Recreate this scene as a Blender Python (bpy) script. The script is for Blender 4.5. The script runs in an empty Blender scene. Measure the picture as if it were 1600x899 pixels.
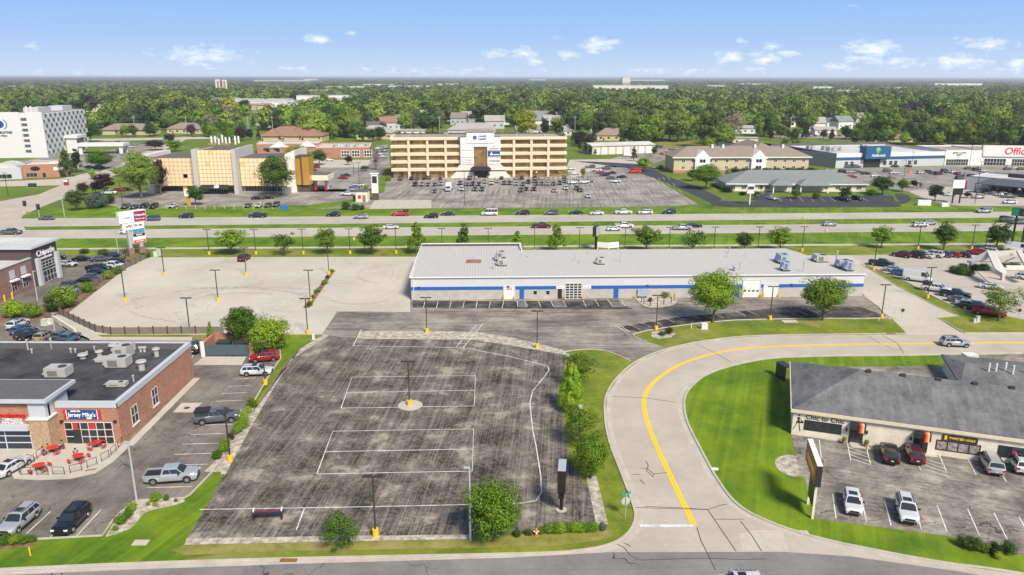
import bpy, bmesh, math, random
import numpy as np
from mathutils import Vector, Matrix

# ---------------------------------------------------------------- camera
SC = bpy.context.scene
COL = SC.collection
FPX, PITCH, ROLL, CAMH = 1172.0, math.radians(15.6), math.radians(0.107), 45.0
cam = bpy.data.cameras.new('camera')
cam.sensor_width = 36.0
cam.lens = FPX / 1600.0 * 36.0
cam.clip_start = 0.5
cam.clip_end = 120000
camo = bpy.data.objects.new('camera', cam)
COL.objects.link(camo)
camo.matrix_world = Matrix.Translation((0, 0, CAMH)) @ Matrix.Rotation(math.pi/2 - PITCH, 4, 'X') @ Matrix.Rotation(ROLL, 4, 'Z')
SC.camera = camo

# ---------------------------------------------------------------- light
SUN_EL, SUN_AZ = math.radians(46), math.radians(150)      # azimuth clockwise from +Y
SC.view_settings.view_transform = 'Standard'
SC.view_settings.look = 'None'
SC.view_settings.gamma = 1
SC.view_settings.use_curve_mapping = False
SC.view_settings.exposure = 0.55
w = bpy.data.worlds.new('World')
SC.world = w
w.use_nodes = True
nt = w.node_tree
nt.nodes.clear()

def nn(t, typ, **kw):
    n = t.nodes.new(typ)
    for k, v in kw.items():
        if k == 'inp':
            for a, b in v.items():
                n.inputs[a].default_value = b
        else:
            setattr(n, k, v)
    return n

def mth(t, op, a, b=None, c=None, clamp=False):
    n = t.nodes.new('ShaderNodeMath')
    n.operation = op
    n.use_clamp = clamp
    for i, v in enumerate((a, b, c)):
        if v is None:
            continue
        if isinstance(v, (int, float)):
            n.inputs[i].default_value = v
        else:
            t.links.new(v, n.inputs[i])
    return n.outputs[0]

def mixc(t, fac, a, b, mode='MIX'):
    n = t.nodes.new('ShaderNodeMix')
    n.data_type = 'RGBA'
    n.blend_type = mode
    n.clamp_factor = True
    for i, v in ((0, fac), (6, a), (7, b)):
        if isinstance(v, (int, float)):
            n.inputs[i].default_value = v
        elif isinstance(v, tuple):
            n.inputs[i].default_value = v if len(v) == 4 else (*v, 1)
        else:
            t.links.new(v, n.inputs[i])
    return n.outputs[2]

def ramp(t, fac, stops, interp='LINEAR'):
    n = t.nodes.new('ShaderNodeValToRGB')
    n.color_ramp.interpolation = interp
    e = n.color_ramp.elements
    while len(e) < len(stops):
        e.new(0.5)
    for i, (p, c) in enumerate(stops):
        e[i].position = p
        e[i].color = (c, c, c, 1) if isinstance(c, (int, float)) else (*c, 1)
    t.links.new(fac, n.inputs[0])
    return n.outputs[0]

sky = nn(nt, 'ShaderNodeTexSky', sky_type='NISHITA', sun_disc=False, sun_elevation=SUN_EL, sun_rotation=SUN_AZ)
skys = nn(nt, 'ShaderNodeVectorMath', operation='SCALE')
nt.links.new(sky.outputs[0], skys.inputs[0])
skys.inputs[3].default_value = 0.09
tc = nn(nt, 'ShaderNodeTexCoord')
sx = nn(nt, 'ShaderNodeSeparateXYZ')
nt.links.new(tc.outputs['Generated'], sx.inputs[0])
el = sx.outputs[2]
lowsky = ramp(nt, mth(nt, 'MULTIPLY', el, 4.0, clamp=True), [(0.0, (0.45, 0.53, 0.64)), (0.08, (0.375, 0.475, 0.64)), (0.2, (0.28, 0.415, 0.645)), (0.38, (0.215, 0.37, 0.65)), (0.7, (0.11, 0.25, 0.58))])
fade = mth(nt, 'MULTIPLY_ADD', el, -4.0, 1.45, clamp=True)
base = mixc(nt, fade, skys.outputs[0], lowsky)
# small fair weather clouds low over the horizon (direction space: u = x/y, v = z/y)
yy = mth(nt, 'MAXIMUM', mth(nt, 'ABSOLUTE', sx.outputs[1]), 0.05)
U = mth(nt, 'DIVIDE', sx.outputs[0], yy)
V = mth(nt, 'DIVIDE', el, yy)
cv = nn(nt, 'ShaderNodeCombineXYZ')
nt.links.new(mth(nt, 'MULTIPLY', U, 1.0), cv.inputs[0])
nt.links.new(mth(nt, 'MULTIPLY', V, 2.6), cv.inputs[1])
cn = nn(nt, 'ShaderNodeTexNoise', inp={'Scale': 55.0, 'Detail': 7.0, 'Roughness': 0.62})
nt.links.new(cv.outputs[0], cn.inputs['Vector'])
def skydir(px, py):
    d = camo.matrix_world.to_3x3() @ Vector(((px-800)/FPX, -(py-449.5)/FPX, -1))
    return d.x/d.y, d.z/d.y
cloud = None
for px, py, wx, wy, s in [(320, 88, 62, 14, .8), (262, 82, 28, 6, .5), (497, 61, 20, 6, 1), (552, 52, 10, 3, .7), (775, 83, 22, 6, .9), (818, 84, 20, 8, 1), (840, 97, 14, 5, .9),
                           (938, 69, 26, 9, 1.1), (890, 86, 16, 6, .9), (925, 81, 14, 4, .8), (1142, 91, 22, 8, 1), (1195, 92, 26, 8, 1), (1208, 73, 16, 5, .9), (1228, 84, 20, 5, .8),
                           (1155, 63, 10, 4, .8), (1365, 76, 42, 11, 1.15), (1350, 92, 34, 6, .8), (1400, 98, 36, 8, .8), (1540, 68, 40, 9, .9), (1500, 97, 52, 9, 1), (1590, 99, 20, 6, 1),
                           (1310, 104, 26, 5, .8), (455, 107, 24, 4, .6), (60, 72, 20, 5, .5), (1180, 108, 24, 4, .6), (1560, 110, 60, 6, .5), (700, 112, 200, 6, .35), (1050, 113, 200, 6, .35), (1330, 17, 12, 6, .35), (872, 60, 8, 3, .6), (1492, 60, 8, 3, .6), (140, 113, 160, 6, .25)]:
    u0, v0 = skydir(px, py)
    a = mth(nt, 'DIVIDE', mth(nt, 'SUBTRACT', U, u0), wx/FPX*1.15)
    b = mth(nt, 'DIVIDE', mth(nt, 'SUBTRACT', V, v0), wy/FPX*1.3)
    r = mth(nt, 'SQRT', mth(nt, 'ADD', mth(nt, 'MULTIPLY', a, a), mth(nt, 'MULTIPLY', b, b)))
    m = mth(nt, 'MULTIPLY', mth(nt, 'SUBTRACT', 1.25, r, clamp=False), s)
    cloud = m if cloud is None else mth(nt, 'MAXIMUM', cloud, m)
cf = mth(nt, 'MULTIPLY', mth(nt, 'ADD', mth(nt, 'MULTIPLY', mth(nt, 'SUBTRACT', cn.outputs[0], 0.60), 3.0), cloud), 0.9, clamp=True)
cf = mth(nt, 'MULTIPLY', cf, mth(nt, 'GREATER_THAN', cloud, 0.0))
cf = mth(nt, 'MULTIPLY', cf, mth(nt, 'GREATER_THAN', sx.outputs[1], 0.0))
cf = mth(nt, 'MULTIPLY', cf, 0.6)
base = mixc(nt, cf, base, (0.86, 0.88, 0.93))
bg = nn(nt, 'ShaderNodeBackground', inp={'Strength': 1.0})
nt.links.new(base, bg.inputs[0])
wo = nn(nt, 'ShaderNodeOutputWorld')
nt.links.new(bg.outputs[0], wo.inputs[0])

sl = bpy.data.lights.new('sun', 'SUN')
sl.energy = 3.6
sl.angle = math.radians(14)
sl.color = (1.0, 0.93, 0.82)
so = bpy.data.objects.new('sun', sl)
COL.objects.link(so)
sdir = Vector((math.sin(SUN_AZ)*math.cos(SUN_EL), math.cos(SUN_AZ)*math.cos(SUN_EL), math.sin(SUN_EL)))
so.rotation_euler = sdir.to_track_quat('Z', 'Y').to_euler()
so.location = (0, 0, 200)

# ---------------------------------------------------------------- helpers
rnd = random.Random(7)
CM = camo.matrix_world.to_3x3()

def G(x, y, z=0.0):
    """the point of the plane at height z seen at a survey mark of the photograph"""
    d = CM @ Vector(((x-800)/FPX, -(y-449.5)/FPX, -1))
    t = (z-CAMH)/d.z
    return Vector((d.x*t, d.y*t, z))

def proj(X, Y, Z=0.0):
    c = CM.transposed() @ (Vector((X, Y, Z)) - Vector((0, 0, CAMH)))
    return 800+FPX*c.x/-c.z, 449.5-FPX*c.y/-c.z

def Ht(x, y, yt):
    g = G(x, y)
    lo, hi = 0.0, 90.0
    for _ in range(40):
        m = (lo+hi)/2
        if proj(g.x, g.y, m)[1] > yt:
            lo = m
        else:
            hi = m
    return lo

MATS = {}
def fin(mat, bsdf):
    t = mat.node_tree
    o = t.nodes.new('ShaderNodeOutputMaterial')
    t.links.new(bsdf.outputs[0], o.inputs[0])

def M(name, col=(.5, .5, .5), rough=.7, metal=0.0, var=0.12, scale=1.5, coat=0.0, emit=None, spec=None):
    """plain surface with a little tonal unevenness"""
    if name in MATS:
        return MATS[name]
    m = bpy.data.materials.new(name)
    m.use_nodes = True
    t = m.node_tree
    t.nodes.clear()
    b = t.nodes.new('ShaderNodeBsdfPrincipled')
    b.inputs['Roughness'].default_value = rough
    b.inputs['Metallic'].default_value = metal
    if coat:
        b.inputs['Coat Weight'].default_value = coat
    if spec is not None:
        b.inputs['Specular IOR Level'].default_value = spec
    if var:
        g = t.nodes.new('ShaderNodeNewGeometry')
        n = nn(t, 'ShaderNodeTexNoise', inp={'Scale': scale, 'Detail': 5.0, 'Roughness': .65})
        t.links.new(g.outputs['Position'], n.inputs['Vector'])
        v = mth(t, 'MULTIPLY_ADD', n.outputs[0], var*2.4, 1-var*1.2)
        s = nn(t, 'ShaderNodeVectorMath', operation='SCALE')
        s.inputs[0].default_value = col
        t.links.new(v, s.inputs[3])
        t.links.new(s.outputs[0], b.inputs['Base Color'])
    else:
        b.inputs['Base Color'].default_value = (*col, 1)
    if emit:
        b.inputs['Emission Color'].default_value = (*emit[0], 1)
        b.inputs['Emission Strength'].default_value = emit[1]
    fin(m, b)
    MATS[name] = m
    return m

def ground_mat(name, c_dark, c_light, sc=.15, contrast=1.0, bias=.5, streak=None, sstr=.5, speck=.25, crack=None, joint=None, rough=.9, tint=None, blotch=0.0):
    """worn paving / turf: large and small noise, optional directional wear, tar cracks, slab joints"""
    m = bpy.data.materials.new(name)
    m.use_nodes = True
    t = m.node_tree
    t.nodes.clear()
    b = t.nodes.new('ShaderNodeBsdfPrincipled')
    b.inputs['Roughness'].default_value = rough
    b.inputs['Specular IOR Level'].default_value = .25
    g = t.nodes.new('ShaderNodeNewGeometry')
    P = g.outputs['Position']
    def noise(scale, det=4, rg=.6, vec=None, dist=0):
        n = nn(t, 'ShaderNodeTexNoise', inp={'Scale': scale, 'Detail': float(det), 'Roughness': rg, 'Distortion': dist})
        t.links.new(vec or P, n.inputs['Vector'])
        return n.outputs[0]
    v = mth(t, 'MULTIPLY', mth(t, 'SUBTRACT', noise(sc, 7, .68), .5), 2.6*contrast)
    v = mth(t, 'ADD', v, mth(t, 'MULTIPLY', mth(t, 'SUBTRACT', noise(sc*9, 4, .7), .5), 2.0*speck))
    if streak:
        for ang, lng, wid, amt in streak:
            r = nn(t, 'ShaderNodeVectorRotate', rotation_type='Z_AXIS')
            r.inputs['Angle'].default_value = -ang
            t.links.new(P, r.inputs['Vector'])
            s = nn(t, 'ShaderNodeVectorMath', operation='MULTIPLY')
            s.inputs[1].default_value = (1/lng, 1/wid, 0)
            t.links.new(r.outputs[0], s.inputs[0])
            n = noise(1.0, 3, .6, s.outputs[0])
            n = mth(t, 'POWER', mth(t, 'MULTIPLY', mth(t, 'SUBTRACT', n, .42), 4.0, clamp=True), 1.5)
            v = mth(t, 'ADD', v, mth(t, 'MULTIPLY', n, amt*sstr*2))
    f = mth(t, 'ADD', v, bias, clamp=True)
    col = mixc(t, f, c_dark, c_light)
    if tint:
        tf = ramp(t, noise(tint[1], 4, .6, dist=.3), [(tint[2], 0.0), (tint[2]+.12, 1.0)])
        col = mixc(t, mth(t, 'MULTIPLY', tf, tint[3]), col, tint[0])
    if blotch:
        bf = ramp(t, noise(.22, 6, .7), [(.56, 0.0), (.64, 1.0)])
        col = mixc(t, mth(t, 'MULTIPLY', bf, blotch), col, tuple(x*1.5 for x in c_light))
    if joint:
        for ax, sp, wd in joint:
            sp3 = nn(t, 'ShaderNodeSeparateXYZ')
            t.links.new(P, sp3.inputs[0])
            q = mth(t, 'FRACT', mth(t, 'DIVIDE', sp3.outputs[ax], sp))
            q = mth(t, 'LESS_THAN', q, wd/sp)
            col = mixc(t, mth(t, 'MULTIPLY', q, .22), col, (0.05, .045, .04))
    if crack:
        for scl, wd, amt in crack:
            r = nn(t, 'ShaderNodeTexNoise', inp={'Scale': scl*2.3, 'Detail': 3.0})
            t.links.new(P, r.inputs['Vector'])
            a = nn(t, 'ShaderNodeVectorMath', operation='SCALE')
            t.links.new(r.outputs[1], a.inputs[0])
            a.inputs[3].default_value = .8/scl
            a2 = nn(t, 'ShaderNodeVectorMath', operation='ADD')
            t.links.new(P, a2.inputs[0])
            t.links.new(a.outputs[0], a2.inputs[1])
            vo = nn(t, 'ShaderNodeTexVoronoi', feature='DISTANCE_TO_EDGE', inp={'Scale': scl})
            t.links.new(a2.outputs[0], vo.inputs['Vector'])
            q = mth(t, 'LESS_THAN', vo.outputs['Distance'], wd*scl)
            q = mth(t, 'MULTIPLY', q, mth(t, 'GREATER_THAN', noise(scl*.6, 2), .5))
            col = mixc(t, mth(t, 'MULTIPLY', q, abs(amt)), col, (0.035, .033, .033) if amt > 0 else (.30, .265, .21))
    t.links.new(col, b.inputs['Base Color'])
    fin(m, b)
    MATS[name] = m
    return m

def tag(o, label=None, cat=None, group=None, kind=None):
    if label:
        o['label'] = label
    if cat:
        o['category'] = cat
    if group:
        o['group'] = group
    if kind:
        o['kind'] = kind
    return o

def empty(name, loc=(0, 0, 0), rz=0.0, label=None, cat=None, group=None):
    o = bpy.data.objects.new(name, None)
    o.empty_display_size = .3
    o.location = loc
    o.rotation_euler = (0, 0, rz)
    COL.objects.link(o)
    return tag(o, label, cat, group)

class MB:
    """collects shapes for one mesh"""
    def __init__(s):
        s.v, s.f, s.m, s.c = [], [], [], []
    def add(s, vs, fs, m=0):
        k = len(s.v)
        s.c.append((k, len(s.f)))
        s.v += [tuple(q) for q in vs]
        s.f += [tuple(i+k for i in f) for f in fs]
        s.m += [m]*len(fs)
        return s
    def box(s, x0, x1, y0, y1, z0, z1, m=0):
        return s.add([(x0, y0, z0), (x1, y0, z0), (x1, y1, z0), (x0, y1, z0), (x0, y0, z1), (x1, y0, z1), (x1, y1, z1), (x0, y1, z1)],
                     [(0, 3, 2, 1), (4, 5, 6, 7), (0, 1, 5, 4), (1, 2, 6, 5), (2, 3, 7, 6), (3, 0, 4, 7)], m)
    def cbox(s, c, d, m=0):
        return s.box(c[0]-d[0]/2, c[0]+d[0]/2, c[1]-d[1]/2, c[1]+d[1]/2, c[2]-d[2]/2, c[2]+d[2]/2, m)
    def prism(s, pts, z0, z1, m=0):
        n = len(pts)
        vs = [(p[0], p[1], z0) for p in pts] + [(p[0], p[1], z1) for p in pts]
        return s.add(vs, [tuple(range(n))[::-1], tuple(range(n, 2*n))] + [(i, (i+1) % n, n+(i+1) % n, n+i) for i in range(n)], m)
    def tube(s, a, b, r0, r1=None, n=8, m=0, cap=True):
        r1 = r0 if r1 is None else r1
        a, b = Vector(a), Vector(b)
        d = (b-a).normalized()
        u = d.orthogonal().normalized()
        w_ = d.cross(u)
        vs = []
        for c, r in ((a, r0), (b, r1)):
            for i in range(n):
                t = 2*math.pi*i/n
                vs.append(c + (u*math.cos(t) + w_*math.sin(t))*r)
        fs = [(i, (i+1) % n, n+(i+1) % n, n+i) for i in range(n)]
        if cap:
            fs += [tuple(range(n))[::-1], tuple(range(n, 2*n))]
        return s.add(vs, fs, m)
    def path(s, pts, r, n=6, m=0):
        for a, b in zip(pts[:-1], pts[1:]):
            s.tube(a, b, r, r, n, m)
        return s
    def disc(s, c, r, z1, n=16, m=0):
        return s.prism([(c[0]+r*math.cos(2*math.pi*i/n), c[1]+r*math.sin(2*math.pi*i/n)) for i in range(n)], c[2], c[2]+z1, m)
    def mesh(s, name, mats, smooth=False):
        me = bpy.data.meshes.new(name)
        me.from_pydata(s.v, [], s.f)
        for q in mats:
            me.materials.append(q)
        if len(mats) > 1:
            me.polygons.foreach_set('material_index', s.m)
        if smooth:
            me.shade_smooth()
            me.set_sharp_from_angle(angle=math.radians(smooth if smooth is not True else 38))
        me.update()
        return me
    def build(s, name, mats, parent=None, loc=None, rz=0.0, smooth=False):
        if not isinstance(mats, (list, tuple)):
            mats = [mats]
        o = bpy.data.objects.new(name, s.mesh(name, mats, smooth))
        if parent:
            o.parent = parent
        if loc is not None:
            o.location = loc
        o.rotation_euler = (0, 0, rz)
        COL.objects.link(o)
        return o

def text(s, size, mat, parent, loc, rot=(math.pi/2, 0, 0), ext=.04, bold=0.0, align='CENTER', sx=1.0, shear=0.0):
    c = bpy.data.curves.new('lettering', 'FONT')
    c.body = s
    c.size = size
    c.extrude = ext
    c.offset = bold
    c.shear = shear
    c.align_x = align
    c.align_y = 'CENTER'
    c.resolution_u = 3
    c.materials.append(mat)
    o = bpy.data.objects.new('lettering', c)
    o.parent = parent
    o.location = loc
    o.rotation_euler = rot
    me = bpy.data.meshes.new_from_object(o)
    q = bpy.data.objects.new('lettering', me)
    q.parent = parent
    q.location, q.rotation_euler, q.scale = loc, rot, (sx, 1, 1)
    bpy.data.objects.remove(o)
    COL.objects.link(q)
    return q


def W(pts, z=0.0):
    return [G(p[0], p[1]) if len(p) == 2 else Vector((p[0], p[1], 0)) for p in pts]

def smoothline(pts, sub=6, closed=False):
    """Catmull-Rom through 2-D points"""
    n = len(pts)
    out = []
    rng = range(n if closed else n-1)
    for i in rng:
        p0 = pts[(i-1) % n] if closed or i > 0 else pts[0]
        p1, p2 = pts[i], pts[(i+1) % n]
        p3 = pts[(i+2) % n] if closed or i < n-2 else pts[-1]
        for k in range(sub):
            t = k/sub
            out.append(.5*((2*p1) + (p2-p0)*t + (2*p0-5*p1+4*p2-p3)*t*t + (-p0+3*p1-3*p2+p3)*t**3))
    if not closed:
        out.append(pts[-1])
    return out

def sheet(name, pts, z, mat, label=None, smooth=0):
    from mathutils.geometry import tessellate_polygon
    P = W(pts)
    if smooth:
        P = smoothline(P, smooth, True)
    tri = tessellate_polygon([P])
    me = bpy.data.meshes.new(name)
    vs = [(p.x, p.y, z) for p in P]
    fs = []
    for a, b, c in tri:
        A, B, C_ = P[a], P[b], P[c]
        fs.append((a, b, c) if (B.x-A.x)*(C_.y-A.y)-(B.y-A.y)*(C_.x-A.x) > 0 else (a, c, b))
    me.from_pydata(vs, [], fs)
    me.materials.append(mat)
    o = bpy.data.objects.new(name, me)
    COL.objects.link(o)
    o['kind'] = 'structure'
    return o

def ribbon_mb(mb, P, wd, z0, z1, off=0.0):
    """a strip of width wd along a line; z1 None gives a flat sheet at z0"""
    n = len(P)
    L, R_ = [], []
    for i in range(n):
        d = (P[min(i+1, n-1)] - P[max(i-1, 0)])
        d.z = 0
        d.normalize()
        nrm = Vector((-d.y, d.x, 0))
        L.append(P[i] + nrm*(off+wd/2))
        R_.append(P[i] + nrm*(off-wd/2))
    for i in range(n-1):
        a, b, c, d = R_[i], R_[i+1], L[i+1], L[i]
        if z1 is None:
            mb.add([(q.x, q.y, z0) for q in (a, b, c, d)], [(0, 1, 2, 3)])
        else:
            vs = [(q.x, q.y, z0) for q in (a, b, c, d)] + [(q.x, q.y, z1) for q in (a, b, c, d)]
            fs = [(4, 5, 6, 7), (0, 1, 5, 4), (2, 3, 7, 6)]
            if i == 0:
                fs.append((3, 0, 4, 7))
            if i == n-2:
                fs.append((1, 2, 6, 5))
            mb.add(vs, fs)

def strip(name, pts, wd, z0, z1, mat, sub=0, kind='structure', off=0.0):
    P = W(pts)
    if sub:
        P = smoothline(P, sub)
    mb = MB()
    ribbon_mb(mb, P, wd, z0, z1, off)
    o = mb.build(name, mat)
    o['kind'] = kind
    return o

def lines(name, segs, wd, z, mat):
    mb = MB()
    for s in segs:
        ribbon_mb(mb, W(s) if not isinstance(s[0], Vector) else s, wd, z, None)
    o = mb.build(name, mat)
    o['kind'] = 'structure'
    return o

def lerp2(a, b, t):
    return (a[0]+(b[0]-a[0])*t, a[1]+(b[1]-a[1])*t)

def stalls(a, b, vec, n, ext=0.0):
    """n+1 stall lines between survey marks a and b, each drawn along the ground vector vec"""
    A, B = G(*a), G(*b)
    return [[A+(B-A)*(i/n), A+(B-A)*(i/n)+Vector((vec[0], vec[1], 0))] for i in range(n+1)]
# ---------------------------------------------------------------- materials
gv = (0.075, 0.135, 0.014)
m_grass = ground_mat('grass_far', (.06, .11, .013), (.18, .235, .022), sc=.05, contrast=.7, speck=.35)
m_lawn = ground_mat('lawn', (.045, .115, .005), (.175, .255, .008), sc=.09, contrast=1.1, speck=.3, bias=.42, streak=[(math.radians(70), 30, .8, .6), (math.radians(70), 60, 2.2, .5)], sstr=.3, tint=((.27, .25, .05), .07, .60, .45))
m_verge = ground_mat('verge', (.08, .135, .01), (.25, .27, .025), sc=.12, contrast=1.0, speck=.6, bias=.45, tint=((.30, .25, .08), .1, .54, .65))
m_dry = ground_mat('dry_grass', (.12, .15, .02), (.30, .27, .07), sc=.35, contrast=1.1, speck=.5, tint=((.34, .25, .11), .3, .52, .7))
m_road = ground_mat('concrete_road', (.38, .325, .26), (.52, .46, .385), sc=.12, contrast=.8, speck=.2, joint=None, streak=[(0, 30, .8, -.3)], sstr=.12)
m_hwy = ground_mat('highway_concrete', (.37, .33, .275), (.53, .48, .41), sc=.05, contrast=.8, speck=.2, streak=[(math.radians(3.4), 90, .7, -.8)], sstr=.25)
m_kerb = ground_mat('kerb_concrete', (.38, .34, .28), (.56, .51, .43), sc=.5, contrast=.9, speck=.3)
m_walk = ground_mat('walk_concrete', (.42, .37, .30), (.56, .51, .43), sc=.3, contrast=.8, speck=.2, joint=[(0, 1.5, .04), (1, 1.5, .04)])
m_lot = ground_mat('concrete_lot', (.42, .37, .298), (.585, .53, .445), sc=.05, contrast=.75, speck=.2, bias=.55, joint=[(0, 6.1, .05), (1, 6.1, .05)], streak=[(math.radians(58), 28, .35, -.45), (0, 25, .5, -.3)], sstr=.16, crack=[(.07, .035, .5)])
m_seal = ground_mat('sealed_asphalt', (.034, .030, .027), (.27, .235, .185), sc=.22, contrast=.85, bias=.20, speck=.75, crack=[(.13, .022, -.6), (.30, .012, -.45)], streak=[(math.radians(86), 26, .17, 1.2), (math.radians(3), 7, .14, .35), (math.radians(87), 55, .8, .8), (math.radians(81), 30, .25, .6)], sstr=.19, tint=((.32, .25, .14), .13, .68, .55), blotch=.6)
m_lane = ground_mat('lane_asphalt', (.12, .105, .09), (.40, .35, .285), sc=.09, contrast=1.1, bias=.60, speck=.35, streak=[(math.radians(-4), 16, .35, -.9), (math.radians(4), 30, 1.2, -.5)], sstr=.3, crack=[(.09, .04, .7)])
m_stall = ground_mat('stall_asphalt', (.03, .028, .028), (.17, .15, .13), sc=.35, contrast=1.2, bias=.25, speck=.5)
m_asph = ground_mat('grey_asphalt', (.10, .09, .077), (.27, .24, .195), sc=.14, contrast=1.0, bias=.48, speck=.3, streak=[(math.radians(86), 14, .5, -.5)], sstr=.2, crack=[(.16, .045, .85), (.33, .02, .6)])
m_asph2 = ground_mat('weathered_asphalt', (.11, .10, .088), (.37, .33, .27), sc=.22, contrast=1.2, bias=.5, speck=.5, streak=[(math.radians(-18), 9, .4, -.6)], sstr=.3, crack=[(.11, .05, .8)], blotch=.25)
m_asphF = ground_mat('far_asphalt', (.17, .155, .135), (.38, .345, .295), sc=.09, contrast=1.3, bias=.5, speck=.5, streak=[(math.radians(87), 40, .8, -.9), (0, 18, .6, .4)], sstr=.4, blotch=.3)
m_street = ground_mat('street_asphalt', (.15, .145, .14), (.27, .255, .235), sc=.15, contrast=.8, speck=.25, streak=[(math.radians(2), 20, .5, -.4)], sstr=.2, crack=[(.07, .05, .85)])
m_dark = ground_mat('fresh_asphalt', (.035, .037, .045), (.075, .075, .085), sc=.12, contrast=.8, speck=.25)
m_gravel = ground_mat('gravel', (.25, .21, .16), (.58, .52, .43), sc=1.2, contrast=1.6, speck=1.0)
m_mulch = ground_mat('mulch', (.11, .06, .035), (.27, .19, .12), sc=.8, contrast=1.3, speck=.8)
m_paint = ground_mat('worn_white_paint', (.42, .39, .35), (.80, .78, .74), sc=.7, contrast=1.4, bias=.62, speck=.5)
m_yel = ground_mat('yellow_paint', (.80, .50, .01), (.85, .58, .015), sc=.7, contrast=.6, speck=.2)
m_yel2 = ground_mat('worn_yellow_paint', (.55, .42, .12), (.72, .55, .10), sc=.7)
m_tar = M('tar', (.07, .063, .055), .7)
E_W = 700.0

# ---------------------------------------------------------------- ground
g = MB()
g.add([(-60000, -200, 0), (60000, -200, 0), (60000, 90000, 0), (-60000, 90000, 0)], [(0, 1, 2, 3)])
o = g.build('ground', m_grass); o['kind'] = 'structure'

def hline(a, b):
    """the long straight line through two marks, carried on far past the frame"""
    A, B = G(*a), G(*b)
    d = (B-A).normalized()
    return A-d*600, B+d*600
def band(name, top, bot, z, mat):
    a, b = hline(*top)
    c, d = hline(*bot)
    mb = MB()
    mb.add([(c.x, c.y, z), (d.x, d.y, z), (b.x, b.y, z), (a.x, a.y, z)], [(0, 1, 2, 3)])
    o = mb.build(name, mat); o['kind'] = 'structure'
    return o
band('verge', ((0, 326), (1600, 317)), ((0, 403), (1600, 398)), .012, m_lawn)
band('verge', ((0, 388), (1600, 383)), ((0, 403), (1600, 399)), .020, m_verge)
band('highway', ((0, 342), (1600, 331)), ((0, 355), (1600, 340)), .030, m_hwy)
band('highway', ((0, 360), (1600, 348.5)), ((0, 374), (1600, 361)), .030, m_hwy)
band('footpath', ((0, 388.5), (1600, 380)), ((0, 391), (1600, 382.6)), .030, m_walk)
# lane dashes and edge lines of the highway
mb = MB()
for (a, b) in (((0, 348.6), (1600, 335.6)), ((0, 367), (1600, 354.6))):
    A, B = hline(a, b)
    d = (B-A).normalized()
    L = (B-A).length
    k = 0.0
    while k < L:
        ribbon_mb(mb, [A+d*k, A+d*(k+3)], .14, .036, None)
        k += 12
for (a, b) in (((0, 343), (1600, 332)), ((0, 354), (1600, 339.2)), ((0, 361), (1600, 349.3)), ((0, 373), (1600, 360.2))):
    A, B = hline(a, b)
    ribbon_mb(mb, [A, B], .13, .036, None)
o = mb.build('road_marking', m_paint); o['kind'] = 'structure'

# mowed ground between the streets
sheet('verge', [(-300, 396), (2100, 392), (2600, 899), (1700, 1400), (-100, 1400), (-1200, 899)], .016, m_verge)
# curved street
OUT = [(2100, 519), (1600, 521), (1420, 522), (1200, 525), (1120, 531), (1050, 544), (1000, 563), (968, 588), (949, 617), (946, 648), (953, 690), (972, 740), (989, 785), (994, 810), (983, 834), (955, 852), (905, 862), (820, 867), (450, 875), (200, 883), (0, 892), (-400, 912)]
INN = [(2100, 548), (1600, 553), (1400, 556), (1290, 557), (1200, 561), (1140, 573), (1100, 588), (1075, 610), (1068, 630), (1073, 660), (1095, 705), (1120, 750), (1150, 788), (1195, 814), (1270, 840), (1370, 862), (1480, 882), (1600, 899), (2100, 985)]
sheet('road', OUT[:-1] + [(-400, 912), (-400, 1500), (2300, 1500)] + INN[::-1], .024, m_road)
mid = smoothline(W([OUT[i] for i in range(len(OUT))]), 6)
strip('kerb', OUT, .28, .0, .14, m_kerb, 6, off=-.1)
strip('kerb', INN, .28, .0, .14, m_kerb, 6, off=.1)
strip('gutter', OUT[1:], .55, .030, None, m_kerb, 6, off=.5)
strip('gutter', INN[1:], .55, .030, None, m_kerb, 6, off=-.5)
sheet('road', [(-400, 922), (0, 899.5), (200, 891), (450, 882), (800, 872), (950, 863.5), (1225, 863), (1330, 870), (1480, 891), (1600, 910), (2100, 1000), (2100, 1500), (-400, 1500)], .034, m_street)
sheet('road_patch', [(1155, 835), (1175, 829), (1222, 829), (1232, 862), (1160, 862)], .029, m_walk)
# yellow double centre line
YL = [(2100, 533), (1600, 536), (1400, 538), (1280, 540), (1180, 544), (1120, 552), (1065, 569), (1028, 592), (1010, 614), (1006, 634), (1013, 664), (1030, 707), (1055, 760), (1085, 822)]
strip('road_marking', YL, .28, .040, None, m_yel, 8, off=.17)
strip('road_marking', YL, .28, .040, None, m_yel, 8, off=-.17)
lines('road_marking', [[(1000, 822), (1084, 822)]], .45, .042, m_paint)
# tar sealed cracks
cr = [[(832+100, 791), (1000, 794), (1105, 797)], [(1007, 792), (1060, 794), (1106, 797), (1130, 789), (1136, 789)], [(1106, 797), (1116, 812), (1135, 840), (1150, 862)], [(1116, 812), (1163, 812)], [(1157, 815), (1175, 838), (1190, 862)],
      [(1089, 825), (1095, 845), (1105, 865), (1118, 892)], [(1088, 538), (1115, 551), (1142, 566)], [(957, 620), (1005, 622), (1056, 629)], [(1001, 732), (1012, 733), (1022, 742), (1021, 746), (1010, 736), (1013, 728), (1009, 721)], [(1022, 741), (1043, 739)],
      [(1000, 750), (1007, 757)], [(988, 742), (1001, 742)], [(964, 851), (975, 856), (985, 869), (1000, 876), (1060, 874), (1110, 873), (1150, 875), (1200, 874)], [(975, 849), (985, 854)], [(1357, 526), (1375, 537)], [(1380, 525), (1402, 537), (1412, 552)], [(1385, 541), (1395, 546), (1410, 547)]]
lines('road_marking', [c for c in cr], .09, .045, m_tar)
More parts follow.
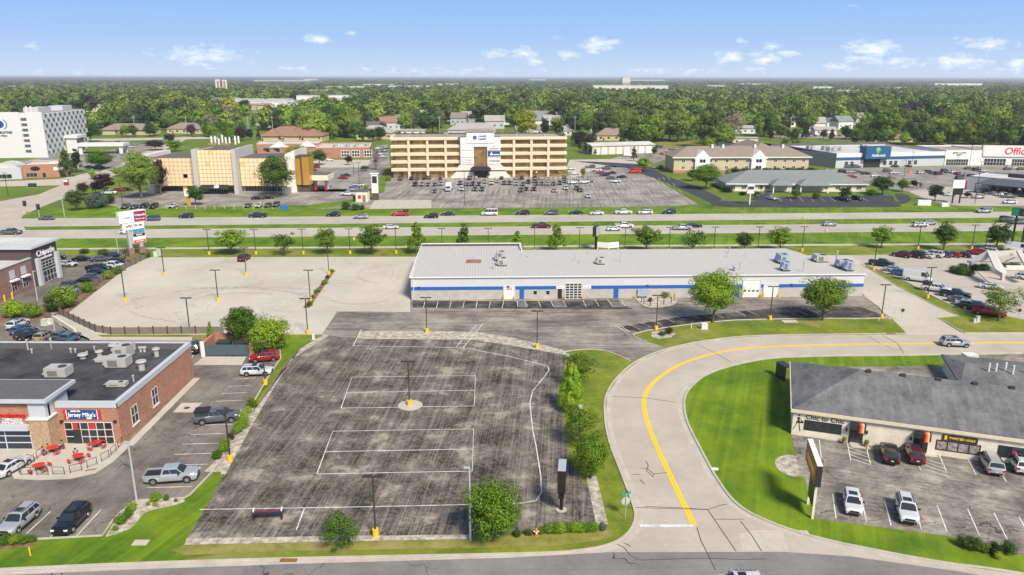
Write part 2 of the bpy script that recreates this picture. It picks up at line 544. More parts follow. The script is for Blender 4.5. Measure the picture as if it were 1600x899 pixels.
# storm drain openings in the kerb
# ---- middle block: concrete lot, lanes, sealed lot
sheet('parking_lot', [(232, 402.5), (650, 401.5), (800, 401.5), (1352, 399), (1352, 420), (1352, 466), (900, 472), (645, 472), (641, 490), (590, 489), (503, 523), (150, 523.5), (97, 494), (110, 486), (205, 414)], .028, m_lot)
sheet('parking_lot', [(503, 523), (527, 487), (641, 488), (900, 490), (1352, 480), (1395, 499), (1300, 498), (1120, 503), (1050, 511), (988, 523), (1040, 544), (985, 565), (945, 548), (905, 547), (880, 551), (800, 536), (745, 520), (560, 518.5), (555, 531), (500, 531)], .032, m_lane)
sheet('parking_lot', [(641, 465), (1352, 460), (1392, 498), (1150, 500), (1050, 511), (960, 520), (700, 500), (528, 489), (641, 488)], .030, m_lane)
sheet('parking_lot', [(645, 470), (775, 471), (965, 470), (975, 478), (990, 483), (960, 484), (645, 481)], .036, m_stall)
sheet('parking_lot', [(1060, 468), (1352, 463), (1392, 497), (1150, 500), (1050, 511), (1000, 520), (962, 512), (958, 508), (1040, 492), (1100, 480)], .035, m_lane)
sheet('parking_lot', [(1150, 488), (1250, 478), (1345, 480), (1388, 496), (1130, 501), (1050, 510), (1000, 520), (965, 512), (1060, 496)], .037, m_stall)
SL = [(503, 524), (560, 529), (640, 528), (740, 531), (800, 540), (855, 549), (885, 556), (880, 580), (872, 605), (882, 660), (890, 720), (920, 765), (936, 822), (835, 834), (560, 838), (292, 842), (318, 800), (345, 742), (395, 645), (430, 592), (448, 566), (468, 545)]
sheet('parking_lot', SL, .036, m_seal)
sheet('gravel_bed', [(560, 518), (640, 517.5), (744, 519), (800, 528), (880, 547), (888, 556), (860, 551), (800, 541), (740, 531.5), (560, 530)], .05, m_gravel)
sheet('gravel_bed', [(292, 842), (560, 838), (735, 836), (735, 843), (480, 848), (288, 852)], .05, m_gravel)
sheet('gravel_bed', [(916, 746), (932, 745), (950, 820), (932, 822)], .05, m_gravel)
sheet('gravel_bed', [(470, 545), (505, 524), (515, 524), (482, 545), (455, 562), (408, 640), (352, 742), (344, 742), (395, 645)], .048, m_gravel)
sheet('dry_strip', [(288, 852), (480, 848), (735, 843), (930, 828), (960, 838), (900, 850), (800, 856), (450, 862), (290, 868)], .042, m_dry, smooth=2)
for q in ([(641, 634), 15.5, 5.2],):
    c = G(*q[0])
    mb = MB(); mb.disc((c.x, c.y, .0), 1.75, .08, 24)
    o = mb.build('pole_pad', m_walk); o['kind'] = 'structure'
wl = [[(533, 638), (550, 590), (743, 587.5), (741, 635), (533, 638.5)], [(542, 614), (742, 610.5)], [(495, 741.5), (520, 674.5), (740, 671), (738, 737), (495, 741.5)], [(509, 706.5), (739, 702.5)],
      [(552, 541), (700, 543.5), (730, 545), (800, 558.5), (845, 570), (856, 573), (858, 579), (850, 590), (832, 612), (828, 630), (832, 670), (838, 700), (845, 745), (846, 770), (838, 783), (815, 787), (700, 790), (560, 793), (312, 797)],
      [(552, 541), (565, 515)], [(476, 794), (463, 829)], [(712, 543), (745, 508)], [(724, 544), (755, 506)]]
for i in range(9):
    a = lerp2((712, 543), (745, 508), i/9+.03); b = lerp2((724, 544), (755, 506), i/9+.06)
    wl.append([a, b])
lines('parking_marking', wl, .13, .058, m_paint)
# stalls by the metal building
st = []
A = G(664, 482)
for i in range(7):
    x = 664+i*20.5
    st.append([(x-2.5, 482), (x, 471.5)])
st += [[(809, 480), (808, 471)], [(824, 480), (820, 471)], [(845, 480), (841, 471)], [(865, 480), (860, 470)], [(885, 480), (880, 470)], [(916, 480), (911, 470)], [(936, 479), (929, 468)], [(957, 479), (949, 468)], [(977, 479), (970, 468)],
       [(809, 480), (824, 480)], [(865, 480), (885, 480)], [(957, 479), (977, 479)]]
for x0, x1 in ((809, 823), (862, 882), (953, 972)):
    for k in range(5):
        st.append([(x0+k*.4, 472+k*1.8), (x1+k*.6, 473.5+k*1.6)])
for i, (x, y) in enumerate([(965, 511), (981, 507), (997, 503), (1015, 500), (1034, 496), (1053, 494), (1073, 491), (1092, 490), (1110, 489)]):
    st.append([(x, y), (x+20, y+9-i*.2)])
st += [[(960, 508), (980, 521)], [(966, 507), (985, 520)], [(960, 508), (966, 507)], [(1150, 487), (1165, 494)], [(1168, 486), (1186, 494)], [(1226, 485), (1245, 494)], [(1243, 484), (1262, 493)], [(1262, 483), (1281, 492)]]
# faint lines of the pale lot
for i in range(11):
    y = 424+i*5.6
    st.append([(610-i*.3, y), (641, y)])
for i in range(9):
    y = 432+i*5.3
    st.append([(525-i*5.3, y), (560-i*5, y+.2)])
st += [[(505, 430), (428, 485)], [(482, 421), (455, 440)], [(340, 432), (305, 455)], [(385, 433), (290, 500)], [(248, 432), (178, 485)], [(196, 471), (330, 432)], [(620, 419), (615, 437)], [(618, 419), (640, 419.5)], [(427, 485), (641, 486)], [(462, 500), (450, 520)], [(473, 500), (460, 521)]]
lines('parking_marking', st, .11, .064, m_paint)
ty = []
for cx_, cy_, rx_, ry_, a0, a1 in ((385, 470, 95, 18, 150, 330), (385, 473, 83, 14, 160, 300), (395, 462, 130, 12, 200, 330), (350, 480, 150, 26, 120, 215), (560, 455, 60, 20, 20, 160), (330, 440, 80, 10, 10, 120), (600, 430, 40, 12, 100, 260)):
    for k in (0, 1.6):
        ty.append([(cx_+(rx_+k*2)*math.cos(math.radians(a0+(a1-a0)*i/14)), cy_+(ry_+k)*math.sin(math.radians(a0+(a1-a0)*i/14))) for i in range(15)])
lines('road_marking', ty, .16, .060, ground_mat('tyre_mark', (.38, .33, .27), (.58, .52, .44), sc=.8, contrast=1.6, speck=.8))
# concrete drive right of the metal building
sheet('driveway', [(1325, 399), (1360, 399), (1347, 414), (1400, 447), (1460, 478), (1497, 494), (1464, 497), (1507, 523.5), (1418, 524), (1352, 466), (1340, 430)], .034, m_lot)
sheet('parking_lot', [(1328, 399), (1720, 396), (1900, 560), (1640, 508), (1565, 493), (1500, 484), (1420, 443), (1367, 420), (1347, 411)], .040, m_hwy)
strip('kerb', [(1345, 413), (1400, 446), (1460, 478), (1497, 494), (1464, 497), (1485, 508), (1507, 522)], .2, .0, .14, m_kerb)
strip('kerb', [(1352, 466), (1386, 496), (1300, 498), (1150, 500.5), (1050, 511), (988, 523), (1010, 534)], .2, .0, .14, m_kerb, 2)
strip('kerb', [(1367, 420), (1420, 443), (1500, 484), (1565, 493)], .2, .0, .14, m_kerb, 2)
strip('kerb', [(880, 551), (905, 547), (945, 548), (985, 565)], .2, .0, .14, m_kerb, 2)
# planted island in the pale lot and the round one by the meters
sheet('planting_bed', [(517, 423.5), (525, 423.5), (484, 482), (473, 482)], .06, m_mulch)
strip('kerb', [(517, 423), (525, 423), (484, 482.5), (472, 482.5), (517, 423)], .22, .0, .15, m_kerb)
sheet('planting_bed', [(992, 466), (1053, 464), (1057, 472), (1045, 479), (1015, 481), (1000, 475)], .06, m_gravel)
strip('kerb', [(992, 466), (1000, 475), (1015, 481), (1045, 479), (1057, 472), (1053, 464)], .2, .0, .15, m_kerb, 2)
sheet('gravel_bed', [(1018, 519), (1040, 517), (1056, 522), (1048, 528), (1030, 530), (1018, 527)], .05, m_gravel)
# grass tongues
sheet('lawn', [(1040, 543), (1100, 531), (1200, 525), (1418, 523), (1395, 499), (1300, 499), (1150, 501.5), (1060, 511), (992, 524), (1010, 534)], .04, m_verge)
sheet('lawn', [(1290, 557.5), (1400, 556.5), (1500, 555), (1518, 557), (1540, 575), (1480, 572), (1255, 573.5), (1212, 577), (1225, 620), (1236, 690), (1244, 712), (1214, 719), (1216, 735), (1255, 748), (1262, 770), (1270, 800), (1277, 812), (1480, 838), (1500, 850), (1590, 868), (1800, 890), (1800, 950), (1600, 899), (1480, 882), (1370, 862), (1270, 840), (1195, 814), (1150, 788), (1120, 750), (1095, 705), (1073, 660), (1068, 630), (1075, 610), (1100, 588), (1140, 573), (1200, 561)], .04, m_lawn)
sheet('lawn', [(350, 742), (345, 742), (305, 760), (292, 778), (240, 790), (225, 800), (200, 830), (160, 838), (60, 845), (0, 858), (-200, 870), (-300, 905), (0, 892), (200, 883), (290, 879), (290, 842), (318, 800)], .04, m_lawn)
sheet('lawn', [(442, 531), (490, 529), (455, 555), (425, 592), (402, 627), (392, 627), (420, 592), (440, 560)], .04, m_lawn)
# ---- right shop lot
sheet('parking_lot', [(1236, 674), (1600, 726), (2000, 785), (2000, 950), (1600, 870), (1480, 838), (1275, 812), (1262, 770), (1258, 746), (1216, 735), (1212, 718), (1242, 711)], .036, m_asph2)
sheet('gravel_bed', [(1212, 718), (1240, 712), (1248, 745), (1218, 736)], .046, m_gravel, smooth=3)
sheet('parking_lot', [(1255, 574), (1480, 572), (1545, 576), (1520, 556.5), (1600, 553), (1900, 552), (1900, 640), (1600, 640), (1300, 600)], .046, m_asph2)
fl = []
ux = (G(1600, 730)-G(1236, 679)).normalized()
uy = Vector((-ux.y, ux.x, 0))
for (x, y) in [(1280, 688), (1324, 693), (1353, 697), (1391, 702), (1428, 707), (1466, 708), (1510, 713), (1555, 723), (1595, 733)]:
    p = G(x, y)
    fl.append([p, p-uy*4.9])
for (x, y) in [(1301, 772), (1346, 778), (1382, 782), (1427, 788), (1464, 790), (1512, 796), (1553, 802), (1592, 808)]:
    p = G(x, y)
    fl.append([p, p-uy*5.2])
for k in range(4):
    for x, y in ((1326, 700), (1440, 716)):
        p = G(x, y) - uy*(k*1.0)
        fl.append([p, p+ux*2.3-uy*1.1])
lines('parking_marking', fl, .11, .05, m_paint)
sheet('walkway', [(1323, 686), (1352, 690), (1360, 703), (1331, 700)], .05, m_walk)
sheet('walkway', [(1428, 700), (1455, 703), (1467, 716), (1438, 712)], .05, m_walk)
# ---- left: brick strip shop lot
sheet('parking_lot', [(-500, 535), (290, 527), (390, 545), (437, 545), (439, 560), (418, 592), (390, 640), (345, 715), (328, 745), (297, 775), (290, 779), (222, 783), (190, 800), (176, 815), (160, 838), (62, 843), (-500, 880)], .034, m_asph)
strip('kerb', [(437, 543), (439, 560), (418, 592), (390, 640), (330, 740), (297, 774), (288, 779), (222, 783), (190, 800), (176, 815), (160, 838), (62, 843), (0, 846)], .2, .0, .14, m_kerb)
sheet('planting_bed', [(212, 781), (288, 780), (275, 790), (240, 797), (222, 806), (205, 826), (172, 838), (166, 836), (190, 801)], .05, m_gravel, smooth=2)
sheet('planting_bed', [(392, 641), (402, 628), (356, 730), (345, 738), (318, 738), (330, 728), (345, 712)], .05, m_gravel)
sheet('planting_bed', [(-200, 850), (0, 843), (55, 842), (62, 846), (50, 855), (0, 860), (-200, 880)], .055, m_mulch)
fl = []
for (x0, x1, y) in [(366, 400, 592), (356, 392, 603.5), (347, 386, 615), (337, 378, 627), (308, 366, 664.5), (297, 352, 679), (285, 343, 694), (272, 330, 710), (259, 325, 727), (230, 300, 762), (384, 428, 575)]:
    fl.append([(x0, y+.8), (x1, y-1)])
fl += [[(79, 800), (40, 836)], [(158, 797), (119, 839)], [(85, 833), (77, 842)]]
fl += [[(300, 541), (320, 541)], [(303, 552), (300, 560)]]
lines('parking_marking', fl, .11, .05, m_paint)
sheet('road_patch', [(270, 645), (284, 630), (316, 630), (300, 645)], .042, m_walk)
mb = MB(); mb.disc((*G(292, 638).xy, .03), .42, .03, 16); o = mb.build('road_marking', m_tar); o['kind'] = 'structure'
PAT = [(-300, 745), (0, 742), (18, 742), (22, 749), (60, 751), (110, 749), (150, 740), (178, 722), (198, 703), (212, 688), (203, 692), (192, 690), (-300, 705)]
mb = MB(); pp = [(p.x, p.y) for p in W(PAT)][::-1]; mb.prism(pp, 0, .15)
o = mb.build('sidewalk', m_walk); o['kind'] = 'structure'
strip('sidewalk', [(196, 697), (302, 592)], 1.0, .0, .14, m_walk, off=-.55)
sheet('driveway', [(318, 558), (385, 558), (378, 571), (302, 571)], .05, m_walk)
sheet('lane', [(88, 492), (100, 494), (152, 524), (160, 527), (300, 527), (300, 533), (140, 532), (110, 522), (84, 500)], .05, m_walk)
# ---- burger lot on the far left
sheet('parking_lot', [(-400, 404), (112, 402), (205, 400), (207, 411), (150, 446), (96, 488), (40, 500), (-400, 508)], .034, m_asph)
sheet('planting_bed', [(187, 402), (232, 402), (205, 413), (110, 487), (95, 492), (60, 508), (-100, 508), (-60, 492), (40, 492), (86, 478), (118, 462), (150, 440), (188, 412)], .045, m_mulch)
sheet('parking_lot', [(-400, 505), (82, 503), (140, 530), (140, 533), (-400, 537)], .05, m_asph)
# ---- across the highway
sheet('road', [(-500, 400), (-500, 342), (-250, 336), (0, 315), (60, 304), (95, 290), (150, 270), (190, 256), (240, 231), (285, 214), (300, 214), (260, 233), (215, 257), (180, 275), (128, 292), (104, 308), (60, 326), (36, 337), (32, 345), (40, 360), (30, 376), (60, 400)], .038, m_road)
lines('road_marking', [[(0, 326), (60, 311), (128, 281), (200, 252)], [(0, 327), (60, 312), (128, 282), (200, 253)]], .12, .045, m_yel2)
lines('road_marking', [[(-20, 333), (60, 316)], [(-20, 322), (50, 306)], [(60, 306), (120, 283)]], .14, .045, m_paint)
sheet('parking_lot', [(160, 316), (206, 300), (262, 296), (600, 296), (592, 324), (480, 328), (320, 328), (190, 327)], .034, m_asphF)
sheet('parking_lot', [(470, 300), (478, 262), (590, 260), (608, 262), (590, 300)], .034, m_asphF)
sheet('lane', [(500, 250), (600, 250), (604, 262), (440, 262)], .04, m_walk)
sheet('lane', [(574, 262), (588, 228), (606, 226), (610, 262), (596, 282), (560, 300)], .046, m_asphF)
sheet('lawn', [(185, 326), (300, 329), (480, 329), (545, 320), (600, 300), (610, 262), (604, 262), (582, 296), (570, 306), (545, 313), (480, 321)], .05, m_lawn)
sheet('parking_lot', [(578, 326), (598, 290), (610, 274), (890, 273), (906, 256), (975, 256), (1010, 272), (1092, 320), (1040, 323), (830, 325)], .044, m_asphF)
sheet('lane', [(885, 262), (890, 250), (1010, 248), (1012, 256), (960, 258), (935, 262), (906, 276), (890, 277)], .048, m_walk)
sheet('loading_pad', [(586, 313), (674, 312.5), (674, 326), (576, 327)], .05, m_kerb)
ln = []
for i in range(54):
    x = 640+i*7.6
    a, b = (x, 283), (x-(x-740)*.0, 283)
    ln.append([(x, 277), (x+(x-800)*.018, 282)]); ln.append([(x+(x-800)*.03, 286), (x+(x-800)*.05, 291)])
    ln.append([(x+(x-800)*.07, 297), (x+(x-800)*.10, 303)])
for i in range(16):
    x = 200+i*15; ln.append([(x, 321), (x+1, 327)])
lines('parking_marking', ln, .12, .056, m_paint)
sheet('driveway', [(895, 252), (985, 256), (1010, 259), (1040, 275), (1092, 293), (1128, 311), (1145, 315), (1385, 316), (1402, 312), (1398, 303), (1418, 305), (1424, 313), (1405, 321), (1390, 324), (1140, 324), (1110, 317), (1070, 298), (1025, 280), (990, 268), (975, 262)], .05, m_dark, smooth=2)
sheet('driveway', [(1200, 300), (1210, 308), (1395, 306), (1400, 318), (1200, 319), (1170, 312)], .056, m_dark)
sheet('lane', [(930, 256), (1010, 232), (1120, 228), (1180, 236), (1060, 240), (1010, 262), (960, 262)], .044, m_asphF)
sheet('parking_lot', [(1270, 275), (1310, 263), (1475, 260), (1700, 258), (1900, 325), (1600, 324), (1490, 322), (1440, 312), (1420, 300), (1375, 292), (1330, 288), (1290, 290)], .048, m_asphF)
sheet('parking_lot', [(1420, 299), (1480, 292), (1700, 288), (1900, 328), (1620, 322), (1500, 322), (1450, 313)], .054, m_hwy)
lines('parking_marking', [[(1216+i*16, 308), (1221+i*17, 315)] for i in range(9)], .14, .066, m_yel2)
# hotel grounds and side street beyond
sheet('parking_lot', [(-200, 262), (0, 255), (130, 240), (190, 232), (250, 220), (240, 231), (190, 256), (150, 268), (90, 262), (0, 283), (-200, 300)], .036, m_asphF)
sheet('lane', [(100, 218), (340, 214), (340, 217), (100, 222)], .05, m_walk)
sheet('lane', [(0, 284), (92, 280), (150, 268), (158, 272), (95, 290), (0, 292)], .05, m_walk)
sheet('road', [(395, 195), (460, 178), (560, 160), (575, 160), (490, 180), (425, 200)], .05, m_road)
sheet('parking_lot', [(395, 175), (470, 158), (600, 156), (560, 172), (420, 190)], .046, m_hwy)
sheet('dry_meadow', [(1022, 224), (1040, 220), (1090, 221), (1095, 232), (1030, 232)], .05, m_dry)
sheet('parking_lot', [(1200, 208), (1330, 208), (1340, 216), (1210, 217)], .05, m_asphF)
# ---------------------------------------------------------------- common materials
m_white = M('white_paint', (.78, .77, .74), .5)
m_black = M('black_metal', (.018, .017, .016), .45)
m_bronze = M('bronze_pole', (.045, .036, .030), .5)
m_galv = M('galvanised', (.52, .54, .56), .4, .3)
m_ybase = M('yellow_base', (.86, .50, .015), .6, var=.15, scale=3)
m_glass = M('window_glass', (.022, .027, .03), .08, var=0, spec=.8)
m_glassb = M('bronze_glass', (.50, .33, .16), .07, .7, var=.9, scale=.45)
m_gold = M('gold_glass', (.93, .74, .46), .22, .12, var=.06, scale=.22)
m_rubber = M('rubber', (.018, .018, .018), .8)
m_rim = M('rim', (.45, .46, .47), .3, .8, var=0)
m_head = M('headlamp', (.75, .77, .8), .1, var=0)
m_tail = M('tail_lamp', (.45, .012, .012), .2, var=0)
m_plate = M('plate', (.7, .7, .7), .5, var=0)
m_bark = M('bark', (.11, .08, .06), .9, var=.3, scale=4)
PAINT = {k: M('car_'+k, c, .28, .25, var=0, coat=.8) for k, c in dict(white=(.72, .72, .70), silver=(.42, .43, .44), grey=(.12, .125, .13), black=(.012, .012, .014), red=(.42, .012, .012),
         maroon=(.10, .010, .014), blue=(.03, .10, .26), navy=(.012, .022, .06), tan=(.42, .33, .20), green=(.03, .045, .03), bluegrey=(.08, .14, .20), bright=(.55, .02, .012)).items()}

# ---------------------------------------------------------------- vehicles
SPEC = dict(  # L, W, H, belt, hood, wheel r, rear axle, front axle, cabin base x0,x1, roof x0,x1
    sedan=(4.85, 1.84, 1.45, .95, .88, .33, -1.40, 1.45, -1.95, 1.05, -1.15, .20),
    hatch=(4.35, 1.80, 1.52, .98, .92, .33, -1.30, 1.35, -2.05, 1.10, -1.65, .25),
    suv=(4.75, 1.92, 1.72, 1.08, 1.05, .37, -1.40, 1.45, -2.30, 1.12, -1.92, .35),
    bigsuv=(5.20, 2.02, 1.90, 1.18, 1.16, .40, -1.50, 1.60, -2.53, 1.25, -2.35, .50),
    minivan=(5.10, 1.98, 1.76, 1.05, 1.02, .35, -1.50, 1.60, -2.48, 1.75, -2.15, .75),
    pickup=(5.90, 2.02, 1.90, 1.22, 1.18, .41, -1.85, 1.85, -.95, 1.60, -.75, .75),
    capped=(5.90, 2.02, 1.90, 1.22, 1.18, .41, -1.85, 1.85, -2.90, 1.60, -2.75, .75),
    van=(6.20, 2.04, 2.65, 1.35, 1.25, .37, -1.85, 1.95, -3.08, 2.35, -3.02, 1.45),
    camper=(5.60, 2.04, 2.45, 1.20, 1.15, .37, -1.65, 1.75, -2.78, 1.95, -2.65, 1.10),
    boxtruck=(6.60, 2.20, 2.25, 1.25, 1.20, .42, -1.95, 2.15, .55, 2.55, .65, 1.95))

def vehicle_parts(kind, hi):
    L, Wd, H, belt, hood, wr, xr, xf, c0, c1, r0, r1 = SPEC[kind]
    h, w = L/2, Wd/2
    zg = .24 if kind in ('sedan', 'hatch') else .32
    # ---- body shell
    xs = {-h, -h+.04, -h+.18, h-.04, h-.2, h-.5, c0, c1, (c1+h)/2, 0}
    na = 7 if hi else 3
    for xa in (xr, xf):
        for k in range(-na, na+1):
            xs.add(round(xa + (wr+.07)*math.sin(k/na*math.pi/2), 4))
    if kind == 'pickup': xs |= {c0-.04, -h+.11}
    xs = sorted(xs)
    rear_t = belt if kind not in ('sedan',) else belt+.02
    bed = kind == 'pickup'
    def top(x):
        if bed and -h+.10 < x < c0-.02:
            return belt-.30
        if x > c1:
            t = (x-c1)/(h-c1)
            return belt-(belt-hood)*min(1, t*2.2) - .22*max(0, t-.72)**1.3/.28**1.3*1.0
        if x < c0:
            t = (c0-x)/max(.01, (h+c0))
            return rear_t - .10*t**3
        return belt
    def hw(x):
        t = abs(x)/h
        return w*(1-.16*max(0, (t-.72)/.28)**2.2)
    def bot(x):
        z = zg + .10*max(0, (abs(x)/h-.86)/.14)
        for xa in (xr, xf):
            d = abs(x-xa)
            if d < wr+.07:
                z = max(z, wr + math.sqrt(max(0, (wr+.07)**2-d*d)))
        return z
    body = MB()
    ring = []
    for x in xs:
        zt, zb, ww = top(x), bot(x), hw(x)
        zm = zb + (zt-zb)*.55
        pr = [(ww*.90, zb), (ww*.99, zb+(zt-zb)*.18), (ww, zm), (ww*.975, zt-.10*(zt-zb)), (ww*.90, zt), (ww*.55, zt+.022), (0, zt+.03)]
        pr = pr + [(-a, b) for a, b in pr[-2::-1]]
        ring.append([(x, a, b) for a, b in pr])
    n = len(ring[0])
    vs = [p for r in ring for p in r]
    fs = []
    for i in range(len(ring)-1):
        for j in range(n-1):
            a = i*n+j
            fs.append((a, a+1, a+n+1, a+n))
        fs.append((i*n+n-1, i*n, (i+1)*n, (i+1)*n+n-1))
    fs.append(tuple(range(n))[::-1])
    fs.append(tuple(range((len(ring)-1)*n, len(ring)*n)))
    body.add(vs, fs)
    if bed:
        for s in (-1, 1):
            body.box(-h+.05, c0, s*w*.97-.09*(s > 0), s*w*.97+.09*(s < 0), belt-.35, belt-.01)
        body.box(-h+.02, -h+.12, -w*.86, w*.86, belt-.35, belt-.02)
    # ---- cabin
    glass, black, bump = MB(), MB(), MB()
    mirr = [MB(), MB()]
    roofz = H
    wb, wt = w*.93, w*(.74 if kind not in ('van', 'camper', 'boxtruck') else .86)
    def cab(x):
        if x <= r0:
            return (x-c0)/max(.01, r0-c0)
        if x >= r1:
            return (c1-x)/(c1-r1)
        return 1.0
    cx = sorted({c0, (c0+r0)/2, r0, r0+.12, (r0+r1)/2, r1-.12, r1, (r1+c1)/2, c1})
    def cpt(x, t, s, out=0.0):
        t = min(t, cab(x))
        z = belt-.02 + (roofz-belt-.06)*t
        return (x, s*(wb+(wt-wb)*t+out), z)
    rr = []
    for x in cx:
        t = cab(x)
        zt = belt-.02+(roofz-belt-.06)*t
        crown = .05*min(1, t*1.2)
        q = wb+(wt-wb)*t
        pr = [(wb, belt-.03), (q, zt), (q*.88, zt+crown*.7), (q*.45, zt+crown), (0, zt+crown*1.15)]
        pr = pr + [(-a, b) for a, b in pr[-2::-1]]
        rr.append([(x, a, b) for a, b in pr])
    n = len(rr[0])
    body.add([p for r in rr for p in r], [(i*n+j, i*n+j+1, (i+1)*n+j+1, (i+1)*n+j) for i in range(len(rr)-1) for j in range(n-1)])
    # side glass between pillars
    lo, hi_t = .12, .88
    xa_lo = c0+(r0-c0)*lo + .16
    xb_lo = c1-(c1-r1)*lo - .10
    xa_hi = c0+(r0-c0)*hi_t + .16
    xb_hi = c1-(c1-r1)*hi_t - .06
    if kind in ('van', 'boxtruck'):
        xa_lo = xa_hi = max(xa_lo, r1-.75)
    cuts = {'sedan': [.30, .62], 'hatch': [.30, .62], 'suv': [.26, .60], 'bigsuv': [.26, .60], 'minivan': [.30, .62], 'pickup': [.42], 'capped': [.45, .62, .80], 'van': [], 'camper': [.25, .5, .75], 'boxtruck': []}[kind]
    cc = [0]+cuts+[1]
    for s in (-1, 1):
        for a, b in zip(cc[:-1], cc[1:]):
            a2, b2 = a+(.015 if a else 0), b-(.015 if b < 1 else 0)
            q = [cpt(xa_lo+(xb_lo-xa_lo)*a2, lo, s, .012), cpt(xa_lo+(xb_lo-xa_lo)*b2, lo, s, .012), cpt(xa_hi+(xb_hi-xa_hi)*b2, hi_t, s, .012), cpt(xa_hi+(xb_hi-xa_hi)*a2, hi_t, s, .012)]
            glass.add(q, [(0, 1, 2, 3)] if s < 0 else [(3, 2, 1, 0)])
    def slope(x0, x1, out, k0=.10, k1=.90):
        """windscreen or rear glass on the plane from belt x0 to roof x1"""
        pts = []
        for t in (k0, k1):
            x = x0+(x1-x0)*t
            z = belt-.02+(roofz-belt-.06)*t
            q = (wb+(wt-wb)*t)*.90
            cr = .05*min(1, t*1.2)
            pts += [(x+out, -q, z+.012), (x+out, -q*.5, z+cr*.9+.016), (x+out, q*.5, z+cr*.9+.016), (x+out, q, z+.012)]
        glass.add(pts, [(0, 1, 5, 4), (1, 2, 6, 5), (2, 3, 7, 6)])
    slope(c1, r1, .02)
    if kind not in ('van', 'boxtruck'):
        slope(c0, r0, -.02, .22 if kind != 'sedan' else .12)
    # ---- trim
    lampf, lampr = [], []
    zl = hood*.80
    for s in (-1, 1):
        a = MB(); yo = hw(h-.1)*.76
        a.box(h-.34, h+.008, s*yo-.19, s*yo+.19, zl-.10, zl+.06); lampf.append(a)
        a = MB(); yo = hw(h-.1)*.80
        zr = belt*.86
        a.box(-h-.012, -h+.09, s*yo-.13, s*yo+.13, zr-.16, zr+.12); lampr.append(a)
    bump.box(h-.10, h+.015, -w*.52, w*.52, zl-.16, zl+.02)
    bump.box(h-.12, h+.012, -w*.70, w*.70, zg+.12, zg+.26)
    bump.box(-h-.01, -h+.12, -w*.72, w*.72, zg+.08, zg+.24)
    for s in (-1, 1):
        black.box(xr+wr+.12, xf-wr-.12, s*w*.97-.03, s*w*.97+.03, zg-.02, zg+.09)
        mirr[s > 0].box(c1-.62, c1-.45, s*(w+.10)-.11, s*(w+.10)+.11, belt+.02, belt+.17)
        if kind in ('suv', 'bigsuv', 'minivan'):
            black.box(r0+.15, r1-.1, s*wt*.86-.025, s*wt*.86+.025, roofz-.02, roofz+.035)
    if kind in ('sedan', 'suv', 'hatch') and hi:
        glass.box(r1-1.0, r1-.25, -.42, .42, roofz-.03, roofz+.012)
    wheels = []
    for xa in (xr, xf):
        for s in (-1, 1):
            ty, ri = MB(), MB()
            y0, y1 = s*(w-.24), s*(w-.015)
            ty.tube((xa, y0, wr), (xa, y1, wr), wr, wr, 18 if hi else 10)
            ri.tube((xa, y1-s*.02, wr), (xa, y1+s*.012, wr), wr*.64, wr*.60, 12 if hi else 8)
            wheels.append((ty, ri))
    extra = {'bumper': bump, 'mirror': mirr[0], 'mirror ': mirr[1]}
    if kind == 'boxtruck':
        b = MB(); b.box(-h+.05, .45, -1.12, 1.12, .85, 3.2); extra['cargo_box'] = b
    if kind == 'capped':
        b = MB(); b.box(-h+.15, c0+2.05, -w*.80, w*.80, belt-.02, roofz+.06); extra['bed_cap'] = b
    if bed:
        b = MB(); b.box(-h+.13, c0-.02, -w*.87, w*.87, belt-.28, belt-.22); extra['bed_liner'] = b
    plate = MB(); plate.box(-h-.022, -h-.005, -.16, .16, belt*.62, belt*.62+.10)
    return body, glass, black, lampf, lampr, wheels, extra, plate

PROTO = {}
def vehicle_proto(kind, hi):
    key = (kind, hi)
    if key in PROTO:
        return PROTO[key]
    body, glass, black, lf, lr, wheels, extra, plate = vehicle_parts(kind, hi)
    P0 = PAINT['white']
    if hi:
        r = []
        r.append(('body', body.mesh('body', [P0], 40), None))
        r.append(('glass', glass.mesh('glass', [m_glass]), None))
        r.append(('trim', black.mesh('trim', [m_black]), None))
        r.append(('number_plate', plate.mesh('number_plate', [m_plate]), None))
        for a in lf: r.append(('headlight', a.mesh('headlight', [m_head]), None))
        for a in lr: r.append(('tail_light', a.mesh('tail_light', [m_tail]), None))
        for t_, i_ in wheels: r.append(('wheel', t_.mesh('wheel', [m_rubber], 40), i_.mesh('rim', [m_rim], 40)))
        for k, a in extra.items(): r.append((k.strip(), a.mesh(k.strip(), [m_white if k == 'cargo_box' else m_black]), None))
        PROTO[key] = r
    else:
        mb = MB()
        def put(a, mi): mb.add(a.v, a.f, mi)
        put(body, 0); put(glass, 1); put(black, 2)
        for a in lf: put(a, 3)
        for a in lr: put(a, 4)
        for t_, i_ in wheels: put(t_, 2); put(i_, 5)
        for k, a in extra.items(): put(a, 6 if k == 'cargo_box' else 2)
        PROTO[key] = mb.mesh('car_mesh', [P0, m_glass, m_rubber, m_head, m_tail, m_rim, m_white], 40)
    return PROTO[key]

